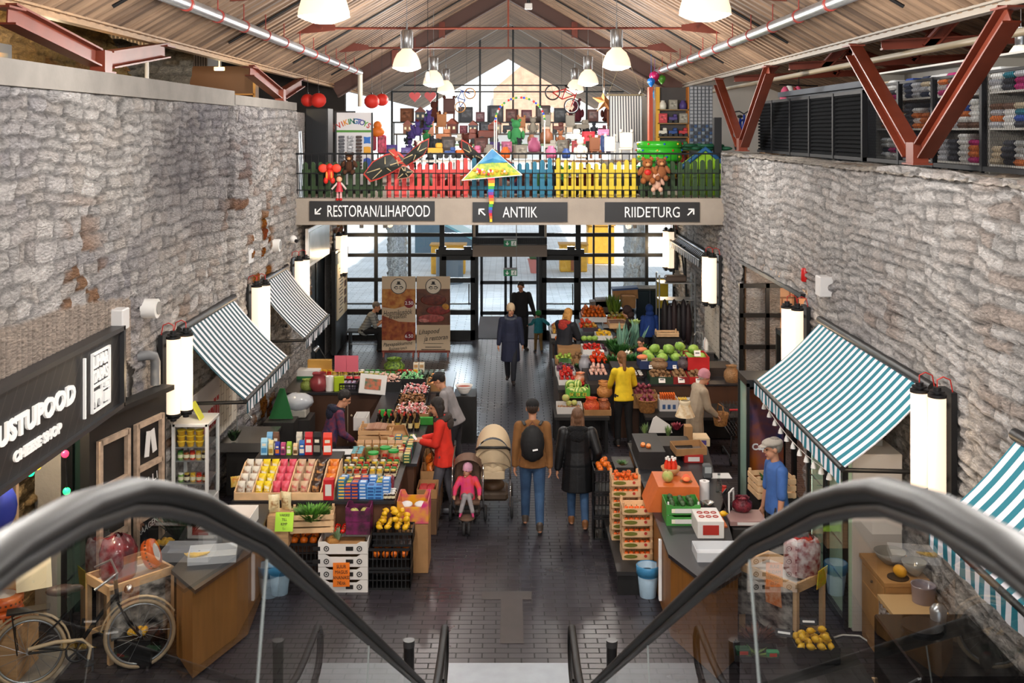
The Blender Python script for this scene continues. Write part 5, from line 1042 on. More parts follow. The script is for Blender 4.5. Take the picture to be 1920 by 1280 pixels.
def leaf_bunch(nm,lb,loc,n,h,sp,col,col2,wid=.02,cat='vegetable',group=None,droop=.5,seed=1):
 rd=random.Random(seed);q=MB()
 for k in range(n):
  a=rd.uniform(0,6.28);r=rd.uniform(.1,1)*sp;hh=h*rd.uniform(.6,1.0);x0,y0=.25*r*math.cos(a),.25*r*math.sin(a);x1,y1=r*math.cos(a),r*math.sin(a);px,py=-math.sin(a)*wid,math.cos(a)*wid
  b=[]
  for i in range(4):
   u=i/3;wv=(0.35,1.0,.8,.06)[i];zz=hh*(u-droop*u*u*.5);b+=[(x0+(x1-x0)*u+px*wv,y0+(y1-y0)*u+py*wv,zz),(x0+(x1-x0)*u-px*wv,y0+(y1-y0)*u-py*wv,zz)]
  q.add(b,[(0,1,3,2),(2,3,5,4),(4,5,7,6)],rd.randrange(2))
 o=q.obj(nm,[mat(nm+'_a'+col,col,.55),mat(nm+'_b'+col2,col2,.55)]);o.location=loc;return tag(o,lb,cat,group)
def basket(x,y,z,r,h,lb,handle=True):
 t=thing('wicker_basket',lb,'basket',(x,y,z));wk=mat('wicker','#9a6a34',.7,col2='#6f4720',vs=30,bump=.6,bs=60);pr=[(r*.78,0)]
 for k in range(9):pr.append((r*(.8+.2*k/8)+.006*(k%2),h*(k+.5)/9))
 MB().lathe(pr,n=22,close=False).lathe([(0,.01),(r*.78,.01)],n=22,close=False).lathe([(p[0]-.015,p[1])for p in pr],n=22,close=False).obj('basket_body',wk,t)
 m=MB().tube([(r*math.cos(a),r*math.sin(a),h)for a in[i*6.283/24 for i in range(24)]],.016,n=7,closed=True);m.obj('rim',wk,t)
 if handle:
  for s in(-1,1):MB().tube([(s*r,-.06,h),(s*(r+.02),-.04,h+.06),(s*(r+.02),.04,h+.06),(s*r,.06,h)],.01,n=6).obj('handle',wk,t)
 return t
def net_bag(x,y,z,r,h,lb,col,nm='net_bag',cat='bag of vegetables',fruitcol=None,gl=None):
 t=thing(nm,lb,cat,(x,y,z));q=MB().lathe([(r*.75,0),(r,h*.25),(r*.97,h*.6),(r*.6,h*.85),(r*.75,h)],n=18,close=False);q.v=[tuple(Vector(v)*(1+jit(.035)))for v in q.v]
 q.obj('bag',gl or mat('net_'+col.strip('#'),col,.5,col2=fruitcol,vs=22,bump=.8,bs=40),t)
 m=MB();rd=random.Random(int(x*100))
 for k in range(16):a=rd.uniform(0,6.28);m.ball((r*.55*math.cos(a)*rd.random(),r*.55*math.sin(a)*rd.random(),h*.72),.035,8,6)
 m.obj('contents',mat('net_in_'+(fruitcol or col).strip('#'),fruitcol or col,.5,var=.2,vs=20),t);return t
# RIGHT STALL (vegetables)
for lb,x,w in(('short dark market table at the aisle corner of the right stall',1.28,.95),('long dark market table under the carrots and red onions',3.25,1.75)):
 t=thing('market_table',lb,'table',(x,18.95,0));MB().box((0,0,.61),(w,.95,.05)).obj('table_top',plain('#1c1a19'),t);MB().box((0,.43,.3),(w,.02,.56)).obj('dark_skirt',plain('#141214'),t)
 for sx in(-1,1):
  for sy in(-.4,.4):MB().box((sx*(w/2-.05),sy,.295),(.05,.05,.59)).obj('leg',BLACK,t)
t=thing('brown_counter','brown panelled counter carrying the potatoes and cabbages','counter',(3.12,20.0,0));MB().box((0,0,.48),(2.4,1.1,.96)).obj('counter_body',BROWN,t);MB().box((0,0,.975),(2.5,1.2,.03)).obj('counter_top',TOPB,t)
t=thing('cabbage_step','low dark step behind the potatoes under the cabbages','step',(3.1,20.32,.99));MB().box((0,0,.08),(2.3,.6,.16)).obj('step_board',plain('#2a211c'),t)
def slab_table(lb,x0,x1,y0,y1):
 t=thing('side_table',lb,'table',((x0+x1)/2,(y0+y1)/2,0));w,L=x1-x0,y1-y0;MB().box((0,0,.79),(w,L,.05)).obj('table_top',plain('#221f1d'),t);MB().box((-w/2+.04,0,.39),(.03,L-.1,.76)).box((0,-L/2+.05,.39),(w-.1,.03,.76)).obj('side_panel',plain('#3a2a20'),t)
 for x in(-w/2+.1,w/2-.1):
  for y in(-L/2+.15,L/2-.15):MB().box((x,y,.38),(.06,.06,.76)).obj('leg',BLACK,t)
slab_table('dark vegetable table along the aisle, near part with the tomatoes',.92,1.86,19.7,22.4);slab_table('dark vegetable table along the aisle, far part with the oranges',1.7,3.0,22.45,27.1);slab_table('small dark table of apples at the far aisle corner',.98,1.5,24.2,26.2)
zt=.636
x,y,w=at(1045,1092,776,zt);tray(x,y,zt,w,.42,.12,'white crate of mushrooms at the aisle corner of the right stall',CARDW,nm='white_crate',cat='crate');fill(fruit('mushroom',.025,'#a8805e','#8a6448',None,sz=.7,rough=.8),x,y+.02,zt+.02,w-.04,.36,.055,'brown mushroom in the white crate at the aisle corner','mushrooms in the white crate')
for k in range(2):tl=K_MELON.put((x+.1*k,y+.3+.04*k,zt+.06),('netted melon lying on the mushrooms','second netted melon lying behind the mushrooms')[k],None,0,.7)
x,y,w=at(1096,1146,779,zt);tray(x,y,zt,w,.5,.1,'long cardboard tray with the red net of carrots',CARD);net_bag(x-.1,y+.17,zt+.012,.14,.26,'red net sack of carrots in the long cardboard tray','#c23a22',fruitcol='#d8602a');net_bag(x+.12,y+.3,zt+.012,.13,.2,'clear brown sack of vegetables behind the red net','#8a4a2c',fruitcol='#a8623a')
for px in(1106,1136):price_card(P(px,777,zt+.01)+Vector((0,-.03,0)),f'white price card on the long cardboard tray, {"left" if px < 1110 else "right"} one',.08)
x,y,w=at(1198,1233,776,zt);basket(x,y+.16,zt,.165,.21,'round wicker basket of red onions on the front row');fill(K_RONION,x,y+.02,zt+.18,.27,.27,.07,'red onion in the round wicker basket','red onions, round basket',.05)
tray(x,y+.38,zt,.42,.34,.26,'tall cardboard box of red onions behind the wicker basket',CARD);fill(K_RONION,x,y+.4,zt+.2,.38,.3,.07,'red onion in the tall cardboard box','red onions, tall box',.06)
x,y,w=at(1237,1272,771,zt);tray(x,y,zt,w,.4,.2,'white printed box of carrots on the front row',CARDW,print_=plain('#3a5a8a'));fill(K_CARROT,x,y+.05,zt+.17,w-.04,.32,.045,'orange carrot in the white printed box','carrots in the white box',.04,3,rz=0)
x,y,w=at(1274,1300,768,zt);tray(x,y,zt,w,.4,.12,'grey white flat tray right of the carrots',CARDW,nm='white_tray');fill(K_BAN,x-.1,y+.0,zt+.14,.3,.3,.06,'yellow banana lying across the grey white tray','bananas on the tray',0,mx=7)
zt=.82
x,y,w=at(1062,1106,746,zt);t=tray(x,y,zt,w,.36,.16,'bright green printed box of striped melons',plain('#5fae3a'),notch=.05,print_=plain('#d8c83a'));MB().text('DULCE',.09,place((0,-.194,.06),(1,0,0),(0,0,1))).obj('box_lettering',plain('#2a5a1c'),t)
for k in range(5):K_WMEL.put((x-.12+.12*(k%3),y+.1+.15*(k//3),zt+.02+.09*(k//3)),'green striped melon in the bright green box','striped melons in the green box',k*1.1)
x,y,w=at(1052,1070,752,zt);K_MELON.put((x,y+.05,zt-.02),'yellow melon standing left of the green box',None,0,.9)
x,y,w=at(1048,1080,722,zt);tray(x,y,zt,w,.7,.1,'white box heaped with vine tomatoes at the aisle',CARDW,nm='white_box');fill(K_TOM,x,y+.02,zt+.03,w-.03,.64,.066,'red tomato in the heap beside the aisle','tomatoes in the aisle heap',.06,2)
x,y,w=at(1080,1099,724,zt);net_bag(x,y+.25,zt,.12,.2,'clear bag of orange peppers beside the tomato heap','#b85a2a',fruitcol='#d8641e',gl=mat('cloudy_bag','#d9b49a',.3,col2='#c8622a',vs=10));fill(K_TOM,x,y+.0,zt,w,.2,.07,'red tomato lying in front of the clear bag','tomatoes before the bag',0)
zt=.98
t=thing('display_riser','slanted dark riser lifting the peppers and shallots','riser',(1.66,20.5,.817));MB().box((0,0,.08),(.45,2.2,.16)).obj('riser_board',plain('#2b2420'),t)
x,y,w=at(1104,1142,713,zt);tray(x,y,zt,w,.44,.1,'dark box heaped with pinkish shallots',plain('#2a2a33'));fill(K_GARLIC,x,y+.02,zt+.03,w-.03,.4,.055,'pinkish shallot in the dark box behind the woman in yellow','shallots in the dark box',.06,2)
x,y,w=at(1105,1143,691,zt);tray(x,y,zt,w,.5,.1,'dark box heaped with red bell peppers',plain('#2a2a33'));fill(K_PEPPER,x,y+.02,zt+.02,w-.03,.46,.085,'red bell pepper in the heap behind the shallots','bell peppers in the heap',.07,2)
x,y,w=at(1098,1126,735,.83);tray(x,y-.05,.83,w,.3,.13,'brown wooden box tilted below the shallots',BROWN,nm='brown_box')
x,y,w=at(1124,1147,748,.82);net_bag(x,y+.2,.82,.14,.22,'net of brown onions beside the woman in yellow','#b8763a',fruitcol='#c48a4a');net_bag(x+.0,y+.52,.82,.12,.2,'second net of brown onions behind the first','#a8662e',fruitcol='#c48a4a')
x,y,w=at(1143,1170,714,.98);fill(K_GARLIC,x+.1,y,.995,.28,.5,.06,'pinkish shallot on the red tray right of the woman in yellow','shallots on the red tray');tray(x+.1,y-.02,.98,.32,.54,.06,'red plastic tray of shallots right of the woman in yellow',plain('#b01c1c'),nm='red_tray')
K_PJAR=Kind('pickle_jar','jar',[('jar',MB().lathe([(.04,0),(.042,.01),(.042,.075),(.034,.09)],n=14).mesh('jar',mat('dark_jam','#3a1a14',.15))),('lid',MB().cyl((0,0,.088),(0,0,.105),.038,n=14).mesh('lid',mat('lid_white','#dedad2',.35)))])
x,y,w=at(1180,1206,716,.99);lattice_crate(x,y,.99,w+.04,.5,.1,'black crate of small white-lidded jars');
for k in range(9):K_PJAR.put((x-.1+.1*(k%3),y+.1+.14*(k//3),1.01),'small dark jar with a white lid in the black crate','white-lidded jars in the black crate')
for px0,px1,c,nm,s in((1220,1262,'#1f3a26','dark green','left'),(1263,1292,'#8a1a1c','dark red','middle'),(1293,1328,'#b81f1c','bright red','right')):
 x,y,w=at(px0,px1,720,.99);tray(x,y,.99,w,.5,.13,f'{nm} plastic crate of potatoes, the {s} of three',plain(c),nm='potato_crate',cat='crate');fill(K_POT,x,y+.02,1.03,w-.03,.46,.068,f'earthy potato in the {nm} crate',f'potatoes in the {nm} crate',.05,2)
 price_card(P((px0+px1)/2,720,.99)+Vector((0,-.03,.03)),f'white price card on the {nm} potato crate',.12)
net_bag(P(1236,700,1.1).x,19.85,1.19,.17,.16,'clear bag of potatoes lying on the potato heap','#8f7458',fruitcol='#8a6844',nm='potato_bag');net_bag(P(1282,695,1.15).x,19.85,1.19,.11,.2,'grey bag standing on the potato heap','#5f565a',fruitcol='#4a4046',nm='grey_bag');net_bag(4.1,19.6,.99,.14,.3,'brown paper sack at the right end of the potatoes','#a07a52',fruitcol='#8a6844',nm='paper_sack')
for px0,px1,c,nm in((1200,1240,'#1c2f5a','dark blue'),(1241,1288,'#1f3f7a','blue')):
 x,y,w=at(px0,px1,692,1.16);tray(x,y,1.16,w,.5,.15,f'{nm} plastic crate under the cabbages',plain(c),nm='blue_crate',cat='crate')
 price_card(P((px0+px1)/2,690,1.2)+Vector((0,-.03,0)),f'small price card on the {nm} crate',.07)
x,y,w=at(1290,1330,694,1.16);tray(x,y,1.16,w,.6,.24,'tall red plastic crate of cabbages at the right end',plain('#c01c20'),nm='red_crate',cat='crate')
fill(K_CAB,P(1272,690,1.2).x,19.98,1.21,1.2,.6,.2,'pale green cabbage in the pile on the blue and red crates','cabbages in the pile',.05,1,sc=.86)
K_PAP=Kind('papaya_half','fruit',[('p',MB().ball((0,0,.05),(.11,.07,.05),14,8).mesh('papaya_half',mat('papaya','#e0724a',.4,col2='#e89a6a')))])
for px,py,lb in((1204,662,'cut orange pumpkin wedge left of the cabbages, upper'),(1204,676,'cut orange pumpkin wedge left of the cabbages, lower')):K_PAP.put(P(px,py,1.3)+Vector((0,0,.02)),lb,None,.3)
price_card(P(1208,680,1.25),'white price card on the cut pumpkin',.12);price_card(P(1308,668,1.5),'white price card among the right cabbages',.12)
for i,(px,py,h,sp,n,c,c2)in enumerate(((1150,690,.3,.3,200,'#1f4a1c','#2f6a2a'),(1185,688,.32,.3,200,'#1c4420','#35702c'),(1165,672,.38,.3,200,'#24501f','#3a7030'),(1200,668,.3,.26,160,'#1f4a24','#2a5f2a'),(1150,660,.36,.28,160,'#2a5a24','#47803a'))):
 leaf_bunch('herb_bunch',('dark green dill bunch at the front left of the greens','dark green parsley bunch at the front right of the greens','tall parsley bunch in the middle of the greens','dark green bunch at the right end of the greens','lighter green bunch at the back left of the greens')[i],P(px,py,.98)+Vector((0,.1,0)),n,h,sp,c,c2,.028,'herbs',seed=i)
for i,(px,py)in enumerate(((1165,655),(1180,652),(1196,650))):
 leaf_bunch('leek_bunch',('leek bunch with grey green leaves, left of three','leek bunch with grey green leaves, middle of three','leek bunch with grey green leaves, right of three')[i],P(px,py,1.12)+Vector((0,.1,0)),16,.6,.32,'#5f8a7a','#7fa890',.028,'leeks',droop=.2,seed=20+i)
leaf_bunch('white_radish','white rooted bunch lying on the dark greens',P(1175,665,1.35),10,.12,.16,'#e4e0d2','#6a9a4a',.02,'vegetable',seed=31)
leaf_bunch('lettuce','pale green lettuce in plastic behind the leeks',P(1190,610,1.3),60,.18,.16,'#9cc05a','#c3d88a',.05,'vegetable',seed=33);leaf_bunch('celery','pale green celery bunch below the tomato crate',P(1112,676,1.0),30,.14,.26,'#b3cc7a','#d3dfa8',.03,'vegetable',droop=.9,seed=35)
x,y,w=at(1046,1076,692,.83);tray(x,y,.83,w,.5,.1,'box of dark cucumbers at the aisle',CARD);fill(K_ZUC,x,y+.05,.87,w-.06,.42,.05,'dark green cucumber in the box at the aisle','cucumbers at the aisle',.03,2,tumble=False,rz=.1,mx=22);leaf_bunch('broccoli','dark broccoli beside the cucumbers',P(1086,690,.9),60,.12,.14,'#2a4a2c','#3f5f3a',.04,'vegetable',seed=37)
x,y,w=at(1047,1092,670,.83);bin_box(x,y+.1,.83,w,.5,.16,'plain brown cardboard box before the blonde woman',CARD);net_bag(P(1088,668,.9).x,20.9,.9,.12,.3,'grey plastic bag standing beside the tomato crate','#8a8a90',fruitcol='#a8a8ac',nm='plastic_bag',gl=mat('grey_film','#9a9aa0',.3))
x,y,w=at(1093,1130,668,1.0);tray(x,y,1.0,w,.6,.14,'white box of bright red tomatoes facing the aisle',CARDW,nm='white_box');fill(K_TOM,x,y+.02,1.05,w-.03,.3,.068,'bright red tomato in the white box, front','tomatoes in the white box',.03,2);fill(fruit('cherry_tomato',.022,'#a81c14','#8a1410','#3a5a1c'),x,y+.32,1.08,w-.03,.26,.045,'small dark red tomato in the back half of the white box','small tomatoes in the white box',.03)
price_card(P(1128,665,1.1),'white price card leaning on the tomato box',.11)
for k in range(3):K_CABW=K_CAB.put(P(1096+k*10,642,1.05)+Vector((0,.1,.02)),('pale cauliflower behind the tomato box, left','pale cauliflower behind the tomato box, middle','pale cauliflower behind the tomato box, right')[k],None,k,.55)
x,y,w=at(1118,1148,636,1.0);tray(x,y,.98,w,.5,.1,'flat box of lemons in the middle of the side table',CARDW,nm='white_box');fill(K_LEMON,x,y+.02,1.02,w-.02,.46,.08,'yellow lemon in the flat box on the side table','lemons on the side table',.04)
x,y,w=at(1094,1122,622,.98);tray(x,y,.98,w,.5,.1,'dark punnet box left of the lemons',plain('#3a2a33'));fill(K_APPLE,x,y+.02,1.0,w,.46,.09,'yellow red apple in the dark box left of the lemons','apples left of the lemons',.02)
x,y,w=at(1143,1176,616,1.08);tray(x,y,1.08,w,.6,.12,'open wooden box of brown nuts',WOOD,inner=mat('nuts','#6a3a1f',.8,col2='#8a5a33',vs=60,bump=1,bs=90),nm='nut_box');
tag(MB().box((0,0,.0),(w-.03,.55,.09),b=.03).obj('loose_nuts',mat('nuts','#6a3a1f')),None,None,None,'stuff').location=(x,y+.3,1.15)
x,y,w=at(1090,1138,604,1.05);tray(x,y,1.05,w,.7,.12,'white box of oranges wrapped in paper',CARDW,nm='white_box');fill(K_ORANGE,x,y+.02,1.1,w-.02,.66,.088,'orange in the white box near the glass front','oranges near the glass front',.06,2)
x,y,w=at(1086,1112,618,1.0);fill(K_PEPPER,x,y+.0,1.02,w,.4,.095,'orange red pepper left of the oranges','peppers left of the oranges',.03)
x,y,w=at(1034,1053,634,.84);tray(x+.05,y,.84,w+.1,.8,.1,'white box of yellow apples at the far aisle corner',CARDW,nm='white_box');fill(K_APPLE,x+.05,y+.02,.88,w+.06,.76,.085,'yellow apple at the far aisle corner','apples at the far aisle corner',.05,2)
fill(K_ORANGE,x+.06,y-.45,.83,w,.4,.09,'orange beside the far aisle apples','oranges at the far aisle corner',.03)
for i,(px,py)in enumerate(((1146,592),(1157,594))):leaf_bunch('potted_grass',('green bushy plant behind the nuts, left','green bushy plant behind the nuts, right')[i],P(px,py,1.1)+Vector((0,.2,.05)),70,.5,.2,'#4a6a1c','#6a8a2c',.02,'plant',droop=.2,seed=50+i)
for k in range(6):K_MELON.put(P(1142+5*k,594-(k%2)*5,1.15),'small orange brown squash under the bushy plants','small squashes',k,.5)
for i,(px0,px1,py,z,h,lb,m_)in enumerate(((1166,1192,578,1.15,.3,'cardboard box tilted behind the nuts',CARD),(1150,1196,560,1.3,.24,'wide cardboard box with a blue lid at the back',CARD),(1105,1140,580,.95,.3,'grey brown box at the back left of the fruit',mat('taupe_card','#7a6f66',.8)),(1112,1146,566,1.1,.2,'grey box stacked on the back row',mat('grey_card','#8f8a86',.8)))):
 x,y,w=at(px0,px1,py,z);t=bin_box(x,min(y,27.2),z,w,.4,h,lb,m_);t.rotation_euler=(0,jit(.12),0)
 if i==1:MB().box((0,0,h+.02),(w+.02,.42,.05)).obj('blue_lid',plain('#274a7a'),t)
x=DX(1216,27.6);t=thing('dark_bin_cabinet','tall dark double bin cabinet beside the glass front','cabinet',(x,27.7,0));MB().box((-.17,0,.75),(.34,.6,1.5),b=.02).box((.2,0,.75),(.34,.6,1.5),b=.02).obj('cabinet_body',mat('petrol_metal','#24343c',.3,.3),t);MB().box((-.17,0,1.52),(.36,.62,.05)).box((.2,0,1.52),(.36,.62,.05)).obj('lid',plain('#1b2326'),t)
x=DX(1244,27);t=MB().box((0,0,0),(.3,.06,.75),b=.02).obj('yellow_apron',plain('#c9b01c'));t.location=(x,27.2,1.45);tag(t,'yellow apron hanging beside the clothes rack','apron')
x=DX(1269,25.2);t=thing('coat_rack','metal shelf rack hung with dark coats by the right wall','rack',(x,25.4,0))
for sx in(-.42,.42):
 for sy in(-.25,.25):MB().cyl((sx,sy,0),(sx,sy,2.2),.02,n=8).obj('leg',GALV,t)
for z in(.4,1.6,2.0):MB().box((0,0,z),(.84,.5,.02)).obj('wire_shelf',GALV,t)
for k in range(6):MB().ball((-.3+k*.11,-.3,1.15-.1*(k%2)),(.09,.1,.5),10,8).obj('dark_coat',plain(('#1b1618','#221c22','#2c1c1e')[k%3]),t)
tag(MB().box((0,0,0),(.5,.3,.14),b=.03).obj('rack_bag',plain('#6a5a50')),'bundle lying on top of the metal shelf rack','bundle').location=(x,25.4,2.09)
x,y,w=at(1290,1338,656,.9);t=thing('sink_unit','steel sink unit on the right wall behind the cabbages','sink',(3.92,23.0,0));MB().box((0,0,.44),(.9,.7,.86)).obj('cabinet_body',plain('#3a3634'),t);MB().box((0,0,.89),(.96,.74,.03)).lathe([(0,.86),(.2,.86),(.26,.91)],n=20,sx=1.2,close=False).obj('basin',mat('steel','#a9a8a4',.25,.9),t);MB().tube([(.3,.2,.9),(.3,.2,1.2),(.15,.1,1.25),(.1,.05,1.18)],.015,n=8).obj('tap',GALV,t)
wood_crate(3.62,24.2,.92,.5,.34,.1,'shallow wooden crate standing behind the steel sink',0,WOODL,2);t=bin_box(3.62,24.15,0,.6,.4,.9,'dark cupboard under the shallow wooden crate',plain('#2a2624'))
for k in range(3):t=MB().lathe([(.04,0),(.04,.16),(.015,.2),(.015,.23)],n=10).obj('soap_bottle',plain(('#e4e0da','#d9c8c0','#c9cfd4')[k]));t.location=(4.25,22.85+.1*k,.905);tag(t,('white soap bottle on the right sink, nearest','pinkish soap bottle on the right sink, middle','grey soap bottle on the right sink, farthest')[k],'bottle')
KB=[(K_ORANGE,'orange','oranges'),(K_TOM,'red tomato','tomatoes'),(K_APPLE,'yellow apple','apples'),(K_LEMON,'yellow lemon','lemons'),(K_PEPPER,'red bell pepper','peppers'),(K_GARLIC,'pink shallot','shallots'),(K_MAND,'orange mandarin','mandarins'),(K_POT,'brown potato','potatoes'),(fruit('plum',.034,'#4a1c3a','#6a2a4a'),'dark plum','plums'),(fruit('green_apple',.036,'#8fae3a','#a9c050'),'green apple','green apples')]
for i,(X,Y,j,w,dp,z)in enumerate(((1.9,22.62,8,.44,.5,.82),(2.42,22.62,9,.44,.5,.82),(2.42,23.25,5,.44,.5,.83),(2.72,25.2,9,.4,.5,.84),(2.5,25.75,0,.4,.4,.84),(2.75,26.4,3,.4,.5,.84),(1.24,25.3,6,.42,.5,.82),(1.15,21.85,9,.36,.4,.82),(1.12,20.75,8,.36,.5,.82),(1.5,21.9,7,.3,.4,.82))):
 k,n1,n2=KB[j];cl_=('white','brown')[i%2];pos=('first','second','third','fourth','fifth','sixth','seventh','eighth','ninth','tenth','eleventh','twelfth','thirteenth','fourteenth')[i];wh='far' if Y>22.4 else 'near';tray(X,Y,z,w,dp,.1,f'{cl_} fruit tray of {n2} on the {wh} side table, {"deeper" if Y > 24 or 20.7 < Y < 21.9 else "nearer"} one',CARDW if i%2==0 else CARD,nm='fruit_tray');fill(k,X,Y+.01,z+.05,w-.02,dp-.02,.08,f'{n1} in the {cl_} tray on the {wh} side table',f'{n2} in the {cl_} tray, {wh} side table',.03)
# JUICE STAND (right, near)
poly=[(1.78,15.9),(1.76,11.72),(2.09,10.82),(2.46,11.25),(2.95,15.9)]
t=thing('juice_counter','dark topped wooden counter of the juice stand','counter',(0,0,0));MB().prism([(x+(.03 if x<2.1 else-.03),y+.04)for x,y in poly],.03,.91,'z').obj('counter_body',mat('oak_front','#8a5a22',.45,var=.15,vs=2.5,stretch=(6,6,.6)),t);MB().prism(poly,.91,.95,'z').obj('counter_top',TOPB,t);MB().box((1.765,12.4,.5),(.03,.06,.7)).obj('door_handle',WHITE,t)
t=thing('low_bench','low black bench under the stacked mandarin crates','bench',(1.52,13.9,0));MB().box((0,0,.265),(.42,2.1,.05)).obj('bench_top',plain('#242324'),t);MB().box((0,-1.0,.12),(.4,.05,.24)).box((0,1.0,.12),(.4,.05,.24)).box((0,0,.12),(.3,2.0,.23)).obj('bench_body',plain('#161516'),t)
MLEAF=plain('#6a6a22');MRED=plain('#c0392a')
def mandarin_crate(x,y,z,n,st,fillit):
 t=thing('mandarin_crate',f'pale wooden mandarin crate, {n} in the {st} stack','crate',(x,y,z));w,dp,h=.37,.3,.125
 for sx in(-1,1):
  for sy in(-1,1):MB().prism([(sx*(w/2-.03),sy*(dp/2-.03)),(sx*(w/2),sy*(dp/2-.03)),(sx*(w/2),sy*(dp/2))],0,h+.02,'z').obj('corner_post',WOODL,t)
 for s,nm in((-1,'front_side'),(1,'back_side')):MB().box((0,s*dp/2,.04),(w,.008,.075)).obj(nm,WOODL,t)
 for s in(-1,1):MB().box((s*w/2,0,.05),(.008,dp,.09)).obj('end_side',WOODL,t)
 MB().box((0,0,.01),(w,dp,.01)).obj('crate_floor',WOODL,t)
 m=MB().prism([(-.17+.085+.085*math.cos(a),.045+.024*math.sin(a))for a in[i*.5236 for i in range(12)]],-dp/2-.008,-dp/2-.004).prism([(.1+.02*math.cos(a),.05+.02*math.sin(a))for a in[i*.785 for i in range(8)]],-dp/2-.008,-dp/2-.004,mi=1);m.obj('printed_leaf',[MLEAF,MRED],t)
 if fillit==2:fill(K_MAND,x,y-dp/2+.01,z+.05,w-.03,dp-.03,.066,f'mandarin in the {n} crate of the {st} stack',f'mandarins, {n}, {st} stack',.02)
 else:
  for k in range(5):K_MAND.put((x-.14+k*.068,y-dp/2+.05,z+.042),f'mandarin showing at the front of the {n} crate, {st} stack',f'mandarins, {n}, {st} stack',k)
names5=['lowest','second','third','fourth','fifth','sixth','topmost']
for k in range(5):mandarin_crate(1.6,13.35,.29+k*.14,names5[k]if k<4 else 'topmost','near',0 if k<4 else 0)
for k in range(6):mandarin_crate(1.53,13.98,.29+k*.14,names5[k]if k<5 else 'topmost','far',0 if k<5 else 2)
leaf_bunch('mandarin_leaves','dark green leaves lying on the far mandarin stack',(1.5,14.05,1.2),24,.08,.16,'#2a4a22','#3f6a2c',.02,'leaves',seed=61)
for k in range(3):lattice_crate(1.33,14.6,.0+k*.32,.3,.4,.31,f'black lattice crate beside the far mandarin stack, {("lowest", "middle", "top")[k]}')
fill(K_ORANGE,1.33,14.62,.9,.26,.36,.085,'orange in the top black crate by the mandarin stacks','oranges by the mandarin stacks',.02)
t=thing('orange_box','slant-sided orange wooden display box on the juice counter','display box',(2.06,13.3,.95));ORW=mat('orange_ply','#c8642a',.5,var=.08);MB().prism([(-.36,0),(.27,0),(.27,.31),(-.23,.31)],-.3,.3).obj('box_shell',ORW,t)
t=thing('red_juice_bowl','wooden bowl with small bottles of red juice on the orange box','bowl',(2.05,13.46,1.262));MB().lathe([(.06,0),(.1,.04),(.125,.1),(.118,.1),(.09,.04),(0,.02)],n=20,close=False).obj('bowl',mat('bowl_wood','#b58a5a',.5),t)
K_RJ=Kind('juice_bottle','juice bottle',[('bottle',MB().lathe([(.026,0),(.028,.01),(.028,.1),(.014,.13),(.014,.15)],n=12).mesh('bottle',mat('red_juice','#d83a22',.15))),('cap',MB().cyl((0,0,.148),(0,0,.175),.017,n=10).mesh('cap',mat('cap_white','#ece8e2',.4)))])
for k in range(6):a=k*1.047;K_RJ.put((2.05+.055*math.cos(a),13.46+.055*math.sin(a),1.305),'small bottle of red juice with a white cap in the wooden bowl','red juice bottles in the bowl')
K_MELON.put((1.97,13.18,1.262),'round netted melon on the orange display box',None,0,.95)
t=thing('cut_grapefruit','cut pink grapefruit half on a glass saucer on the orange box','fruit',(2.2,13.2,1.262));MB().ball((0,0,.035),(.06,.06,.03),14,8).obj('rind',plain('#e88a4a'),t);MB().cyl((0,-.02,.05),(0,-.026,.056),.05,n=16).obj('flesh',plain('#e0603a'),t);MB().cyl((0,0,0),(0,0,.006),.08,n=18).obj('saucer',glassy('clear_glass'),t)
for k in range(2):
 x,y,w=at(1250,1313,985,.95);t=tray(x,y,.95+k*.125,w,.36,.12,f'green and white printed avocado box, {"lower" if k == 0 else "upper"} one',plain('#3f8a3a'),print_=plain('#e8e2cc'),nm='avocado_box',notch=.02)
 MB().box((0,-.19,.05),(w*.5,.006,.05)).obj('white_band',CARDW,t)
 for s in(-1,1):MB().box((s*(w/2-.02),-.17,.1),(.02,.02,.1)).obj('corner_tab',CARDW,t)
fill(K_AVO,x,y+.03,1.125,w-.06,.3,.085,'dark green avocado in the upper avocado box','avocados in the upper box',.01,1,tumble=False)
x,y,w=at(1308,1358,1010,.95);t=bin_box(x,y,.95,w,.45,.2,'white fruit box with red printed circles on the juice counter',CARDW,face=plain('#a8281c'));m=MB()
for k in range(6):m.tube([(-.08+.08*(k%3)+.03*math.cos(a),-.08+.13*(k//3)+.03*math.sin(a),.204)for a in[i*.628 for i in range(10)]],.006,n=4,closed=True)
m.obj('printed_rings',plain('#a8281c'),t)
def roll(x,y,z,r,h,lb):
 t=thing('paper_roll',lb,'paper roll',(x,y,z));MB().cyl((0,0,0),(0,0,h),r,n=22).obj('paper',mat('tissue','#e9e6e4',.9),t);MB().cyl((0,0,h),(0,0,h+.002),r*.3,n=14).obj('core',plain('#8a8078'),t)
x,y,w=at(1312,1333,940,.95);roll(x,y+.06,.95,.062,.24,'white kitchen paper roll on the juice counter')
x,y,w=at(1313,1342,962,.95);t=thing('citrus_press','black citrus press with a steel bowl on the counter','press',(x,y,.95));MB().box((0,0,.05),(.17,.2,.1),b=.02).obj('press_base',PLB,t);MB().lathe([(.05,.1),(.075,.14),(.07,.14),(0,.11)],n=16,close=False).obj('bowl',mat('steel','#a9a8a4',.25,.9),t)
tag(MB().box((0,0,.008),(.3,.5,.016)).obj('orange_board',mat('orange_ply','#c8642a')),'orange cutting board lying on the juice counter','board').location=(2.42,12.75,.95)
x,y,w=at(1316,1336,895,.95);t=thing('card_reader','grey card reader standing on the juice counter','card reader',(x,y,.95));MB().box((0,0,.09),(.12,.14,.18),b=.02).obj('reader_body',plain('#55585a'),t);MB().box((0,-.072,.12),(.09,.004,.08)).obj('screen',plain('#a9b0b0'),t)
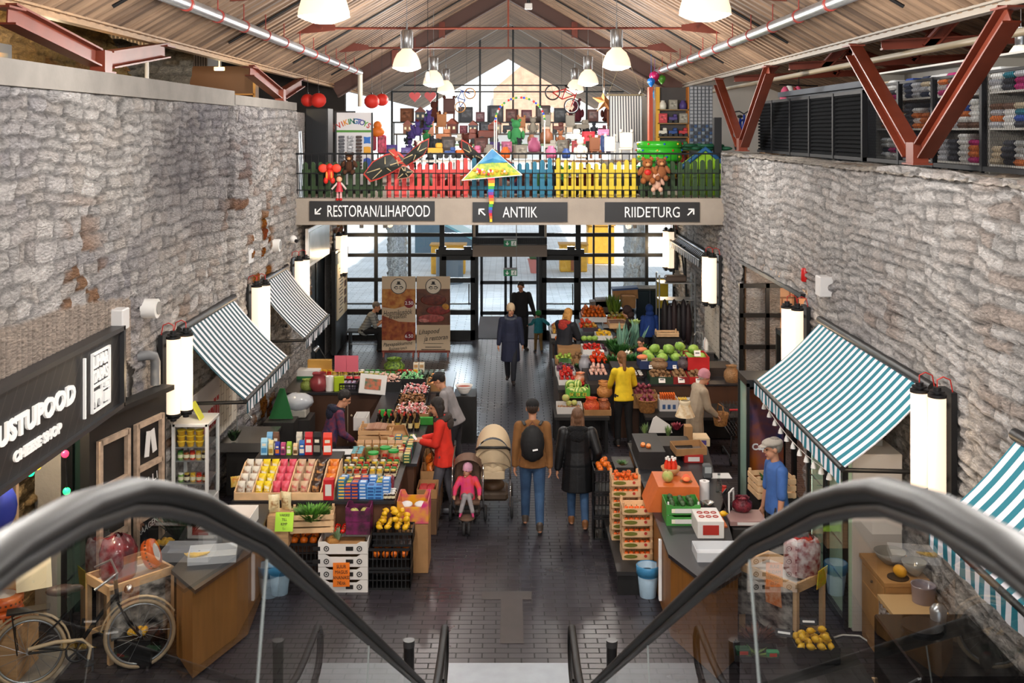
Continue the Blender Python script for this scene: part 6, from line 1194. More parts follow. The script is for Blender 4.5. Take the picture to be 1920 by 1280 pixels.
tag(MB().box((0,0,.003),(.28,.22,.006)).obj('paper_sheet',CARDW),'white sheet of paper on the juice counter','paper').location=(P(1350,892,.95).x,P(1350,892,.95).y,.95)
x,y,w=at(1340,1356,922,.95);t=thing('water_bottle','clear glass bottle standing on the juice counter','bottle',(x,y,.95));MB().lathe([(.04,0),(.042,.12),(.016,.17),(.016,.22)],n=14).obj('bottle',glassy('clear_glass'),t);MB().cyl((0,0,.22),(0,0,.24),.018,n=10).obj('stopper',GALV,t)
x,y,w=at(1352,1364,925,.95);t=thing('red_sauce_jar','small red jar beside the clear bottle','jar',(x,y,.95));MB().lathe([(.03,0),(.032,.05),(.025,.08)],n=12).obj('jar',plain('#c83a2a'),t);MB().cyl((0,0,.08),(0,0,.1),.03,n=12).obj('lid',plain('#b0281c'),t)
t=thing('chalk_easel','small white framed chalkboard easel on the juice counter','easel',P(1362,958,.95));R_=Matrix.Rotation(1.0,3,'Z')
for s in(-1,1):m=MB().box((0,s*.05,.13),(.2,.012,.27),R=Matrix.Rotation(1.1,3,'Z')@Matrix.Rotation(s*.28,3,'X'));m.obj('chalk_panel',BLACK,t)
m=MB()
for s in(-1,1):m.box((s*.1,-.06,.13),(.016,.02,.27)).box((0,-.06,.13+s*.13),(.2,.02,.016))
m.v=[tuple(Matrix.Rotation(1.1,3,'Z')@Vector(v))for v in m.v];m.obj('easel_frame',CARDW,t)
K_LEMON.put(P(1356,968,.97),'half lemon at the foot of the chalk easel')
t=thing('black_cabinet_box','black box counter at the far end of the juice stand','counter',(2.1,15.2,.95));MB().box((-.12,-.1,.12),(.36,.9,.24)).obj('box_body',plain('#1d1a1a'),t);MB().box((.3,.25,.08),(.45,.5,.16)).obj('rear_box',plain('#2a2420'),t)
for k in range(2):t=thing('orange_half',('cut orange half on the black box counter, left','cut orange half on the black box counter, right')[k],'fruit',(1.88+.07*k,14.9-.06*k,1.19));MB().ball((0,0,.02),(.036,.036,.03)).obj('rind',plain('#e8742a'),t);MB().cyl((0,-.015,.038),(0,-.02,.046),.03,n=14).obj('flesh',plain('#e89a5a'),t)
x,y,w=at(1283,1319,868,.95);t=bin_box(x,y,.95,w,.3,.11,'red cardboard box behind the juice bottles',plain('#a8221c'),face=CARDW)
t=tray(x-.05,y+.02,1.065,.44,.3,.1,'wooden box of wrapped goods on the red cardboard box',CARD,inner=mat('film','#8a8078',.2),nm='wooden_box');t.rotation_euler=(.1,0,.15)
x,y,w=at(1286,1298,838,.95);bin_box(x,y,.95,.11,.16,.3,'tall narrow cardboard box at the far end',CARD);x,y,w=at(1297,1332,838,.95);bin_box(x,y+.02,.95,w,.3,.12,'cream folded box with a violet stripe at the far end',mat('cream_card','#cfb591',.8),face=plain('#4a3a7a'))
t=thing('table_lamp','small table lamp with a cream flowered shade','table lamp',(2.85,17.2,0));MB().lathe([(.16,1.0),(.12,1.1),(.09,1.18),(.08,1.2)],n=20,close=False).obj('lamp_shade',mat('flower_shade','#eadcc0',.7,col2='#c8a878',vs=14,emit=0),t);MB().cyl((0,0,0),(0,0,1.16),.015,n=8).lathe([(.12,0),(.1,.03),(0,.05)],n=16).obj('lamp_stand',BLACK,t);MB().lathe([(.085,1.19),(.09,1.24),(.07,1.25)],n=18,close=False).obj('ruffle',plain('#d8c8a8'),t)
for px,py,i in((1212,820,0),(1256,824,1)):leaf_bunch('pineapple_leaves',('pineapple crown showing behind the black box counter, left','pineapple crown showing behind the black box counter, right')[i],P(px,py,.95)+Vector((0,.2,0)),26,.2,.1,'#5f7a4a','#7f9a5a',.012,'pineapple',droop=.3,seed=70+i)
t=MB().prism([(-.17,0),(.2,0),(.16,.12),(-.05,.26),(-.1,.22)],-.01,.01).obj('white_card_lid',CARDW);t.location=P(1240,818,.95)+Vector((0,.2,0));tag(t,'white card lid standing behind the black box counter','card');leaf_bunch('radish_heap','dark red radish bunch beside the card lid',P(1272,812,.96)+Vector((0,.2,0)),40,.14,.12,'#6a1c2c','#8a2a3a',.03,'vegetable',seed=75)
x,y,w=at(1196,1222,880,.3);bin_box(1.62,14.9,0,.28,.5,.9,'dark crate of bottles between the bench and the black box',plain('#24201f'))
def bucket(px,py,r,h,lb,c='#3f86b4'):
 p=P(px,py,0);t=thing('waste_bucket',lb,'bucket',(p.x,p.y+r*.8,0));MB().lathe([(r*.72,0),(r,h),(r*.96,h),(r*.68,.02),(0,.02)],n=26,close=False).obj('bucket_wall',mat('pale_bag_'+c.strip('#'),'#9db8cc',.45,var=.1,vs=8),t);MB().lathe([(r*.96,h-.1),(r*1.05,h-.09),(r*1.06,h),(r*.98,h+.01),(r*.93,h-.12)],n=26,close=False).obj('bag_rim',mat('blue_bag',c,.35,bump=.3,bs=20),t)
bucket(1217,1124,.135,.37,'blue lined waste bucket beside the juice counter');bucket(521,1119,.135,.37,'blue lined waste bucket beside the left crates')
x,y,w=at(1290,1388,1076,.95);t=tray(2.3,11.5,.95,.52,.34,.1,'clear plastic tub on the near end of the juice counter',mat('milky_plastic','#cfd2d6',.25),nm='plastic_tub',th=.006);
for k in range(5):K_LEMON.put((2.62+.05*(k%3),11.95+.07*(k//3),.952+.0),'lemon beside the clear plastic tub','lemons beside the tub',k)
# LEFT STALL (coffee, sweets, jars)
t=thing('front_counter','dark topped wooden front counter of the left stall','counter',(-2.45,14.15,0));MB().box((0,0,.46),(1.95,1.4,.9)).obj('counter_body',BROWN,t);MB().box((0,0,.93),(2.05,1.5,.04)).obj('counter_top',TOPB,t)
for k in range(4):MB().box((-.75+k*.5,-.705,.5),(.46,.012,.74)).obj('front_panel',mat('panel_brown','#5a3a26',.5,var=.15,vs=2),t)
t=thing('aisle_counter','dark topped counter along the aisle side of the left stall','counter',(-1.75,16.9,0));MB().box((0,0,.46),(.85,3.9,.9)).obj('counter_body',BROWN,t);MB().box((0,0,.93),(.95,4.0,.04)).obj('counter_top',TOPB,t)
t=thing('back_counter','brown cabinet counter at the back of the left stall','counter',(-2.5,19.75,0));MB().box((0,0,.46),(2.9,1.6,.92)).obj('counter_body',BROWN,t);MB().box((0,0,.94),(3.0,1.7,.04)).obj('counter_top',TOPB,t);MB().box((-.35,-.81,.46),(.01,.01,.8)).ball((-.28,-.83,.55),.02,8,6).obj('door_seam',plain('#c9b9a0'),t)
ZT=.951
def pack_kind(c,c2,w=.085,d=.06,h=.22,nm='coffee_pack',cat='coffee pack'):
 q=MB();X,Y=w/2,d/2;hs=h*.8
 v=[(-X,-Y,0),(X,-Y,0),(X,Y,0),(-X,Y,0),(-X,-Y,hs),(X,-Y,hs),(X,Y,hs),(-X,Y,hs),(-X,-.008,h),(X,-.008,h),(X,.008,h),(-X,.008,h)]
 q.add(v,[(3,2,1,0),(0,1,5,4),(1,2,6,5),(2,3,7,6),(3,0,4,7),(4,5,9,8),(6,7,11,10),(5,6,10,9),(7,4,8,11),(8,9,10,11)])
 q2=MB().box((0,-Y-.001,h*.28),(w*.82,.003,h*.3)).box((0,-Y-.001,h*.62),(w*.6,.003,h*.14),mi=1)
 return Kind(nm,cat,[('pack_body',q.mesh(nm,mat('foil_'+c.strip('#'),c,.35))),('pack_label',q2.mesh('pack_label',[plain(c2),plain('#e8e0cc')]))])
def box_kind(c,c2,w,d,h,nm='carton',cat='carton'):
 return Kind(nm,cat,[('carton_body',MB().box((0,0,h/2),(w,d,h),b=.004).mesh(nm,mat('card_'+c.strip('#'),c,.5))),('carton_print',MB().box((0,-d/2-.001,h*.5),(w*.7,.003,h*.45)).box((0,0,h+.001),(w*.7,d*.5,.003)).mesh('carton_print',plain(c2)))])
def jar_kind(c,lid,r=.038,h=.11,nm='jar',cat='jar'):
 return Kind(nm,cat,[('jar_glass',MB().lathe([(r*.9,0),(r,.008),(r,h*.75),(r*.8,h*.86)],n=12).mesh(nm,mat('jar_'+c.strip('#'),c,.15,var=.3,vs=30))),('jar_label',MB().lathe([(r*1.02,h*.2),(r*1.02,h*.6)],n=12,close=False).mesh('jar_label',plain('#d8cfae'))),('jar_lid',MB().cyl((0,0,h*.86),(0,0,h),r*.88,n=12).mesh('jar_lid',mat('lid_'+lid.strip('#'),lid,.3)))])
def bag_kind(c,c2,w=.15,h=.2,nm='snack_bag',cat='snack bag',th=.045):
 q=MB()
 for s in(-1,1):
  q.grid(lambda u,v,s=s:((u-.5)*w*(1-.06*math.sin(v*3.14)),s*(.004+th*(math.sin(math.pi*u)*math.sin(math.pi*v))**.6)+.006*math.sin(u*19+v*13),v*h),8,8,0)
 q2=MB().grid(lambda u,v:((u-.5)*w*.66,-.007-th*(math.sin(math.pi*(.17+.66*u))*math.sin(math.pi*(.3+.4*v)))**.6-.004,h*(.3+.4*v)),5,5)
 return Kind(nm,cat,[('bag_film',q.mesh(nm,mat('film_'+c.strip('#'),c,.28,var=.12,vs=14))),('bag_print',q2.mesh('bag_print',mat('print_'+c2.strip('#')+c.strip('#'),c2,.4,col2=c,vs=25)))])
def bottle_kind(c,cap,r=.034,h=.26,nm='bottle',lab='#d8c89a'):
 return Kind(nm,'bottle',[('bottle_glass',MB().lathe([(r,0),(r,h*.55),(r*.4,h*.75),(r*.4,h*.92)],n=12).mesh(nm,mat('glass_'+c.strip('#'),c,.1))),('bottle_label',MB().lathe([(r*1.02,h*.15),(r*1.02,h*.45)],n=12,close=False).mesh('bottle_label',plain(lab))),('bottle_cap',MB().cyl((0,0,h*.9),(0,0,h),r*.45,n=10).mesh('bottle_cap',plain(cap)))])
x,y,w=at(478,640,858,1.26);t=thing('black_riser','raised black shelf carrying the coffee packs','shelf',(x,y+.14,.95));MB().box((0,0,.29),(w,.34,.03)).obj('shelf_board',BLACK,t)
for s in(-1,1):MB().box((s*(w/2-.02),0,.14),(.03,.3,.28)).obj('shelf_leg',BLACK,t)
cof=[(494,'#9fd0ea','#4a90c0','pale blue',.085,.22),(507,'#e0d49a','#a88a3a','cream yellow',.06,.19),(519,'#2a3a9a','#d8742a','blue orange',.06,.17),(530,'#b84a7a','#5a2a4a','mauve',.06,.16),(541,'#8fc03a','#f0f0d8','lime green',.06,.17),(553,'#e8c8a0','#6a4a2a','peach',.06,.15),(565,'#1f5fae','#e6e0d0','royal blue',.07,.19),(578,'#c01c2a','#e8e4e0','crimson',.1,.3),(594,'#19191c','#8a8478','black',.1,.3),(613,'#e23a22','#f0e8e0','bright red',.115,.29)]
for px,c,c2,n,w_,h_ in cof:p=P(px,854,1.255);pack_kind(c,c2,w_,.07,h_).put((p.x,p.y+.06,1.257),f'{n} coffee pack standing on the raised black shelf',None,jit(.1))
for px,c,n in((500,'#7ab0d8','sky blue'),(512,'#6a4a3a','brown'),(556,'#c9c4b8','grey white'),(570,'#5a5a5a','grey')):p=P(px,854,1.255);pack_kind(c,'#e8e0d0',.075,.06,.26).put((p.x,p.y+.2,1.257),f'{n} coffee pack in the back row of the raised black shelf',None,jit(.1))
bins=[(432,'#d8d2c4','#8a5a3a','white brown'),(476,'#e6c81c','#e8e8e8','yellow'),(514,'#d8566a','#c02a3a','pink'),(556,'#c9a88a','#b8283a','kraft'),(588,'#3a2a24','#c98a4a','dark nut'),(604,'#d87a2a','#c85a1c','orange')]
cw=[.225,.225,.225,.25,.16,.16];ed=[-3.45]
for c_ in cw:ed.append(ed[-1]+c_)
xm,wd=(ed[0]+ed[-1])/2,ed[-1]-ed[0];t=thing('snack_bin','pale wooden divided bin of snack bags along the front counter','bin',(xm,13.8,ZT))
MB().box((0,-.36,.045),(wd,.02,.09)).obj('front_board',WOODL,t);MB().box((0,.36,.14),(wd,.02,.28)).obj('back_board',WOODL,t)
for X in ed:MB().prism([(-.36,0),(.36,0),(.36,.3),(.2,.3),(-.36,.1)],X-xm-.008,X-xm+.008,'x').obj('divider',WOODL,t)
MB().box((0,0,.01),(wd,.72,.014)).obj('bin_floor',WOODL,t)
for k,(px,c,c2,n)in enumerate(bins):
 two=cw[k]>.2;kd=bag_kind(c,c2,.1 if two else .13,.19);X=(ed[k]+ed[k+1])/2
 for r in range(4):
  for s in(-1,1)if two else(0,):kd.put((X+s*cw[k]*.245,13.53+r*.155,ZT+.02+r*.045),f'{n} snack bag in the divided bin',f'{n} snack bags in the bin',0,.96,(-.3+jit(.08),jit(.03),jit(.05)))
kd=bag_kind('#c9a84a','#b8642a',.15,.2)
for k in range(3):kd.put((-3.55+.1*k,13.9+.1*k,ZT+.01),'cream yellow snack bag lying left of the divided bin','snack bags left of the bin',jit(.6),.8,(-.9,jit(.3),jit(.5)))
def stack(kd,px,py,z0,n,dz,lb,grp,dy=0.0,rz=0):
 p=P(px,py,z0)
 for k in range(n):kd.put((p.x,p.y+dy,z0+k*dz),lb,grp,rz+jit(.08))
x,y,w=at(606,625,938,ZT);bin_box(x,y,ZT,.13,.1,.26,'red tall tin at the right end of the snack bin',plain('#c01c24'),'tin','red_tin',face=CARDW)
BX=[('#1f6a8a','#e8b84a','teal blue'),('#20307a','#d8642a','navy'),('#7a2a4a','#e8d8c8','plum'),('#3a7ac0','#c8d8e8','sky blue'),('#4a90d0','#1f4a8a','light blue'),('#c8b84a','#5a7a2a','olive'),('#2a5a3a','#d8c87a','green'),('#8a1c2a','#e0c080','dark red')]
bk=[box_kind(a,b,.1,.15,.04,'tea_box','tea box')for a,b,n in BX]
for i,px in enumerate((632,644,657,672,687,702,716)):
 for r in range(3):
  j=(i*2+r*3)%8 if r else(0,1,1,3,4,4,3)[i];nn=rs.choice((4,5,6))if r<2 else 3
  p=P(px,937,ZT);p.x+=.05
  for k in range(nn):bk[j].put((p.x,p.y+.09+r*.2,ZT+k*.041),f'{BX[j][2]} flat tea box, {("front","middle","back")[r]} row of stacks on the front counter',f'{BX[j][2]} tea boxes, {("front","middle","back")[r]} row',jit(.06))
K_DJ=jar_kind('#2a1a14','#e0dcd4',.03,.08)
for k in range(9):p=P(722+7*(k%3),938,ZT);K_DJ.put((p.x,p.y+.05+.08*(k//3),ZT),'small dark jar with a white lid at the front counter corner','dark jars at the counter corner')
JK=[('#6a8a3a','#2a7a34','green pickle'),('#8a4a24','#3a2a20','brown'),('#b83a20','#b0201c','red sauce'),('#c9a04a','#d8b02a','amber'),('#3a2418','#c9a84a','dark honey'),('#7a9a4a','#e0dcd0','pale green')]
jk=[jar_kind(a,b)for a,b,n in JK];big=Kind('pickle_bucket','jar',[('bucket',MB().lathe([(.06,0),(.07,.16)],n=18).mesh('bucket',mat('pale_pickle','#c9b08a',.3,col2='#b8563a',vs=14))),('lid',MB().cyl((0,0,.16),(0,0,.185),.074,n=18).mesh('lid',plain('#1f9a3a')))])
for px,py,i in((722,862,0),(700,872,1),(738,868,2)):big.put(P(px,py,ZT)+Vector((0,0,.0)),('green-lidded pickle bucket on the front counter, middle','green-lidded pickle bucket on the front counter, left','green-lidded pickle bucket on the front counter, right')[i])
for r in range(6):
 for k in range(12):
  X=-2.42+k*.098;Y=14.3+r*.105
  if X>-1.5:continue
  j=(k//2+r*2)%6;jk[j].put((X+jit(.008),Y,ZT),f'{JK[j][2]} jar in the jar rows behind the tea boxes',f'{JK[j][2]} jars behind the tea boxes')
for r in range(2):p=None
K_BL=bottle_kind('#16120f','#b8281c');K_BK=bottle_kind('#1a1410','#2a2a2a',.036,.28,'oil_bottle','#b89a4a')
for r in range(3):
 for k in range(7):(K_BL if(r+k)%3 else K_BK).put((-2.02+k*.1,16.55+r*.11,ZT),'dark bottle in the rows on the aisle counter','dark bottles on the aisle counter')
pk=Kind('kraft_pouch','pouch',pack_kind('#b98a5a','#6a4a2a',.1,.06,.2).parts)
for k in range(6):pk.put((-2.12+k*.11,15.35,ZT),'kraft paper pouch in the row on the aisle counter','kraft pouches',0)
t=tray(-1.72,15.75,ZT+.03,.42,.5,.08,'cardboard display tray leaning on the aisle counter',CARD);t.rotation_euler=(.25,0,.3)
can=Kind('tin_can','can',[('can_body',MB().cyl((0,0,0),(0,0,.12),.04,n=16).mesh('can_body',mat('can_rust','#b8562a',.3,col2='#e0b07a',vs=20))),('can_lid',MB().cyl((0,0,.12),(0,0,.124),.041,n=16).mesh('can_lid',plain('#5fa0a8')))])
for k in range(8):can.put((-2.18+.085*(k%2),15.0+.09*(k//2),ZT+.0),'tin can with a teal lid at the inner edge of the aisle counter','teal lidded cans');
tin=Kind('flat_tin','can',[('tin_body',MB().cyl((0,0,0),(0,0,.04),.045,n=16).mesh('flat_tin',mat('olive_tin','#8a8a4a',.3,.4)))])
for k in range(8):tin.put((-1.98+.1*(k%2),15.12,ZT+.041*(k//2)),'flat olive tin in the stack on the aisle counter','flat olive tins')
wood_crate(-2.0,16.0,ZT,.5,.4,.16,'wooden crate of dried sausages on the aisle counter',0,WOOD,2);saus=Kind('dried_sausage','sausage',[('s',MB().tube([(-.15,0,.02),(0,.01,.024),(.15,0,.02)],[.012,.022,.012],n=8).mesh('dried_sausage',mat('sausage','#8a5a44',.6,col2='#b08a70',vs=20)))])
fill(saus,-2.0,16.02,ZT+.1,.3,.34,.05,'dried sausage in the wooden crate','dried sausages',.03,2,rz=.2,tumble=False,mx=16)
t=tray(-2.3,16.55,ZT,.2,.35,.2,'white plastic box left of the sausage crate',CARDW,nm='white_box')
KX=[(jk[0],'green pickle jar'),(jk[2],'red sauce jar'),(bk[6],'green tea box'),(K_DJ,'small dark jar'),(bk[7],'dark red tea box'),(jk[3],'amber jar'),(bk[0],'teal tea box'),(kb0:=bag_kind('#c9b48a','#7a3a2a',.1,.13,'spice_bag','bag'),'cream spice bag')]
for r in range(9):
 for k in range(7):
  X,Y=-2.05+k*.105,14.98+r*.11
  if X<-1.75 and Y>14.95:continue
  j=(k*3+r*2+(r*k)%3)%8;KX[j][0].put((X,Y,ZT+.001),f'{KX[j][1]} in the mixed rows at the edge of the aisle counter',f'{KX[j][1]}s, aisle edge')
  if 'tea' in KX[j][1]:
   for q in(1,2):KX[j][0].put((X,Y,ZT+.001+q*.041),f'{KX[j][1]} in the mixed rows at the edge of the aisle counter',f'{KX[j][1]}s, aisle edge')
cand={}
for n,a,b in(('red white','#c8202a','#e8e0dc'),('pink cream','#d89a86','#e8cfc0'),('green','#3aa05a','#a8d8a0'),('brown','#6a3a24','#a87a4a'),('orange','#e07a2a','#f0c890')):
 q=MB().ball((0,0,.02),(.032,.018,.018),8,6)
 for s in(-1,1):q.add([(s*.03,0,.02),(s*.056,-.018,.03),(s*.058,0,.018),(s*.056,.018,.028)],[(0,1,2),(0,2,3)],1)
 cand[n]=Kind('wrapped_candy','candy',[('c',q.mesh('wrapped_candy',[mat('wrap_'+n.replace(' ','_'),a,.3,col2=b,vs=40),plain(b)]))])
def candy_box(x,y,z,w,dp,h,n,lb,bx,tilt=.0,rows=1,sp=.078):
 tray(x,y,z,w,dp,h,lb,bx,nm='candy_box');fill(cand[n],x,y+.05,z+h*.6,w-.06,dp-.06,sp,f'{n} wrapped candy in {lb[:60].split(" by")[0]}'[:90],f'{n} candies in {lb}'[:58],.02,rows,sc=1.25,R=.033)
candy_box(-2.15,18.95,.96,.5,.5,.18,'pink cream','black box of pink candies before the white carton',PLB)
candy_box(-1.62,18.25,ZT,.5,.55,.16,'red white','black box of red candies on the aisle counter, far end',PLB)
candy_box(-1.62,17.6,ZT,.5,.55,.14,'brown','black box of brown candies on the aisle counter',PLB)
candy_box(-1.55,17.0,ZT,.55,.5,.14,'red white','kraft box of red candies on the aisle counter, near end',CARD)
candy_box(-1.75,19.1,.96,.5,.45,.2,'green','low box of green candies at the back counter',PLB);candy_box(-1.3,19.0,.96,.3,.5,.14,'orange','small box of orange candies at the aisle corner',CARD)
for c,(X,Y)in(('#2f8a2c',(-1.3,16.85)),('#38a03a',(-2.0,17.3))):bin_box(X,Y,ZT,.22,.06,.12,f'{"bright" if X > -1.5 else "leaf"} green candy box front among the bottles',plain(c))
Z2=.961
x,y,w=at(653,704,770,1.0);t=bin_box(x,18.72,Z2,.47,.12,.34,'white carton with an orange picture leaning at the back counter',CARDW,face=mat('picture','#c8562a',.5,col2='#2a5a3a',vs=14));t.rotation_euler=(-.3,.12,.12)
x,y,w=at(598,616,748,Z2);roll(x,19.05,Z2,.07,.26,'white kitchen paper roll on the back counter')
x,y,w=at(614,634,750,Z2);t=bin_box(x,19.0,Z2,.18,.06,.26,'lime green folder box right of the paper roll',plain('#a9c01c'));t.rotation_euler=(0,0,.5)
x,y,w=at(630,655,750,Z2);lattice_crate(x,19.0,Z2,.3,.35,.14,'black crate of violet packets on the back counter');kd=box_kind('#8a7a9a','#c9c0d0',.06,.06,.12,'violet_packet','packet')
for k in range(6):kd.put((x-.08+.08*(k%3),19.1+.1*(k//3),Z2+.016),'violet packet in the black crate','violet packets')
net_bag(P(588,745,Z2).x,19.1,Z2,.17,.3,'clear red bag of dried fruit in a black tray','#6a1c24',fruitcol='#9a2a2c',gl=mat('red_film','#8a3a3e',.2));net_bag(P(566,742,Z2).x,19.15,Z2,.12,.18,'green bag of fruit at the left of the back counter','#7a8a3a',fruitcol='#8a9a4a')
x,y,w=at(552,586,718,1.0);t=bin_box(x,19.9,Z2,.42,.28,.17,'white and green carton lying at the left end of the back counter',CARDW);MB().box((0,0,.03),(.425,.285,.06)).obj('green_base',plain('#1f6a3a'),t)
bin_box(P(600,705,Z2).x,20.1,Z2,.45,.1,.32,'yellow brown board standing behind the honey jars',mat('amber_board','#b98a3a',.6),nm='amber_board')
for px,lb in((626,'left'),(649,'right')):p=P(px,712,1.2);t=thing('pink_price_sign',f'pink price sheet standing on the back counter, the {lb} one','sign',(p.x,19.6,Z2));MB().box((0,0,.36),(.22,.006,.3)).obj('sheet',plain('#d9687a'),t);MB().cyl((0,.01,0),(0,.01,.3),.006,n=5).obj('stick',BLACK,t)
t=thing('desk_lamp','small black desk lamp behind the pink price sheets','lamp',(P(606,700,1.0).x,20.2,Z2));MB().tube([(0,0,0),(.06,0,.3),(-.08,0,.55)],.012,n=6).obj('arm',BLACK,t);MB().cyl((-.08,0,.55),(-.16,0,.48),.03,.05,n=10).obj('lamp_head',GALV,t)
for r in range(4):
 for k in range(24):
  X=-3.55+k*.1;j=(k//3+r)%6
  if r==0 or X>-1.68:continue
  if X<-2.6 and r<2:continue
  jk[j].put((X,19.62+r*.16,Z2+.0),f'{JK[j][2]} jar in the rows at the back counter',f'{JK[j][2]} jars at the back',0,1.25)
K_GJ=jar_kind('#22301f','#5a6a5e',.042,.2,'green_jar')
for r in range(3):
 for k in range(5):K_GJ.put((-1.62+k*.1,19.55+r*.13,Z2),'tall dark green jar at the aisle end of the back counter','dark green jars at the aisle end')
K_WB=box_kind('#d8d0bc','#b08a5a',.1,.1,.12,'white_carton')
for k in range(4):K_WB.put((-1.75+.11*(k%2),20.25,Z2+.121*(k//2)),'cream carton stacked behind the green jars','cream cartons')
kb=bag_kind('#b0202a','#e8d8d0',.14,.18,'red_packet','packet')
for k in range(5):kb.put((-3.2+.15*k,19.4,Z2+.01),'red shiny packet before the jars at the back counter','red packets',0,.9,(-.4,0,jit(.1)))
net_bag(P(748,682,.96).x,20.35,Z2,.2,.3,'dark green melon like sack behind the jars','#1c3a1c',fruitcol='#7a9a2a')
t=thing('salsa_bowl','white bowl of red sauce at the aisle end of the back counter','bowl',(-.8,19.3,.86));MB().lathe([(.08,0),(.16,.14),(.15,.14),(.07,.02)],n=20,close=False).obj('bowl_shell',CARDW,t);MB().cyl((0,0,.1),(0,0,.11),.14,n=20).obj('sauce',plain('#9a3a20'),t)
tag(MB().box((0,0,.42),(.4,.6,.84)).obj('corner_stand',plain('#1d1b1a')),'dark stand under the bowl of red sauce','stand').location=(-.78,19.4,0)
t=thing('shop_scale','white tablet-like scale between the coffee shelf and the cans','scale',(-2.35,15.05,ZT));MB().box((0,0,.06),(.3,.26,.12),b=.01).obj('scale_body',PLB,t);MB().box((0,-.02,.126),(.29,.24,.01)).obj('scale_plate',mat('scale_white','#dfe3e4',.2),t)
t=thing('counter_scale','scale wrapped in clear film at the left wall','scale',(P(540,800,.8).x,18.1,0));MB().box((0,0,.38),(.5,.5,.76)).obj('stand',plain('#2a2624'),t);MB().box((0,0,.84),(.34,.36,.14),b=.02).obj('scale_body',plain('#a9a59c'),t);MB().ball((0,0,1.0),(.26,.24,.15),12,8,wob=.1).obj('film_cover',mat('clear_film','#b0b4ba',.15),t)
t=thing('sink_unit','steel sink on the left wall under the first awning','sink',(-4.02,16.7,0));MB().box((0,0,.4),(.6,.7,.78)).obj('cabinet_body',plain('#2a2826'),t);MB().box((0,0,.83),(.74,.9,.04)).box((0,-.46,.78),(.74,.02,.14)).obj('basin',mat('steel','#a9a8a4',.25,.9),t);MB().tube([(-.25,.1,.85),(-.25,.1,1.1),(-.1,.1,1.16),(-.02,.1,1.08)],.014,n=6).obj('tap',GALV,t)
leaf_bunch('potted_herb','small dark potted herb on the steel sink',(-4.2,16.3,.87),80,.2,.14,'#1c2a1c','#2f4a2a',.03,'plant',seed=81);t=MB().prism([(-.2,0),(.2,0),(.06,.5),(-.02,.5)],-.01,.01).obj('green_sheet',plain('#1f6a34'));t.location=(-3.75,17.6,.85);tag(t,'green pointed sheet leaning behind the steel sink','sheet');bin_box(-3.75,17.4,0,.5,.4,.84,'dark box under the green pointed sheet',plain('#24211f'))
tag(MB().box((0,.55,.55),(.02,1.1,1.1)).obj('white_wall_tiles',_M['white_tile']),'patch of white wall tiles behind the left steel sink','tiles').location=(-WX+.09,16.2,.95)
t=thing('display_fridge','white framed glass display cabinet with yellow tubs on the left','cabinet',(-4.18,14.28,0));w,dp,h=.48,.56,1.75
for sx in(-1,1):
 for sy in(-1,1):MB().box((sx*(w/2-.02),sy*(dp/2-.02),h/2),(.04,.04,h)).obj('frame_post',WP,t)
MB().box((0,0,h-.02),(w,dp,.05),b=.01).obj('top',WP,t);MB().box((0,0,.35),(w,dp,.7)).obj('base',WP,t)
for z in(.95,1.25,1.43):MB().box((0,0,z),(w-.06,dp-.06,.012)).obj('shelf',GALV,t)
MB().quad((-w/2+.03,-dp/2+.01,.7),(w/2-.03,-dp/2+.01,.7),(w/2-.03,-dp/2+.01,h-.05),(-w/2+.03,-dp/2+.01,h-.05)).quad((w/2-.01,-dp/2+.03,.7),(w/2-.01,dp/2-.03,.7),(w/2-.01,dp/2-.03,h-.05),(w/2-.01,-dp/2+.03,h-.05)).obj('glass',GLZ,t)
tub=Kind('yellow_tub','tub',[('tub',MB().lathe([(.04,0),(.055,.06)],n=14).mesh('tub',plain('#c99a1c'))),('lid',MB().cyl((0,0,.06),(0,0,.07),.058,n=14).mesh('lid',plain('#e3c33a')))])
for r in range(3):
 for k in range(3):tub.put((-4.32+.12*k,14.1,1.437+.072*r),'yellow tub in the white display cabinet','yellow tubs in the cabinet')
for k in range(5):jk[k].put((-4.34+.08*k,14.12,1.257),f'{JK[k][2]} jar on the middle shelf of the white cabinet');jk[5-k].put((-4.34+.08*k,14.14,.957),f'{JK[5-k][2]} jar on the lowest shelf of the white cabinet')
t=MB().box((0,0,.1),(.02,.16,.26),R=Matrix.Rotation(-.5,3,'Y')).obj('yellow_card',plain('#d3d34a'));t.location=(-4.15,14.25,1.76);tag(t,'yellow card leaning on top of the white display cabinet','card')
p=W(385,745,-4.38);t=thing('menu_sign','white board with red word menüü on the left wall','sign',(-4.38,15.4,1.55));MB().box((0,0,0),(.02,1.5,.72)).obj('board',mat('board_pale','#cfc8c4',.5),t);MB().text('menüü',.42,place((.012,.28,-.12),(0,1,0),(0,0,1)),off=.006,fit=(.85,.4)).obj('lettering',plain('#b01c24'),t)
wood_crate(-2.42,13.08,.66,.52,.28,.24,'slatted wooden crate of dill before the front counter',.08,WOODL,3);leaf_bunch('dill_heap','fresh green dill heaped in the slatted wooden crate',(-2.42,13.2,.76),600,.26,.28,'#3a6a22','#5f9a34',.012,'herbs',seed=91)
def note(px,py,z,d,w,h,c,lines,lb,tilt=.25):
 t=thing('price_note',lb,'price note',(DX(px,d),d,DZ(py,d)));t.rotation_euler=(-tilt,0,jit(.06));MB().box((0,0,0),(w,.005,h)).obj('note_card',mat('note_'+c.strip('#'),c,.6),t)
 m=MB()
 for i,s in enumerate(lines):m.text(s,h*.2,XZ(0,h*.34-i*h*.23),sx=.8,ext=.001)
 m.obj('handwriting',plain('#3a2a20'),t)
note(533,978,.8,12.9,.22,.22,'#a9dc3a',['VÄRSKE','TILL','KIMP','1.-'],'lime green handwritten price note beside the dill crate',.3)
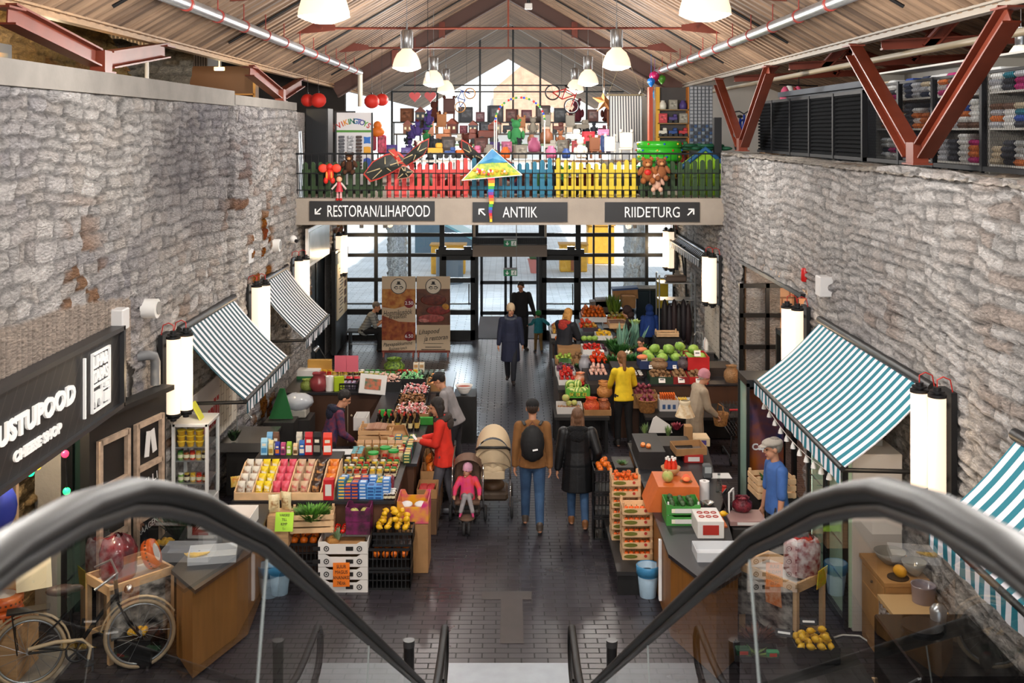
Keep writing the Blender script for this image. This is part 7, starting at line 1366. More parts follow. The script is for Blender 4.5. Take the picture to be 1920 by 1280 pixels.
kd=bag_kind('#d8c8a0','#8a5a2a',.14,.22,'dried_fish_bag','bag');kd.put((-2.88,13.12,.91),'cream bag with a brown print standing left of the dill crate',None,.3);kd.put((-2.75,13.22,.91),'second cream bag half hidden behind the dill crate',None,-.3);bin_box(-2.82,13.02,.5,.26,.28,.4,'wooden box under the cream bags',WOOD)
x,y,w=at(537,598,1092,0);lattice_crate(x,y,0,.42,.4,.24,'black lattice crate at the bottom left of the orange stack');lattice_crate(x,y,.25,.42,.4,.24,'black lattice crate of large oranges before the left counter');fill(K_ORANGE,x,y+.02,.38,.38,.36,.1,'large orange in the lattice crate by the lime note','large oranges, left crate',.05,2,sc=1.2)
x,y,w=at(692,768,1106,0);lattice_crate(x,y,0,.5,.4,.24,'empty black crate on the floor beside the pineapple boxes');lattice_crate(x,y,.25,.5,.4,.26,'black lattice crate half full of oranges beside the pineapple boxes');fill(K_ORANGE,x,y+.02,.3,.46,.36,.1,'orange in the half full lattice crate','oranges, half full crate',.0,2,sc=1.1)
lattice_crate(-1.42,13.05,.515,.48,.36,.17,'black lattice crate of lemons before the front counter');fill(K_LEMON,-1.42,13.07,.63,.44,.32,.095,'yellow lemon heaped in the black lattice crate','lemons before the front counter',.07,2,sc=1.0)
BOXP=plain('#1c1a1a')
x,y,w=at(597,689,1110,0)
for k in range(4):
 t=tray(x,y,.0+k*.155,w,.42,.15,f'white printed pineapple box, {("lowest", "second", "third", "topmost")[k]} of the stack',CARDW,inner=CARD,notch=.03,nm='pineapple_box');m=MB()
 for s in(-1,1):m.tube([(s*.2+.028*math.cos(a),-.216,.065+.028*math.sin(a))for a in[i*.5236 for i in range(12)]],.006,n=4,closed=True).ball((s*.2,-.216,.065),(.01,.004,.01),8,5).box((s*.2-.12,-.215,.065),(.09,.004,.05),b=.001)
 m.obj('printed_mark',BOXP,t)
bin_box(x-.02,y+.1,.48,w-.1,.26,.06,'brown inlay card in the topmost pineapple box',CARD)
pl_=leaf_bunch('leaf_crown',None,(.06,-.02,.03),30,.2,.12,'#6f8f6a','#8aa884',.014,None,droop=.3,seed=95);t=MB().ball((0,0,.0),(.08,.1,.08),12,8).obj('pineapple',mat('pineapple_skin','#a8763a',.8,bump=1,bs=50));t.location=(x-.15,y+.2,.54);tag(t,'pineapple lying in the topmost white box','pineapple');pl_.parent=t
note(640,1077,.4,y-.03,.2,.29,'#ee7a1c',['SUUR','MAGUS','ANANASS','7€/tk'],'orange handwritten price note on the white pineapple boxes',.0)
PUR=mat('purple_print','#7a1c5a',.5,col2='#3a1a2a',vs=9);x=-1.85;bin_box(x,13.12,.63,.3,.26,.16,'purple flowered carton on the white pineapple boxes',PUR);tray(x,13.12,.795,.3,.26,.17,'open carton of wrapped fruit on the purple carton',PUR,inner=CARD,notch=.04);K_MELON.put((x-.06,13.22,.81),'pale melon in the open purple carton, left',None,0,.8);K_MELON.put((x+.07,13.26,.81),'pale melon in the open purple carton, right',None,0,.75)
fill(K_TOM,-2.08,13.1,.635,.17,.26,.07,'red tomato between the dill and the purple carton','tomatoes by the dill',.0)
x=-1.21;w=.39;bin_box(x,13.5,0,w,.5,.62,'brown carton under the pink fruit box',CARD);t=tray(x,13.5,.63,w,.46,.28,'pink and yellow printed fruit box beside the aisle',mat('pink_box','#cf2a7a',.5,col2='#e8a81c',vs=7),inner=CARD,notch=.07,nm='fruit_box')
for s in(-1,1):MB().ball((s*.09,-.1,.2),(.08,.1,.03)).obj('white_wrap',CARDW,t)
for i,(px0,px1,py,z,c,kd,lb)in enumerate(((750,802,935,.5,CARD,'chi','red chili peppers'),(757,808,900,.56,CARD,None,'orange packets'),(765,812,872,.6,CARD,None,'brown packets'))):
 x,y,w=at(px0,px1,py,z);w=.27;x=-1.265+w/2;bin_box(x,y,0,w,.42,z-.01,f'brown support carton under the {lb} at the aisle',mat('dull_card','#6f5238',.85));tray(x,y,z,w,.42,.13,f'open cardboard box of {lb} along the aisle',CARD)
 if kd:fill(Kind('chili_pepper','chili',[('c',MB().tube([(-.05,0,.01),(0,.004,.012),(.05,0,.01)],[.004,.011,.006],n=6).mesh('chili_pepper',plain('#b01c1c')))]),x,y+.02,z+.06,w-.03,.42,.06,'red chili pepper in the aisle box','chili peppers in the aisle box',.02,2,mx=60)
 else:fill(bag_kind('#d8742a' if i==1 else '#6a4a3a','#e8d8b8',.12,.15,'nut_packet','packet'),x,y+.05,z+.06,w-.05,.36,.12,f'{"orange" if i == 1 else "brown"} packet in the aisle box',f'{"orange" if i == 1 else "brown"} packets, aisle box',.02,1)
for k in range(3):lattice_crate(-1.02,16.2,.0+k*.22,.34,.5,.21,f'black crate stacked along the aisle behind the red coat, {("lowest", "middle", "top")[k]}');
def banner(px0,px1,lb,fn):
 d=26.5;x0,x1=DX(px0,d),DX(px1,d);t=thing('banner_stand',lb,'banner',((x0+x1)/2,d,.12));w=x1-x0;MB().box((0,.02,.93),(w,.03,1.86)).obj('banner_panel',mat('banner_cream','#e0c8a8',.6),t)
 MB().box((0,.0,.0),(w,.06,.05)).obj('base_bar',plain('#7a3020'),t)
 for s in(-1,1):MB().box((s*(w/2-.05),.02,-.06),(.03,.3,.12)).obj('foot',plain('#a85a4a'),t)
 m=MB().lathe([(0,0),(.2,0)],n=24,R=Matrix.Rotation(1.5708,3,'X'),c=(0,-.012,1.62),close=False);m.obj('round_logo',mat('logo_cream','#e8dcc8',.6),t)
 m=MB().tube([(.19*math.cos(a),-.014,1.62+.19*math.sin(a))for a in[i*.2618 for i in range(24)]],.008,n=4,closed=True).box((0,-.016,1.67),(.12,.004,.02)).box((0,-.016,1.71),(.07,.004,.06))
 for s in(-1,1):m.tube([(s*.02,-.016,1.6),(s*.07,-.016,1.615),(s*.11,-.016,1.58)],.012,n=5).tube([(s*.11,-.016,1.58),(s*.06,-.016,1.55),(s*.01,-.016,1.57)],.008,n=5)
 m.obj('hat_emblem',plain('#2a2422'),t);fn(t,w);return t
def bphoto(t,poly,c,c2,nm,vs=7):m=MB().prism(poly,-.008,-.003);m.obj(nm,mat(nm+c.strip('#'),c,.5,col2=c2,vs=vs),t)
def b1(t,w):
 X=w/2;bphoto(t,[(-X,1.1),(-.1,1.06),(X,1.2),(X,1.55),(-X,1.55)],'#a8521c','#d89a4a','food_photo');bphoto(t,[(-X,.28),(X,.28),(X,.72),(0,.74),(-X,.9)],'#8a3420','#c9743a','meat_photo')
 for x,z,s in((.26,1.2,'2.50'),(.26,.38,'6.50')):MB().lathe([(0,0),(.12,0)],n=20,R=Matrix.Rotation(1.5708,3,'X'),c=(x,-.014,z),close=False).obj('price_disc',plain('#8a1f22'),t);MB().text(s,.12,place((x,-.018,z),(1,0,0),(0,0,1)),ext=.001).obj('price_lettering',WHITE,t)
 m=MB()
 for s,z,h in(('Hommikusöök',.97,.16),('Breakfast',.87,.12),('Päevapakkumine',.18,.14),('Business lunch',.08,.09)):m.text(s,h,place((-.02,-.012,z),(1,.0,.08),(-.08,0,1)),shear=.3,ext=.001,fit=(.72 if h>.13 else .45,h*.85))
 m.obj('lettering',plain('#2a2422'),t)
def b2(t,w):
 X=w/2;bphoto(t,[(-X,.66),(X,.66),(X,1.55),(-X,1.55)],'#4a2a1c','#7a4a34','table_photo',4)
 for i,(x,z,a,b,c)in enumerate(((-.05,.82,.34,.1,'#a8504a'),(.12,1.02,.3,.11,'#8a2f2a'),(.0,1.28,.32,.14,'#6a2a1a'),(.3,1.1,.09,.09,'#c98a2a'),(-.2,.78,.18,.06,'#c98078'))):MB().ball((x,-.008,z),(a,.004,b),16,8).obj('printed_meat',mat(f'meat_{i}',c,.5,var=.4,vs=12),t)
 m=MB()
 for s,x,z,wd in(('Lihapood',-.1,.48,.52),('ja restoran',.06,.32,.6)):m.text(s,.16,place((x,-.012,z),(1,.0,.08),(-.08,0,1)),shear=.3,ext=.001,fit=(wd,.15))
 m.box((0,-.012,.2),(.5,.004,.008)).box((0,-.012,.11),(.4,.004,.014)).box((0,-.012,.05),(.6,.004,.014));m.obj('lettering',plain('#2a2422'),t)
banner(716,779,'tall cream banner reading Hommikusöök Breakfast near the entrance',b1);banner(781,844,'tall cream banner reading Lihapood ja restoran near the entrance',b2)
t=thing('bench','dark steel bench with the seated man beside the entrance','bench',(DX(690,27.3),27.5,0));MB().box((0,0,.45),(1.1,.45,.04)).obj('seat',plain('#2c2e30'),t)
for s in(-.48,.48):MB().box((s,0,.22),(.04,.4,.44)).obj('leg',BLACK,t)
MB().cyl((-.5,-.1,.12),(.5,-.1,.12),.015,n=6).obj('stretcher',GALV,t)
# near sides: fridges, tables, bicycle, left shop recess
FW=mat('fridge_white','#d3cbc3',.4);t=thing('drinks_fridge','tall white fridge with glass doors facing the aisle under the wide awning','fridge',(4.1,12.65,0))
MB().box((.02,0,1.0),(.56,1.5,1.98),b=.01).obj('fridge_body',FW,t);MB().box((-.28,0,1.0),(.04,1.46,1.9)).obj('inner_wall',mat('fridge_inner','#b8d0b4',.4),t)
for s in(-1,1):
 m=MB();
 for e in(-.35,.35):m.box((-.33,s*.37+e,1.0),(.05,.05,1.9))
 for z in(.1,1.92):m.box((-.33,s*.37,z),(.05,.72,.07))
 m.obj('door_frame',BLACK,t);MB().quad((-.34,s*.37-.33,.1),(-.34,s*.37+.33,.1),(-.34,s*.37+.33,1.9),(-.34,s*.37-.33,1.9)).obj('door_glass',GLZ,t)
 for z in(.5,.9,1.3,1.65):MB().box((-.3,s*.37,z),(.01,.66,.02)).obj('wire_shelf',GALV,t)
MB().box((-.31,.72,1.0),(.03,.03,1.8)).obj('light_strip',mat('fridge_light','#e8f6e0',.4,emit=3),t);MB().box((-.02,-.2,2.03),(.4,.5,.07)).box((.1,.2,2.06),(.2,.3,.12)).obj('compressor',GALV,t)
t=thing('glass_display_case','tall glazed display case with green lit side before the shop doorway','display case',(3.55,15.5,0));MB().box((.2,0,.1),(.7,.6,.2)).box((.2,0,2.0),(.7,.6,.1)).box((.2,.29,1.05),(.7,.03,1.9)).obj('case_frame',BLACK,t)
for x in(-.13,.53):MB().box((x,-.28,1.05),(.04,.04,1.9)).obj('corner_post',BLACK,t)
MB().quad((-.12,-.28,.2),(-.12,.28,.2),(-.12,.28,1.95),(-.12,-.28,1.95)).obj('glass',mat('green_glass','#9fc0b0',.1),t);MB().box((.2,.2,1.0),(.6,.02,1.6)).obj('printed_panel',mat('juice_print','#b8621a',.5,col2='#22407a',vs=2.5),t)
m=MB().text('Cappy',.13,place((.2,.185,.95),(1,0,0),(0,0,1)),off=.004);m.obj('lettering',WHITE,t)
t=thing('bell_garland','string of small white bells hanging under the wide awning','garland',(3.55,13.2,1.86));pts=[(0,1.9-k*.3,-.14*math.sin(k*3.1416/12))for k in range(13)];MB().tube(pts,.006,n=4).obj('cord',WP,t)
for p in pts[1:-1]:MB().lathe([(.035,-.08),(.03,-.05),(.018,-.02),(.01,0)],c=p,n=10).obj('bell',WP,t)
bin_box(3.5,13.75,0,.5,.6,.88,'dark low counter behind the juice stand under the greens crate',plain('#211f1e'));wood_crate(3.42,13.65,.885,.5,.4,.26,'slatted crate of leeks on the low dark counter',.1,WOODL,3);leaf_bunch('chive_heap','dark green leeks heaped in the slatted crate on the low counter',(3.42,13.85,.95),160,.25,.22,'#2a4a24','#3a6a2f',.02,'herbs',seed=101)
bin_box(2.85,12.6,0,.4,.5,.9,'dark stand beside the juice counter',plain('#1f1d1c'));bin_box(2.85,12.65,.91,.44,.4,.06,'flat carton of pinkish sliced goods beside the juice counter',mat('pink_tray','#9a7a76',.3),face=CARDW);net_bag(2.85,13.0,.98,.12,.16,'dark red bag of cherries behind the flat carton','#4a1622',fruitcol='#7a1c2a')
def slat_table(x,y,rz,lb,hang):
 t=thing('wooden_table',lb,'table',(x,y,0),rz)
 for sx in(-1,1):
  for sy in(-1,1):MB().box((sx*.35,sy*.24,.39),(.05,.05,.78)).obj('leg',WOODL,t)
 for s in(-1,1):MB().box((0,s*.25,.77),(.75,.03,.1)).box((s*.36,0,.77),(.03,.5,.1)).obj('apron',WOODL,t)
 MB().box((0,0,.73),(.72,.5,.02)).obj('table_top',CARDW,t);MB().box((0,.2,.2),(.7,.03,.05)).obj('stretcher',WOODL,t)
 MB().grid(lambda u,v:(-.37+.7*u,-.275-.02*math.sin(u*17)*v-.02*v,.74-.48*v+.05*v*math.sin(u*6)),20,8).obj('newsprint_cloth',hang,t);return t
NEWS=mat('newsprint','#1d1d1f',.8,col2='#b5b1aa',vs=9,stretch=(1,1,1.7));rzA=math.atan2(11.23-11.8,3.07-2.59)
slat_table(3.0,11.7,rzA,'pale wooden table with a black and white cloth on the right',NEWS)
AB=mat('apple_bag','#d8d0d2',.25,col2='#8a2630',vs=12);t=thing('apple_bag','large printed plastic bag of red apples on the right wooden table','bag',(3.2,11.62,.785));q=MB().lathe([(.15,0),(.18,.05),(.18,.3),(.15,.38),(.12,.4)],n=20,sx=1.1,close=False);q.v=[tuple(Vector(v)*(1+jit(.04)))for v in q.v];q.obj('bag_film',AB,t);m=MB()
for k in range(12):m.ball((.08*math.cos(k),.08*math.sin(k),.36+.02*(k%2)),.042,10,7)
m.obj('apples',plain('#a81c22'),t);MB().box((0,-.02,.42),(.14,.01,.06),R=Matrix.Rotation(-.6,3,'X')).obj('chalk_tag',plain('#3a3f44'),t)
t=MB().box((0,0,0),(.2,.008,.26)).obj('orange_leaflet',mat('orange_leaf_print','#d8742a',.6,col2='#e8b08a',vs=20));t.location=(2.82,11.36,.68);t.rotation_euler=(.1,0,rzA);tag(t,'orange printed leaflet hanging on the black and white cloth','leaflet');t=MB().box((0,0,0),(.22,.008,.2)).obj('yellow_leaflet',mat('lime_leaf_print','#c3cc2a',.6,col2='#e0a82a',vs=18));t.location=(3.36,11.42,.82);t.rotation_euler=(.1,0,.85);tag(t,'lime yellow leaflet on the corner of the right wooden table','leaflet')
for k in range(2):tray(2.62,11.05,.0+.13*k,.44,.36,.12,f'dark printed cherry box on the floor, {"lower" if k == 0 else "upper"} one',mat('cherry_box','#2a1a1c',.5,var=.3,vs=8),print_=CARDW,rz=.25)
leaf_bunch('dried_twigs','dark reddish dried twigs heaped in the upper cherry box',(2.62,11.24,.22),160,.16,.24,'#4a2a20','#6a3a28',.012,'dried herbs',seed=103)
t=thing('black_floor_stand','low black stand with the lemon box at the front right','stand',(2.95,10.35,0));MB().box((0,0,.2),(1.0,.8,.4)).obj('stand_body',plain('#131315'),t)
t=tray(3.02,10.38,.41,.42,.36,.16,'black carton of yellow lemons on the low black stand',PLB,nm='lemon_box',notch=.03);fill(K_LEMON,3.02,10.4,.5,.38,.32,.085,'yellow lemon in the black carton at the front right','lemons in the black carton',.03)
for px,py,rz,s in((1470,1186,.3,'low'),(1516,1165,.1,'high')):t=MB().box((0,0,.0),(.17,.008,.07),b=.003).box((0,-.006,0),(.12,.004,.02),mi=1).obj('chalk_label',[plain('#1b2026'),WHITE]);t.location=P(px,py,.6);t.rotation_euler=(-.5,0,-rz);tag(t,f'small black chalk label at the lemon carton, {s} one','label')
tray(2.45,10.4,.41,.42,.3,.06,'black tray of asparagus beside the lemon carton',PLB,nm='asparagus_tray',rz=-.15);leaf_bunch('asparagus','green asparagus bundle in the black tray',(2.45,10.56,.42),24,.06,.2,'#5a7a3a','#7a9a4a',.01,'vegetable',seed=105);t=bin_box(2.32,10.5,.43,.14,.1,.06,'dark green packet on the asparagus',plain('#1f4a34'),face=plain('#c83a22'));t=bin_box(2.6,10.46,.43,.12,.06,.06,'green packet with a red dot on the asparagus',plain('#2a8a5a'),face=plain('#d8422a'))
t=thing('wood_cabinet','oak cabinet with glass bowls against the right wall','cabinet',(4.16,11.48,0));OAK=mat('oak','#b0824e',.5,var=.15,vs=3,stretch=(1,1,.3));MB().box((0,0,.43),(.46,.74,.86)).obj('cabinet_body',OAK,t);MB().box((0,0,.88),(.5,.8,.04)).obj('cabinet_top',OAK,t);MB().box((-.235,0,.75),(.012,.66,.14)).obj('drawer',OAK,t);MB().ball((-.25,0,.75),.015,8,6).obj('knob',BLACK,t);MB().box((-.235,0,.35),(.012,.66,.55)).obj('cabinet_door',OAK,t)
t=thing('pale_sideboard','pale sideboard with a black and white curtain front','sideboard',(4.12,10.75,0));MB().box((0,0,.76),(.56,.7,.04)).box((0,-.34,.38),(.54,.02,.74)).box((.25,0,.38),(.02,.68,.74)).obj('board_body',mat('birch','#cba878',.55),t);MB().grid(lambda u,v:(-.28+.012*math.sin(u*40),-.33+.66*u,.73-.7*v),40,2).obj('patterned_curtain',mat('paisley','#1f2024',.8,col2='#c9c9cc',vs=22),t)
CG=glassy('clear_glass');
for x,y,z,r,h,lb in((4.15,11.6,.9,.17,.13,'wide cut glass bowl on the oak cabinet'),(4.3,11.3,.9,.13,.14,'smaller glass bowl on the oak cabinet')):
 t=MB().lathe([(r*.4,0),(r*.8,h*.5),(r,h),(r*.97,h),(r*.75,h*.5),(0,.012)],n=24,close=False).obj('glass_bowl',mat('smoky_glass','#8f8a80',.12,spec=.8));t.location=(x,y,z+.002);tag(t,lb,'bowl')
t=MB().lathe([(.11,0),(.12,.16),(.125,.18),(.11,.17),(.1,.02),(0,.02)],n=22,close=False).obj('plastic_jar',mat('smoky_plastic','#8a8088',.2));t.location=(4.25,10.92,.782);tag(t,'smoky plastic jar on the pale sideboard','jar')
t=thing('pumpkin_half','bright yellow pumpkin half on a black plate on the oak cabinet','vegetable',(4.1,11.22,.9));MB().cyl((0,0,0),(0,0,.012),.11,n=20).obj('plate',BLACK,t);MB().ball((.02,0,.07),(.05,.08,.065),R=Matrix.Rotation(.6,3,'Z')).obj('pumpkin_flesh',plain('#eaa51c'),t)
t=thing('crepe_oven','black glass fronted oven on the right before the sideboard','oven',(3.98,9.7,0));MB().box((0,0,.47),(.9,1.2,.94),b=.015).obj('oven_body',mat('oven_black','#0c0d0e',.12),t);MB().cyl((-.1,.3,.94),(-.1,.3,.97),.19,n=28).obj('hot_plate',mat('iron','#2a2a2c',.4,.6),t);MB().tube([(-.46,-.55,.9),(-.46,.0,.5),(-.46,.55,.2)],.012,n=6).obj('trim_bar',GALV,t);MB().lathe([(.07,.94),(.08,1.06),(.05,1.1),(0,1.12)],c=(.1,.42,0),n=18).obj('kettle',GALV,t)
t=thing('white_cable','white cable lying on the floor before the white fridge','cable',(0,0,0));MB().tube([P(a,b,.012)for a,b in((1552,1198),(1580,1190),(1612,1192),(1640,1210),(1652,1225),(1668,1238))],.011,n=6).obj('cable',WP,t)
wood_crate(3.72,9.9,0,.44,.4,.3,'wooden crate of red peppers at the bottom right',0,WOODL,3);fill(K_PEPPER,3.72,9.92,.22,.4,.36,.09,'red bell pepper in the crate at the bottom right','peppers at the bottom right',.05,1);t=bin_box(3.66,9.98,.34,.1,.02,.06,'small paper tag on the red peppers',CARDW)
poly=[(-3.45,13.3),(-3.57,11.3),(-3.17,10.8),(-2.84,11.75),(-2.95,13.3)];t=thing('left_near_counter','dark topped wooden counter at the near end of the left stall','counter',(0,0,0));MB().prism([(x+(.04 if x<-3.2 else-.04),y+.05)for x,y in poly],.03,.91,'z').obj('counter_body',mat('tan_front','#8a6236',.45,var=.12,vs=2,stretch=(6,6,.6)),t);MB().prism(poly,.91,.95,'z').obj('counter_top',TOPB,t)
tray(-3.22,11.45,.95,.5,.36,.08,'translucent plastic tray on the near left counter',mat('milky_plastic','#cfd2d6',.25),nm='plastic_tray',th=.006,rz=.2);tray(-3.2,12.3,.95,.4,.5,.16,'white foam box of packed meat on the near left counter',CARDW,nm='foam_box',inner=mat('meat_film','#a06a6a',.3,col2='#d8ccc8',vs=20));t=bin_box(-3.3,11.8,.955,.26,.03,.2,'dark card with white handwriting on the near left counter',plain('#3a3c3e'),face=plain('#6a6c6e'));t.rotation_euler=(-.5,0,.3)
for k in range(4):K_BAN.put((-3.45+.03*k,11.62+.02*k,.955),'yellow banana beside the plastic tray on the left','bananas beside the tray',1.3+.15*k)
leaf_bunch('potted_shrub','dark green potted herbs behind the left wooden table',(-3.85,12.6,.8),260,.45,.35,'#1c2f22','#2f4a34',.02,'plant',seed=111);bin_box(-3.85,12.35,0,.5,.5,.8,'dark stand under the potted herbs',plain('#1d1c1b'))
rzB=math.atan2(11.78-11.23,-3.73+4.23);slat_table(-4.12,11.62,rzB,'wooden table with a black and white cloth on the left',NEWS)
t=thing('apple_bag','large clear bag of dark red apples on the left wooden table','bag',(-4.24,11.6,.745));q=MB().lathe([(.17,0),(.2,.06),(.2,.3),(.16,.4),(.06,.46)],n=20,close=False);q.v=[tuple(Vector(v)*(1+jit(.05)))for v in q.v];q.obj('bag_film',mat('clear_bag','#5a3a3e',.15,col2='#8a1f2a',vs=9),t);MB().ball((0,0,.3),(.15,.15,.1),wob=.15).obj('apples',plain('#7a1820'),t)
def cheese(x,y,z,r,lb,rot=None):
 t=thing('cheese_wheel',lb,'cheese',(x,y,z));t.rotation_euler=rot or(0,0,0);MB().lathe([(0,0),(r*.9,0),(r,.03),(r,.09),(r*.9,.12),(0,.12)],n=28).obj('rind',mat('cheese_orange','#d8601c',.3),t);MB().lathe([(r*.6,.121),(0,.123)],n=20,close=False).obj('paper_label',CARDW,t)
 m=MB()
 for k in range(24):m.box((r*1.002*math.cos(k*.2618),r*1.002*math.sin(k*.2618),.06),(.006,.02,.018),rz=k*.2618)
 m.obj('rind_print',plain('#5a2a1c'),t)
cheese(-3.98,11.72,.93,.16,'orange cheese wheel with a white label standing on the left wooden table',(.2,1.2,.3))
for k in range(2):cheese(-5.2,11.0,.58+.125*k,.19,f'orange cheese wheel in the left shop recess, {"lower" if k == 0 else "upper"} of two')
bin_box(-5.2,10.75,0,.5,.5,.575,'wooden stool box under the cheese wheels',WOOD);t=MB().box((0,0,0),(.34,.008,.3)).obj('cream_card',mat('cream_sheet','#dccfae',.6));t.location=(-4.92,11.06,1.0);t.rotation_euler=(-.5,0,.5);tag(t,'cream sheet leaning above the orange cheese wheels','card')
for k in range(6):K_LEMON.put((-3.95+.06*(k%3),11.18+.07*(k//3),.31),'yellow lemon in the dark crate under the left table','lemons under the left table',k)
bin_box(-3.9,11.1,0,.35,.3,.3,'dark crate of lemons under the left table',PLB)
t=thing('chalk_board_doors','black chalkboard cabinet with two framed window panels and handwriting on the left wall','chalkboard',(-4.42,12.46,0));t.rotation_euler=(0,0,math.atan2(1.4,.36));MB().box((0,.06,1.22),(1.5,.12,2.44)).box((0,.0,2.43),(1.56,.2,.06)).obj('cabinet_board',mat('board_black','#131415',.5,var=.1),t)
OW=mat('old_frame','#a8917c',.75,var=.25,vs=9)
for s in(-1,1):
 m=MB()
 for x in(-.26,.26):m.box((s*.35+x,-.03,1.1),(.06,.05,2.1))
 for z in(.08,1.0,1.6,2.12):m.box((s*.35,-.03,z),(.52,.05,.06))
 m.obj('window_frame',OW,t)
m=MB()
for s,x,z,h in(('JUUST',-.35,1.38,.13),('TELLI',.35,1.4,.12),('PINKEPAKK',.35,1.2,.09),('RAAGEN',.35,.86,.1),('1,5 KG',-.35,.8,.08)):m.text(s,h,place((x,-.012,z),(1,0,.12),(-.12,0,1)),ext=.001,fit=(.4,h*.75))
m.obj('chalk_writing',plain('#cfcfca'),t);MB().prism([(-.3+.05*16*math.sin(a)**3/16,.62+.05*(13*math.cos(a)-5*math.cos(2*a)-2*math.cos(3*a)-math.cos(4*a))/16)for a in[i*.3142 for i in range(20)]],-.016,-.01).obj('chalk_heart',plain('#c05a7a'),t);MB().box((.3,-.04,1.86),(.09,.008,.3),R=Matrix.Rotation(.15,3,'Y')).box((.42,-.04,1.87),(.09,.008,.28),R=Matrix.Rotation(-.2,3,'Y')).obj('receipt_strip',CARDW,t)
U,V,hg,cl=stone_grid(4,12.9,0,3.5,.05,('#b59a70','#a5875a','#8a7a66','#a8743a'),61,relief=.08);stone_obj('wall_shop_left',U,V,hg,cl,lambda u,v,h:np.stack([-5.5+h,u,v],-1),[],stone_mat('warm_rubble'))['kind']='structure'
mb=MB().box((-5.2,12.72,1.7),(1.2,.1,3.4));struct('wall_shop_left_end',mb,CONC);mb=MB().box((-5.3,12.45,1.5),(.3,.34,3.0));struct('pillar_concrete',mb,CONC)
t=thing('dark_glass_door','dark glazed shop door behind the bicycle on the left','door',(-4.78,12.4,0));MB().box((-.3,0,1.25),(.06,.08,2.5)).box((.3,0,1.25),(.06,.08,2.5)).box((0,0,2.46),(.66,.08,.08)).obj('door_frame',FR,t);MB().box((0,.03,1.2),(.6,.02,2.4)).obj('pane',mat('night_glass','#20302c',.08),t)
t=thing('wooden_crate_shelf','pale wooden box shelf at the far left edge of the shop recess','shelf',(-5.28,11.15,.6));MB().box((0,0,.9),(.3,.06,1.8)).box((0,-1.1,.9),(.3,.06,1.8)).box((0,-.55,.9),(.3,1.1,.04)).box((0,-.55,1.5),(.3,1.1,.04)).box((0,-.55,.02),(.3,1.1,.04)).obj('shelf_frame',WOODL,t);MB().ball((.1,-.25,1.15),(.14,.2,.24)).obj('blue_bag',plain('#2f3fa8'),t)
t=thing('light_string','string of coloured bulbs hanging under the left shop sign','string lights',(0,0,0));pl=[W(px,py,-4.7)for px,py in((-40,918),(4,900),(30,886),(57,874),(70,862),(95,838),(117,822),(122,840),(124,875),(125,910),(125,950))];MB().tube(pl,.008,n=5).obj('cord',BLACK,t)
for k,c in((1,'#ff2a1c'),(3,'#1cd08a'),(4,'#ffc81c'),(6,'#5a5aff'),(7,'#ff3050'),(9,'#20e070')):MB().ball(pl[k]-Vector((0,0,.06)),.04,10,8).obj('bulb',mat('bulb_'+c[1:],c,.3,emit=2.5),t)
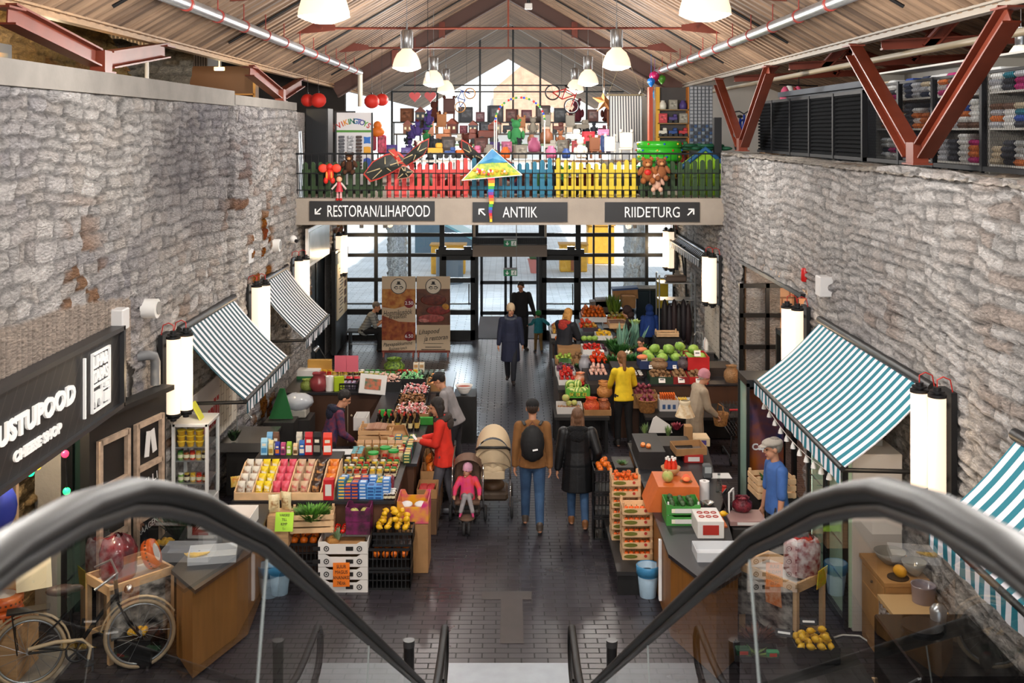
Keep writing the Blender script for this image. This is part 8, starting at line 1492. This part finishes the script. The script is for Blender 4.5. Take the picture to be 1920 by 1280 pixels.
def bicycle(p0,p1):
 ax=(p1-p0);L=ax.length;t=thing('bicycle','black city bicycle with cream tyres and brown saddle parked in the left shop recess','bicycle',(p0.x,p0.y,0));t.rotation_euler=(0,0,math.atan2(ax.y,ax.x));r=.34;CR=mat('cream_tyre','#b8a283',.7);FB=mat('frame_black','#111214',.3)
 for nm,x in(('rear_wheel',0),('front_wheel',L)):
  MB().tube([(x+r*math.cos(a),0,.36+r*math.sin(a))for a in[i*6.2832/40 for i in range(40)]],.021,n=8,closed=True).obj(nm,CR,t);m=MB().tube([(x+.31*math.cos(a),0,.36+.31*math.sin(a))for a in[i*6.2832/40 for i in range(40)]],.012,n=6,closed=True)
  for k in range(16):a=k*.3927;m.cyl((x+.02*math.cos(a+1.4),.02*(-1)**k,.36+.02*math.sin(a+1.4)),(x+.31*math.cos(a),0,.36+.31*math.sin(a)),.0022,n=4)
  m.cyl((x,-.05,.36),(x,.05,.36),.02,n=10).obj('rim_and_spokes',GALV,t)
  MB().tube([(x+.39*math.cos(a),0,.36+.39*math.sin(a))for a in[(.5 if x else .1)+i*.22 for i in range(12)]],.022,n=6,flat=.5).obj('mudguard',mat('cream_guard','#cbb491',.4),t)
 m=MB();st=Vector((.36,0,.85));bb=Vector((.45,0,.32));hd=Vector((.84,0,.86));m.cyl(bb,st,.018).tube([hd-Vector((0,0,.05)),(.62,0,.55),bb],.022,n=8).cyl((0,.05,.36),bb,.012).cyl((0,.05,.36),(.38,.02,.72),.01).cyl((0,-.05,.36),bb,.012).cyl((0,-.05,.36),(.38,-.02,.72),.01).cyl(hd+Vector((-.02,0,.1)),hd-Vector((0,0,.12)),.022).tube([hd-Vector((0,.04,.12)),(.95,-.05,.5),(L,-.055,.36)],.012,n=6).tube([hd-Vector((0,-.04,.12)),(.95,.05,.5),(L,.055,.36)],.012,n=6);m.obj('frame',FB,t)
 MB().tube([(.62,-.3,1.0),(.78,-.24,1.08),(.84,0,1.02),(.78,.24,1.08),(.62,.3,1.0)],.013,n=8).cyl((.82,0,.9),(.84,0,1.03),.014).obj('handlebar',GALV,t);MB().ball((.3,0,.93),(.15,.09,.05)).ball((.42,0,.93),(.1,.035,.04)).cyl((.35,0,.84),(.34,0,.92),.014).obj('saddle',mat('saddle_brown','#3a2420',.45),t)
 MB().box((.0,0,.78),(.4,.14,.015)).cyl((-.1,.06,.36),(-.15,.06,.78),.007,n=5).cyl((-.1,-.06,.36),(-.15,-.06,.78),.007,n=5).obj('carrier',BLACK,t);MB().tube([(-.0,-.07,.41),(.25,-.07,.44),(.5,-.07,.42),(.58,-.07,.34),(.56,-.07,.22)],.02,n=6).obj('chain_guard',mat('cream_guard','#cbb491',.4),t)
 m=MB().tube([(bb.x+.1*math.cos(a),-.085,bb.z+.1*math.sin(a))for a in[i*.3142 for i in range(20)]],.012,n=5,closed=True)
 for k in range(5):m.cyl((bb.x,-.085,bb.z),(bb.x+.1*math.cos(k*1.2566),-.085,bb.z+.1*math.sin(k*1.2566)),.012,n=5)
 m.cyl(bb-Vector((0,.1,0)),bb+Vector((.12,-.1,-.12)),.01).box(bb+Vector((.12,-.14,-.12)),(.09,.08,.02)).obj('chainset',plain('#3a3a3c'),t);MB().ball((.95,0,.84),(.05,.05,.05)).obj('headlamp',mat('chrome','#d0d0d0',.1,1),t);MB().box((.6,.06,.15),(.02,.02,.3),R=Matrix.Rotation(.3,3,'X')).obj('kickstand',GALV,t)
bicycle(Vector((-4.83,10.74,0)),Vector((-3.84,11.12,0)))
mb=MB().box((-5.05,10.3,.02),(.9,2.4,.04));struct('trim_recess_step',mb,CONC)
p=P(1385,862,0);t=thing('shopping_trolley','wire shopping trolley with a red handle by the right wall doorway','trolley',(p.x,p.y,0));m=MB()
for k in range(9):u=k/8;m.tube([(-.24+.48*u,-.4,.85),(-.2+.4*u,-.36,.5),(-.2+.4*u,.36,.55),(-.24+.48*u,.42,.9)],.005,n=4)
for k in range(5):z=.52+.08*k;m.tube([(-.22,-.38,z),(.22,-.38,z),(.22,.4,z+.04),(-.22,.4,z+.04)],.005,n=4,closed=True)
m.obj('wire_basket',mat('trolley_wire','#4a4c50',.4,.5),t);MB().tube([(-.26,-.5,.98),(.26,-.5,.98)],.018,n=8).obj('handle',plain('#b3222a'),t);MB().tube([(-.22,-.38,.9),(-.24,-.5,.98)],.01,n=5).tube([(.22,-.38,.9),(.24,-.5,.98)],.01,n=5).tube([(-.2,-.36,.5),(-.2,-.3,.14),(-.2,.36,.14)],.012,n=6).tube([(.2,-.36,.5),(.2,-.3,.14),(.2,.36,.14)],.012,n=6).obj('chassis',mat('trolley_wire','#4a4c50'),t)
for sx in(-1,1):
 for y in(-.3,.36):MB().cyl((sx*.2-.015,y,.06),(sx*.2+.015,y,.06),.06,n=12).obj('wheel',BLACK,t)
t=thing('recess_lamp','small added warm fill lamp inside the left shop recess','fill lamp',(-5.2,11.0,3.1));MB().cyl((0,0,0),(0,0,.06),.09,n=16).cyl((0,0,.06),(0,0,.32),.012,n=6).obj('lamp_body',mat('warm_lamp','#ffdca0'),t);l=bpy.data.lights.new('recess_glow','POINT');l.energy=190;l.color=(1,.82,.58);l.shadow_soft_size=.12;lo=bpy.data.objects.new('recess_glow',l);COL.objects.link(lo);lo.parent=t;lo.location=(0,0,-.12)  # warm lamp added to brighten the dark shop recess
# escalator
RUB=mat('handrail_rubber','#0b0b0d',.5,spec=.22);GUIDE=mat('guide_rail','#17181b',.45,.2);STEELB=mat('brushed_steel','#c9c6c2',.35,.85)
HP=[(-1.6,5.12),(.2,5.12),(1.0,5.12),(1.28,5.113),(1.5,5.085),(1.7,5.04),(1.85,4.985),(2.05,4.9),(2.3,4.79),(2.6,4.64),(2.85,4.495),(3.5,4.11),(5.2,3.1),(7.0,2.03),(8.2,1.32),(8.5,1.16),(8.75,1.06),(9.05,.98),(9.4,.95),(9.95,.945)]
END=[(10.05,.93),(10.14,.88),(10.2,.8),(10.22,.71),(10.2,.62),(10.13,.54),(10.03,.5),(9.8,.49)]
HP=[(a,b-(.012 if a<2.2 else .03 if a<9 else .02))for a,b in HP]
esc=thing('escalator','black railed escalator with glass sides leading down to the market floor','escalator',(0,0,0))
GL=glassy('escalator_glass',(.62,.64,.64),1.0,0.0,1.5)
for s in(-1,1):
 x=s*.6;pts=[Vector((x,a,b))for a,b in HP+END];MB().tube(pts,.033,n=14,flat=.6,up=(0,0,1)).obj('handrail',RUB,esc);MB().tube([p+Vector((0,0,-.03))if i<len(HP)else p+(Vector((x,9.98,.715))-p)*.2 for i,p in enumerate(pts)],.014,n=8).obj('guide_rail',GUIDE,esc)
 m=MB();top=[(a,b-.05)for a,b in HP]+[(10.05,.87),(10.14,.78),(10.16,.71),(10.14,.62),(10.05,.53)];bot=[(a,b-(.88 if a<8 else .88-.15*min(1,(a-8)/1.5)*0))for a,b in HP]+[(10.05,.06)]*5
 for i in range(len(top)-1):
  a,b,c,d=top[i],top[i+1],bot[i+1],bot[i];m.add([(x,*a),(x,*b),(x,*c),(x,*d)],[(0,1,2,3)])
 m.obj('glass_side',GL,esc)
 for ya,za,yb in((2.67,4.58,2.36),(4.6,3.4,4.25),(6.6,2.2,6.25)):MB().cyl((x,ya,za),(x,yb,za-.78),.0035,n=6).obj('panel_joint',mat('joint_grey','#7f8686',.4),esc)
 m=MB()
 for i in range(len(HP)-1):
  a,b=HP[i],HP[i+1]
  for u0,u1 in((-.07,.12),):m.add([(x+s*u0,a[0],a[1]-.88),(x+s*u1,a[0],a[1]-.88),(x+s*u1,b[0],b[1]-.88),(x+s*u0,b[0],b[1]-.88),(x+s*u1,a[0],a[1]-1.25),(x+s*u1,b[0],b[1]-1.25),(x+s*u0,a[0],a[1]-1.1),(x+s*u0,b[0],b[1]-1.1)],[(0,1,2,3),(1,4,5,2),(6,0,3,7)])
 m.obj('skirt_deck',STEELB,esc)
 MB().tube([(x+s*.0,9.98,.06),(x,9.98,.5)],.03,n=8).obj('newel_support',STEELB,esc)
m=MB()
for k in range(16):
 y=2.2+k*.4;z=3.98-k*.237;m.box((0,y,z-.1),(1.02,.41,.2))
 for j in range(20):m.box((-.49+j*.0515,y,z+.004),(.012,.38,.008))
m.obj('steps',mat('step_metal','#55585c',.4,.7),esc)
MB().box((0,.9,4.21),(1.3,2.0,.02)).obj('upper_plate',STEELB,esc);MB().box((0,10.2,.008),(1.5,2.0,.014)).obj('landing_plate',mat('plate_metal','#94999f',.4,.75,bump=.15,bs=160,var=.05),esc)
for x,y in((-.94,10.1),(.98,10.1)):t=thing('bollard',f'short black bollard beside the foot of the escalator, {"left" if x < 0 else "right"} one','bollard',(x,y,0));MB().cyl((0,0,0),(0,0,.72),.05,n=14).obj('post',BLACK,t);MB().cyl((0,0,.72),(0,0,.78),.055,n=14).obj('cap',mat('bollard_cap','#3a3a3c',.4),t)
# people
def cap(m,p0,p1,r0,r1,flat=1.0,n=12,up=(0,1,0),e0=1.0,e1=1.0):
 p0,p1=Vector(p0),Vector(p1);d=p1-p0;L=max(d.length,1e-5);d=d/L;P_,R_=[],[]
 for k in range(4):a=k/4*1.5708;P_.append(p0-d*r0*math.cos(a)*min(1,flat+.2)*e0);R_.append(max(r0*math.sin(a),.001))
 P_+=[p0,p1];R_+=[r0,r1]
 for k in range(3,-1,-1):a=k/4*1.5708;P_.append(p1+d*r1*math.cos(a)*min(1,flat+.2)*e1);R_.append(max(r1*math.sin(a),.001))
 return m.tube(P_,R_,n=n,flat=flat,up=up)
def melt(m,name,mats,vox,sm=4):
 """weld overlapping limbs into one continuous skin"""
 me=m.mesh(name,mats);o=bpy.data.objects.new(name,me);COL.objects.link(o);r=o.modifiers.new('r','REMESH');r.mode='VOXEL';r.voxel_size=vox;r.use_smooth_shade=True
 s=o.modifiers.new('s','SMOOTH');s.iterations=sm;s.factor=.5;dg=bpy.context.evaluated_depsgraph_get();out=bpy.data.meshes.new_from_object(o.evaluated_get(dg));out.name=name
 bpy.data.objects.remove(o);bpy.data.meshes.remove(me);return out
def ik(a,b,l1,l2,bend):
 a,b=Vector(a),Vector(b);d=b-a;L=min(d.length,(l1+l2)*.999);d.normalize();b=a+d*L;x=(l1*l1-l2*l2+L*L)/(2*L);h=math.sqrt(max(0,l1*l1-x*x));w=Vector(bend);w=(w-d*w.dot(d)).normalized();return a+d*x+w*h,b
SKIN=mat('skin','#c08a6c',.55);LIP=plain('#9a4a44');DENIM=mat('denim','#2b4566',.85,col2='#3d5c80',vs=5);GREYT=mat('grey_trousers','#55535a',.85,var=.1)
def person(loc,rz,h,lb,top,bottom,shoe,hair,lean=0.0,hands=None,feet=None,pelvis=.95,hair_kind='short',hat=None,hem=None,head=(0,0),bulk=1.0,vox=.011,collar=None,curl=.6,slv=1.0,hs=1.07,extra=None,rough=.8,knee=(0,1,0)):
 S=h/1.75;t=thing('person',lb,'person',loc,rz);t.scale=(S,S,S);V_=Vector;u=V_((0,math.sin(lean),math.cos(lean)));X=V_((1,0,0));p0=V_((0,0,pelvis));fw=u.cross(X)*-1;fw=V_((0,math.cos(lean),-math.sin(lean)))
 neck=p0+u*.5;sh=[p0+u*.455+X*s*.17*bulk for s in(-1,1)];hp=[p0+X*s*.09 for s in(-1,1)]
 feet=feet or[(-.1,.06,.08),(.1,-.08,.08)];hands=hands or[p0+V_((-.24,.08,-.12)),p0+V_((.24,.08,-.12))]
 kn,el,wr,an=[],[],[],[]
 for i,s in enumerate((-1,1)):
  k,a=ik(hp[i],feet[i],.44,.44,knee);kn.append(k);an.append(a);e,w=ik(sh[i],hands[i],.29,.26,(s*.5,-.8,-.3));el.append(e);wr.append(w)
 Rh=Matrix.Rotation(head[0],3,'Z')@Matrix.Rotation(-head[1]-lean*.4,3,'X');hc=neck+u*.06+Rh@V_((0,.025,.125));Hp=lambda x,y,z:hc+Rh@(V_((x,y,z))*hs)
 def HB(m,x,y,z,r,nu=12,nv=8):m.ball(Hp(x,y,z),tuple(v*hs for v in r),nu,nv,R=Rh);return m
 b=MB();cap(b,p0-u*.02,p0+u*.2,.14,.13,.7);cap(b,p0+u*.2,p0+u*.4,.14,.15,.68);cap(b,neck-u*.06,hc,.055,.05)
 HB(b,0,-.01,.03,(.074,.094,.09),14,10);HB(b,0,.025,-.045,(.056,.066,.07),12,8);HB(b,0,.098,-.012,(.014,.02,.026),8,6);HB(b,0,.075,.032,(.055,.02,.014),8,6);HB(b,0,.07,-.1,(.025,.02,.018),8,6)
 for s in(-1,1):HB(b,s*.076,-.005,0,(.012,.022,.033),8,6)
 for i,s in enumerate((-1,1)):
  cap(b,sh[i],el[i],.05,.042);cap(b,el[i],wr[i],.042,.028);cap(b,hp[i],kn[i],.085,.056);cap(b,kn[i],an[i],.055,.04);fd=V_((s*.12,1,0)).normalized();cap(b,an[i]+V_((0,-.04,-.045)),an[i]+fd*.13+V_((0,0,-.05)),.035,.03)
  d=(wr[i]-el[i]).normalized();q=d.cross(V_((0,0,1))if abs(d.z)<.8 else V_((0,1,0))).normalized();dn=d.cross(q).normalized();dn=dn if dn.z<0 or abs(d.z)>.8 else-dn
  if abs(d.z)>.8:q=V_((0,1,0));dn=V_((-s,0,0))
  cap(b,wr[i]+d*.02,wr[i]+d*.075,.034,.038,.5,10,up=dn)
  for j in range(4):
   o=wr[i]+d*.085+q*(j-1.5)*.019;l=(.036,.042,.04,.03)[j];m1=o+(d*math.cos(curl*.5)+dn*math.sin(curl*.5))*l;m2=m1+(d*math.cos(curl*1.4)+dn*math.sin(curl*1.4))*l*.85;cap(b,o,m1,.0095,.009,n=8);cap(b,m1,m2,.009,.008,n=8)
  o=wr[i]+d*.035+q*.033;m1=o+(d*.7+q*.5+dn*.4).normalized()*.035;cap(b,o,m1,.012,.011,n=8);cap(b,m1,m1+(d*.9+dn*.4).normalized()*.03,.011,.009,n=8)
 link('body',melt(b,'body',SKIN,vox*.8,2),t)
 for s in(-1,1):HB(MB(),s*.03,.084,.008,(.011,.007,.008),8,5).obj('eye',EYE,t)
 HB(MB(),0,.09,-.06,(.024,.008,.007),8,5).obj('mouth',LIP,t)
 tm=top if not isinstance(top,str)else mat('cloth_'+top.strip('#'),top,rough,var=.12,vs=7,bump=.25,bs=18);j=MB();cap(j,p0-u*.08,p0+u*.22,max(.2,.185*bulk),.16*bulk,.7,e0=.12);cap(j,p0+u*.2,p0+u*.4,.162*bulk,.165*bulk,.72);cap(j,sh[0]+u*-.02,sh[1]+u*-.02,.075,.075,.9);cap(j,neck-u*.1,neck-u*.02,.1,.07,.85)
 for i in range(2):cap(j,sh[i],el[i],.072*bulk,.06*bulk);e2=el[i].lerp(wr[i],.92*slv);cap(j,el[i],e2,.06*bulk,.045*bulk)if slv>.3 else 0
 if hem is not None:
  cap(j,p0+u*.1,p0,.165*bulk,.18*bulk,.76);q=V_((0,.5*(an[0].y+an[1].y)*.3,hem));cap(j,p0-u*.05,q,.18*bulk,.2*bulk,.76,e1=.08);
 link('jacket',melt(j,'jacket',tm,vox,3),t)
 bm=bottom if not isinstance(bottom,str)else mat('cloth_'+bottom.strip('#'),bottom,.85,var=.12,vs=7,bump=.2,bs=16);j=MB();cap(j,p0-u*.02,p0+u*.08,.155,.15,.74)
 for i in range(2):cap(j,hp[i],kn[i],.1,.072);cap(j,kn[i],an[i]+V_((0,0,.03)),.072,.058)
 link('trousers',melt(j,'trousers',bm,vox,3),t)
 sm_=mat('shoe_'+shoe.strip('#'),shoe,.5)
 for i,s in enumerate((-1,1)):q=MB();fd=V_((s*.12,1,0)).normalized();a=an[i];cap(q,a+V_((0,-.03,-.035)),a+fd*.15+V_((0,0,-.045)),.046,.038,.9);cap(q,a+V_((0,-.02,.03)),a+V_((0,-.02,-.03)),.05,.048);link('shoe',melt(q,'shoe',sm_,vox,2),t)
 if hair_kind:
  hm=mat('hair_'+hair.strip('#'),hair,.55,var=.3,vs=10,stretch=(6,6,1),bump=.5,bs=30);q=MB();HB(q,0,-.022,.045,(.083,.098,.093),14,10);HB(q,0,-.045,-.03,(.07,.06,.07),12,8)if hair_kind!='short' else HB(q,0,-.045,.0,(.07,.055,.05),12,8)
  if hair_kind in('long','bob'):
   L=.2 if hair_kind=='bob' else .34
   for s in(-1,0,1):cap(q,Hp(s*.055,-.05,-.02),Hp(s*.07,-.06,0)-u*L,.045,.04,.8);
   for s in(-1,1):cap(q,Hp(s*.07,-.0,.02),Hp(s*.075,0,-.14),.025,.022)
  if hair_kind=='tail':cap(q,Hp(0,-.1,.02),Hp(0,-.13,0)-u*.2,.04,.035);cap(q,Hp(0,-.13,0)-u*.18,Hp(0,-.1,0)-u*.32,.035,.015)
  link('hair',melt(q,'hair',hm,vox,2),t)
 if hat:
  kind,c=hat;m_=mat('hat_'+c.strip('#'),c,.85,bump=.3,bs=60,var=.1);q=MB()
  if kind=='cap':HB(q,0,-.012,.062,(.088,.106,.078),16,10);cap(q,Hp(-.03,.09,.055),Hp(.03,.09,.055),.05,.05,.18,up=(0,0,1));HB(q,0,.12,.05,(.07,.06,.012),12,6)
  elif kind=='flat':HB(q,0,.0,.075,(.1,.125,.05),16,10);HB(q,0,.11,.045,(.07,.05,.012),12,6)
  elif kind=='hood':HB(q,0,-.03,.03,(.105,.115,.125),16,10);HB(q,0,-.06,-.1,(.12,.09,.08),14,8)
  else:HB(q,0,-.012,.055,(.09,.108,.1),16,10);HB(q,0,-.012,.02,(.092,.11,.05),16,8)
  link({'cap':'cap','flat':'flat_cap','hood':'hood'}.get(kind,'knitted_hat'),melt(q,'hat',m_,vox,2),t)
 if collar:q=MB().tube([neck+V_((.11*math.cos(a),.09*math.sin(a)-.02,-.0+.03*-math.sin(a)))for a in[i*.5236 for i in range(12)]],.05,n=10,closed=True);q.ball(neck+V_((0,-.12,-.06)),(.12,.06,.1),12,8,wob=.08);q.obj('fur_collar' if collar[0]=='fur' else 'scarf',mat('collar_'+collar[1].strip('#'),collar[1],.95,bump=1.0,bs=50,var=.3,vs=30),t)
 if extra:extra(t,dict(p0=p0,u=u,neck=neck,wr=wr,el=el,sh=sh,an=an,hc=hc))
 return t
PI=math.pi;A=Vector
def card(t,k):MB().box(k['wr'][0].lerp(k['wr'][1],.5)+A((0,.1,.02)),(.1,.005,.13),R=Matrix.Rotation(-.7,3,'X')).obj('held_card',WHITE,t)
person((-.93,15.5,0),1.5,1.72,'person in a bright red jacket with fur collar reading a card at the left stall','#d62d1c',GREYT,'#6a6a70','#1d1614',.08,[(-.08,.33,1.12),(.1,.33,1.12)],[(-.1,.16,.08),(.1,-.14,.08)],hair_kind='long',head=(.1,.3),collar=('fur','#3a322e'),hem=.78,bulk=1.08,extra=card)
person((-.85,17.35,0),1.35,1.7,'person in a grey hoodie and black cap bending over the left stall','#8a8688','#2a2a30','#2a2a2c','#151312',.38,[(-.15,.36,1.08),(.15,.36,1.08)],hat=('cap','#161618'),head=(0,.35),bulk=1.02)
PLAID=mat('plaid_shirt','#7a2f44',.85,col2='#2a2f55',vs=14)
person((-2.72,16.1,0),-1.1,1.7,'person in a plaid shirt and dark scarf behind the coffee shelf of the left stall',PLAID,'#26262c','#1d1d1f','#16110f',.3,[(-.15,.35,.95),(.15,.35,.95)],head=(-.2,.45),collar=('scarf','#1b1f33'))
person((DX(682,27.2),27.2,0),-PI/2,1.72,'person in a grey striped shirt sitting on the bench beside the entrance',stripes('shirt_grey','#8d8f8c','#6e7072',.07,2,.6),'#1b1b1f','#1b1a1a','#6a625c',.5,[(-.12,.52,.78),(.12,.52,.78)],[(-.14,.42,.08),(.14,.42,.08)],pelvis=.52,head=(0,.1),slv=.2)
def pack(t,k):
 c=k['p0']+k['u']*.28+A((0,-.2,0));b=MB();b.ball(c,(.165,.1,.25),16,12);b.box(c+A((0,.02,-.02)),(.3,.14,.42),b=.06);link('backpack',melt(b,'backpack',mat('pack_black','#131315',.7,bump=.2,bs=30),.011,3),t);MB().box(c+A((.04,-.1,-.06)),(.07,.012,.02),R=Matrix.Rotation(-.2,3,'Y')).obj('pack_badge',WHITE,t);MB().tube([c+A((-.05,-.02,.24)),c+A((0,-.02,.3)),c+A((.05,-.02,.24))],.01,n=6).obj('pack_loop',mat('brown_strap','#6a3a24',.7),t)
 for s in(-1,1):MB().tube([c+A((s*.1,.03,.24)),k['sh'][0].lerp(k['sh'][1],.5+s*.36)+A((0,0,.075)),k['sh'][0].lerp(k['sh'][1],.5+s*.36)+A((0,.13,-.05)),c+A((s*.15,.3,-.15))],.022,n=6,flat=.4).obj('pack_strap',mat('pack_black','#131315',.7),t)
person((.34,15.0,0),-.03,1.8,'person in a brown jacket with a black backpack and cap walking away down the aisle','#84592f',DENIM,'#4a4038','#3a2c24',0,[(-.24,.02,.86),(.24,-.02,.84)],[(-.1,.2,.08),(.1,-.16,.1)],hat=('cap','#131315'),bulk=1.06,extra=pack,rough=.9)
PUFF=mat('puffer_black','#0d0e11',.5,bump=.3,bs=10)
person((.98,15.1,0),-.05,1.66,'person in a long black padded coat with brown hair walking away down the aisle',PUFF,DENIM,'#7a4f2c','#6a4a34',0,[(-.3,-.02,.84),(.28,.02,.9)],[(-.09,.12,.08),(.11,-.14,.1)],hair_kind='bob',hem=.55,bulk=1.22,collar=('scarf','#101114'))
person((.05,23.7,0),PI,1.74,'person in a navy coat and pale knitted hat walking towards the escalator','#1a2038','#20222a','#2c2322','#3a2a22',0,[(-.27,.0,.86),(.27,.05,.84)],[(-.06,.1,.08),(.06,-.2,.12)],hat=('beanie','#cdb491'),hem=.5,bulk=1.1,head=(.25,.05),collar=('scarf','#4a4f58'))
person((.33,27.3,0),PI+.25,1.75,'person in black clothes holding a small child by the hand at the entrance','#141418','#17181c','#3a3432','#1a1614',.05,[(-.38,.1,.74),(.26,.05,.85)],hair_kind='short',head=(-.5,.3),bulk=1.1)
person((.76,26.9,0),.25,1.03,'small child in a teal jacket and green hat holding a grown-up by the hand','#1f7a86','#7a5f34','#2a2a2c','#2a1f1a',0,[(-.42,.02,1.22),(.5,.05,1.12)],[(-.1,.12,.08),(.12,-.1,.08)],hat=('beanie','#1c7a3a'),bulk=1.15,hs=1.35)
person((1.2,23.1,0),-.7,1.74,'person with blonde hair in a dark navy coat choosing fruit at the right stall','#10131d','#15161c','#1a1a1c','#c08a44',.18,[(-.12,.42,1.05),(.18,.42,1.08)],hair_kind='bob',hem=.6,bulk=1.2,head=(0,.3),collar=('scarf','#a8342a'))
person((2.05,18.92,0),.18,1.66,'person in a yellow sweater and black trousers at the front of the right stall','#e2c01c','#121214','#2a2a2c','#7a4f2a',.12,[(-.18,.38,.98),(.2,.36,1.02)],hair_kind='tail',head=(.1,.25),bulk=.95)
person((2.86,24.3,0),1.2,1.6,'person in a dark brown hood working behind the right stall','#231a18','#1a1718','#1a1a1c','#1a1210',.2,[(-.1,.4,1.0),(.1,.4,1.0)],hat=('hood','#2a1714'),head=(.2,.3))
person((3.36,25.3,0),.2,1.45,'person in a blue hooded jacket standing behind the right stall','#1c3f86','#1a1b20','#1a1a1c','#1a1210',.1,hat=('hood','#1c3f86'),bulk=1.1)
person((2.72,21.6,0),2.3,1.42,'dark-haired child looking over the cabbages of the right stall','#23242c','#1c1c20','#1a1a1c','#17110e',.05,head=(.2,.25))
def bsk(t,k):
 c=k['wr'][0].lerp(k['wr'][1],.5)+A((0,.14,-.12));m=MB();m.lathe([(.11,-.1),(.15,.12),(.14,.12),(.1,-.08),(0,-.08)],c=c,n=18,close=False);m.tube([c+A((.15,0,.1)),c+A((.1,0,.26)),c+A((-.1,0,.26)),c+A((-.15,0,.1))],.012,n=6);m.obj('held_basket',mat('wicker','#9a6a34'),t)
person((3.1,17.75,0),-1.35,1.62,'elderly person in a beige coat and pink headscarf carrying a wicker basket','#a3937e','#4a4440','#3a3430','#b5a99a',.22,[(-.14,.36,.95),(.14,.36,.95)],hat=('beanie','#c98a96'),hem=.5,bulk=1.14,head=(0,.2),extra=bsk,curl=1.0)
person((3.33,13.22,0),1.75,1.78,'person in a blue shirt and grey flat cap beside the glass display case','#3f66a8','#2a2c34','#2a2a2c','#8a847c',.02,hat=('flat','#a9a197'),head=(-.1,.1),slv=.2)
# pushchairs
CHR=mat('chrome','#d0d0d0',.1,1)
def wheel(t,c,r,w=.04):m=MB().tube([A(c)+A((0,(r-.02)*math.cos(a),(r-.02)*math.sin(a)))for a in[i*.3142 for i in range(20)]],.022,n=8,closed=True);m.obj('wheel',mat('tyre_grey','#2a2a2c',.7),t);MB().cyl(A(c)-A((w/2,0,0)),A(c)+A((w/2,0,0)),r*.62,n=18).obj('hub',mat('hub_grey','#8d8a86',.4),t)
t=thing('pram','cream pram with a tall quilted hood standing empty in the aisle','pram',(-.22,15.75,0));CRM=mat('cream_cloth','#cdb795',.8,bump=.3,bs=14);CRD=mat('cream_piping','#8f7f68',.8)
for s in(-1,1):
 wheel(t,(s*.27,.32,.15),.15);wheel(t,(s*.27,-.3,.15),.15);MB().tube([(s*.25,-.3,.15),(s*.25,.05,.55),(s*.24,-.42,1.02)],.014,n=8).obj('frame_tube',CHR,t);MB().tube([(s*.25,.32,.15),(s*.25,-.05,.5)],.014,n=8).obj('frame_tube',CHR,t)
MB().tube([(-.24,-.42,1.02),(-.2,-.46,1.06),(.2,-.46,1.06),(.24,-.42,1.02)],.02,n=8).obj('push_bar',BLACK,t);MB().box((0,0,.28),(.44,.5,.14),b=.04).obj('shopping_basket',plain('#4a3a2c'),t);MB().ball((.0,.0,.38),(.17,.18,.1)).obj('brown_bag',plain('#5f4630'),t)
b=MB();cap(b,(0,-.3,.72),(0,.3,.7),.19,.17,.7,up=(0,0,1));link('carrycot',melt(b,'carrycot',CRM,.012,4),t)
MB().grid(lambda u,v:(.26*math.cos(PI*u),-.36+.66*v*.9-.1*math.sin(PI*u)*(1-v),.76+.5*math.sin(PI*u)**.75*(.75+.25*math.sin(PI*(.2+.6*v)))),18,10).grid(lambda u,v:(.26*math.cos(PI*u)*v,-.36-.1*math.sin(PI*u),.62+(.14+.42*math.sin(PI*u)**.75)*v),18,5).obj('hood',CRM,t)
for v in(.3,.62):MB().tube([(.262*math.cos(PI*i/14),-.47+.1*(1-math.sin(PI*i/14)),.64+.62*v*math.sin(PI*i/14)**.75+.02)for i in range(15)],.007,n=5).obj('hood_piping',CRD,t)
MB().box((0,-.45,.66),(.34,.03,.12),b=.012).obj('hood_flap',CRM,t)
t=thing('stroller','brown three-wheeled stroller with the toddler facing the escalator','stroller',(-.58,15.15,0));BRC=mat('brown_cloth','#6a5040',.8,bump=.2,bs=16)
for s in(-1,1):wheel(t,(s*.25,.2,.11),.11);wheel(t,(s*.035,-.38,.09),.09,.03);MB().tube([(s*.23,.2,.12),(s*.22,-.05,.45),(s*.22,.25,.85),(s*.2,.42,1.0)],.014,n=8).obj('frame_tube',CHR,t);MB().tube([(s*.23,.2,.2),(s*.1,-.2,.2),(s*.02,-.38,.13)],.014,n=8).obj('frame_tube',BLACK,t);MB().cyl((s*.2,.42,1.0),(s*.2,.5,1.05),.02,n=8).obj('push_handle',BLACK,t)
MB().box((0,.0,.36),(.36,.32,.06),b=.02).box((0,.2,.62),(.38,.06,.56),b=.03).obj('seat',BRC,t);MB().grid(lambda u,v:(.21*math.cos(PI*u),.28-.3*v,.7+.25*math.sin(PI*u)**.6-.02*v),14,5).obj('sun_canopy',BRC,t);MB().ball((0,-.26,.2),(.12,.13,.03)).obj('foot_tray',BRC,t);MB().box((0,.05,.2),(.36,.3,.1),b=.03).obj('under_basket',plain('#2c2622'),t)
person((-.58,15.12,.0),PI,.9,'toddler in a pink and orange snowsuit and pink hat sitting in the stroller',mat('snowsuit','#d83a7a',.7,col2='#e2452a',vs=4),'#9a9698','#d0447a','#6a4a34',-.2,[(-.34,.3,.95),(.34,.3,.95)],[(-.16,.52,.55),(.16,.52,.55)],pelvis=.82,hat=('beanie','#d9a0b8'),bulk=1.2,head=(-.5,0),hs=1.5,vox=.014)
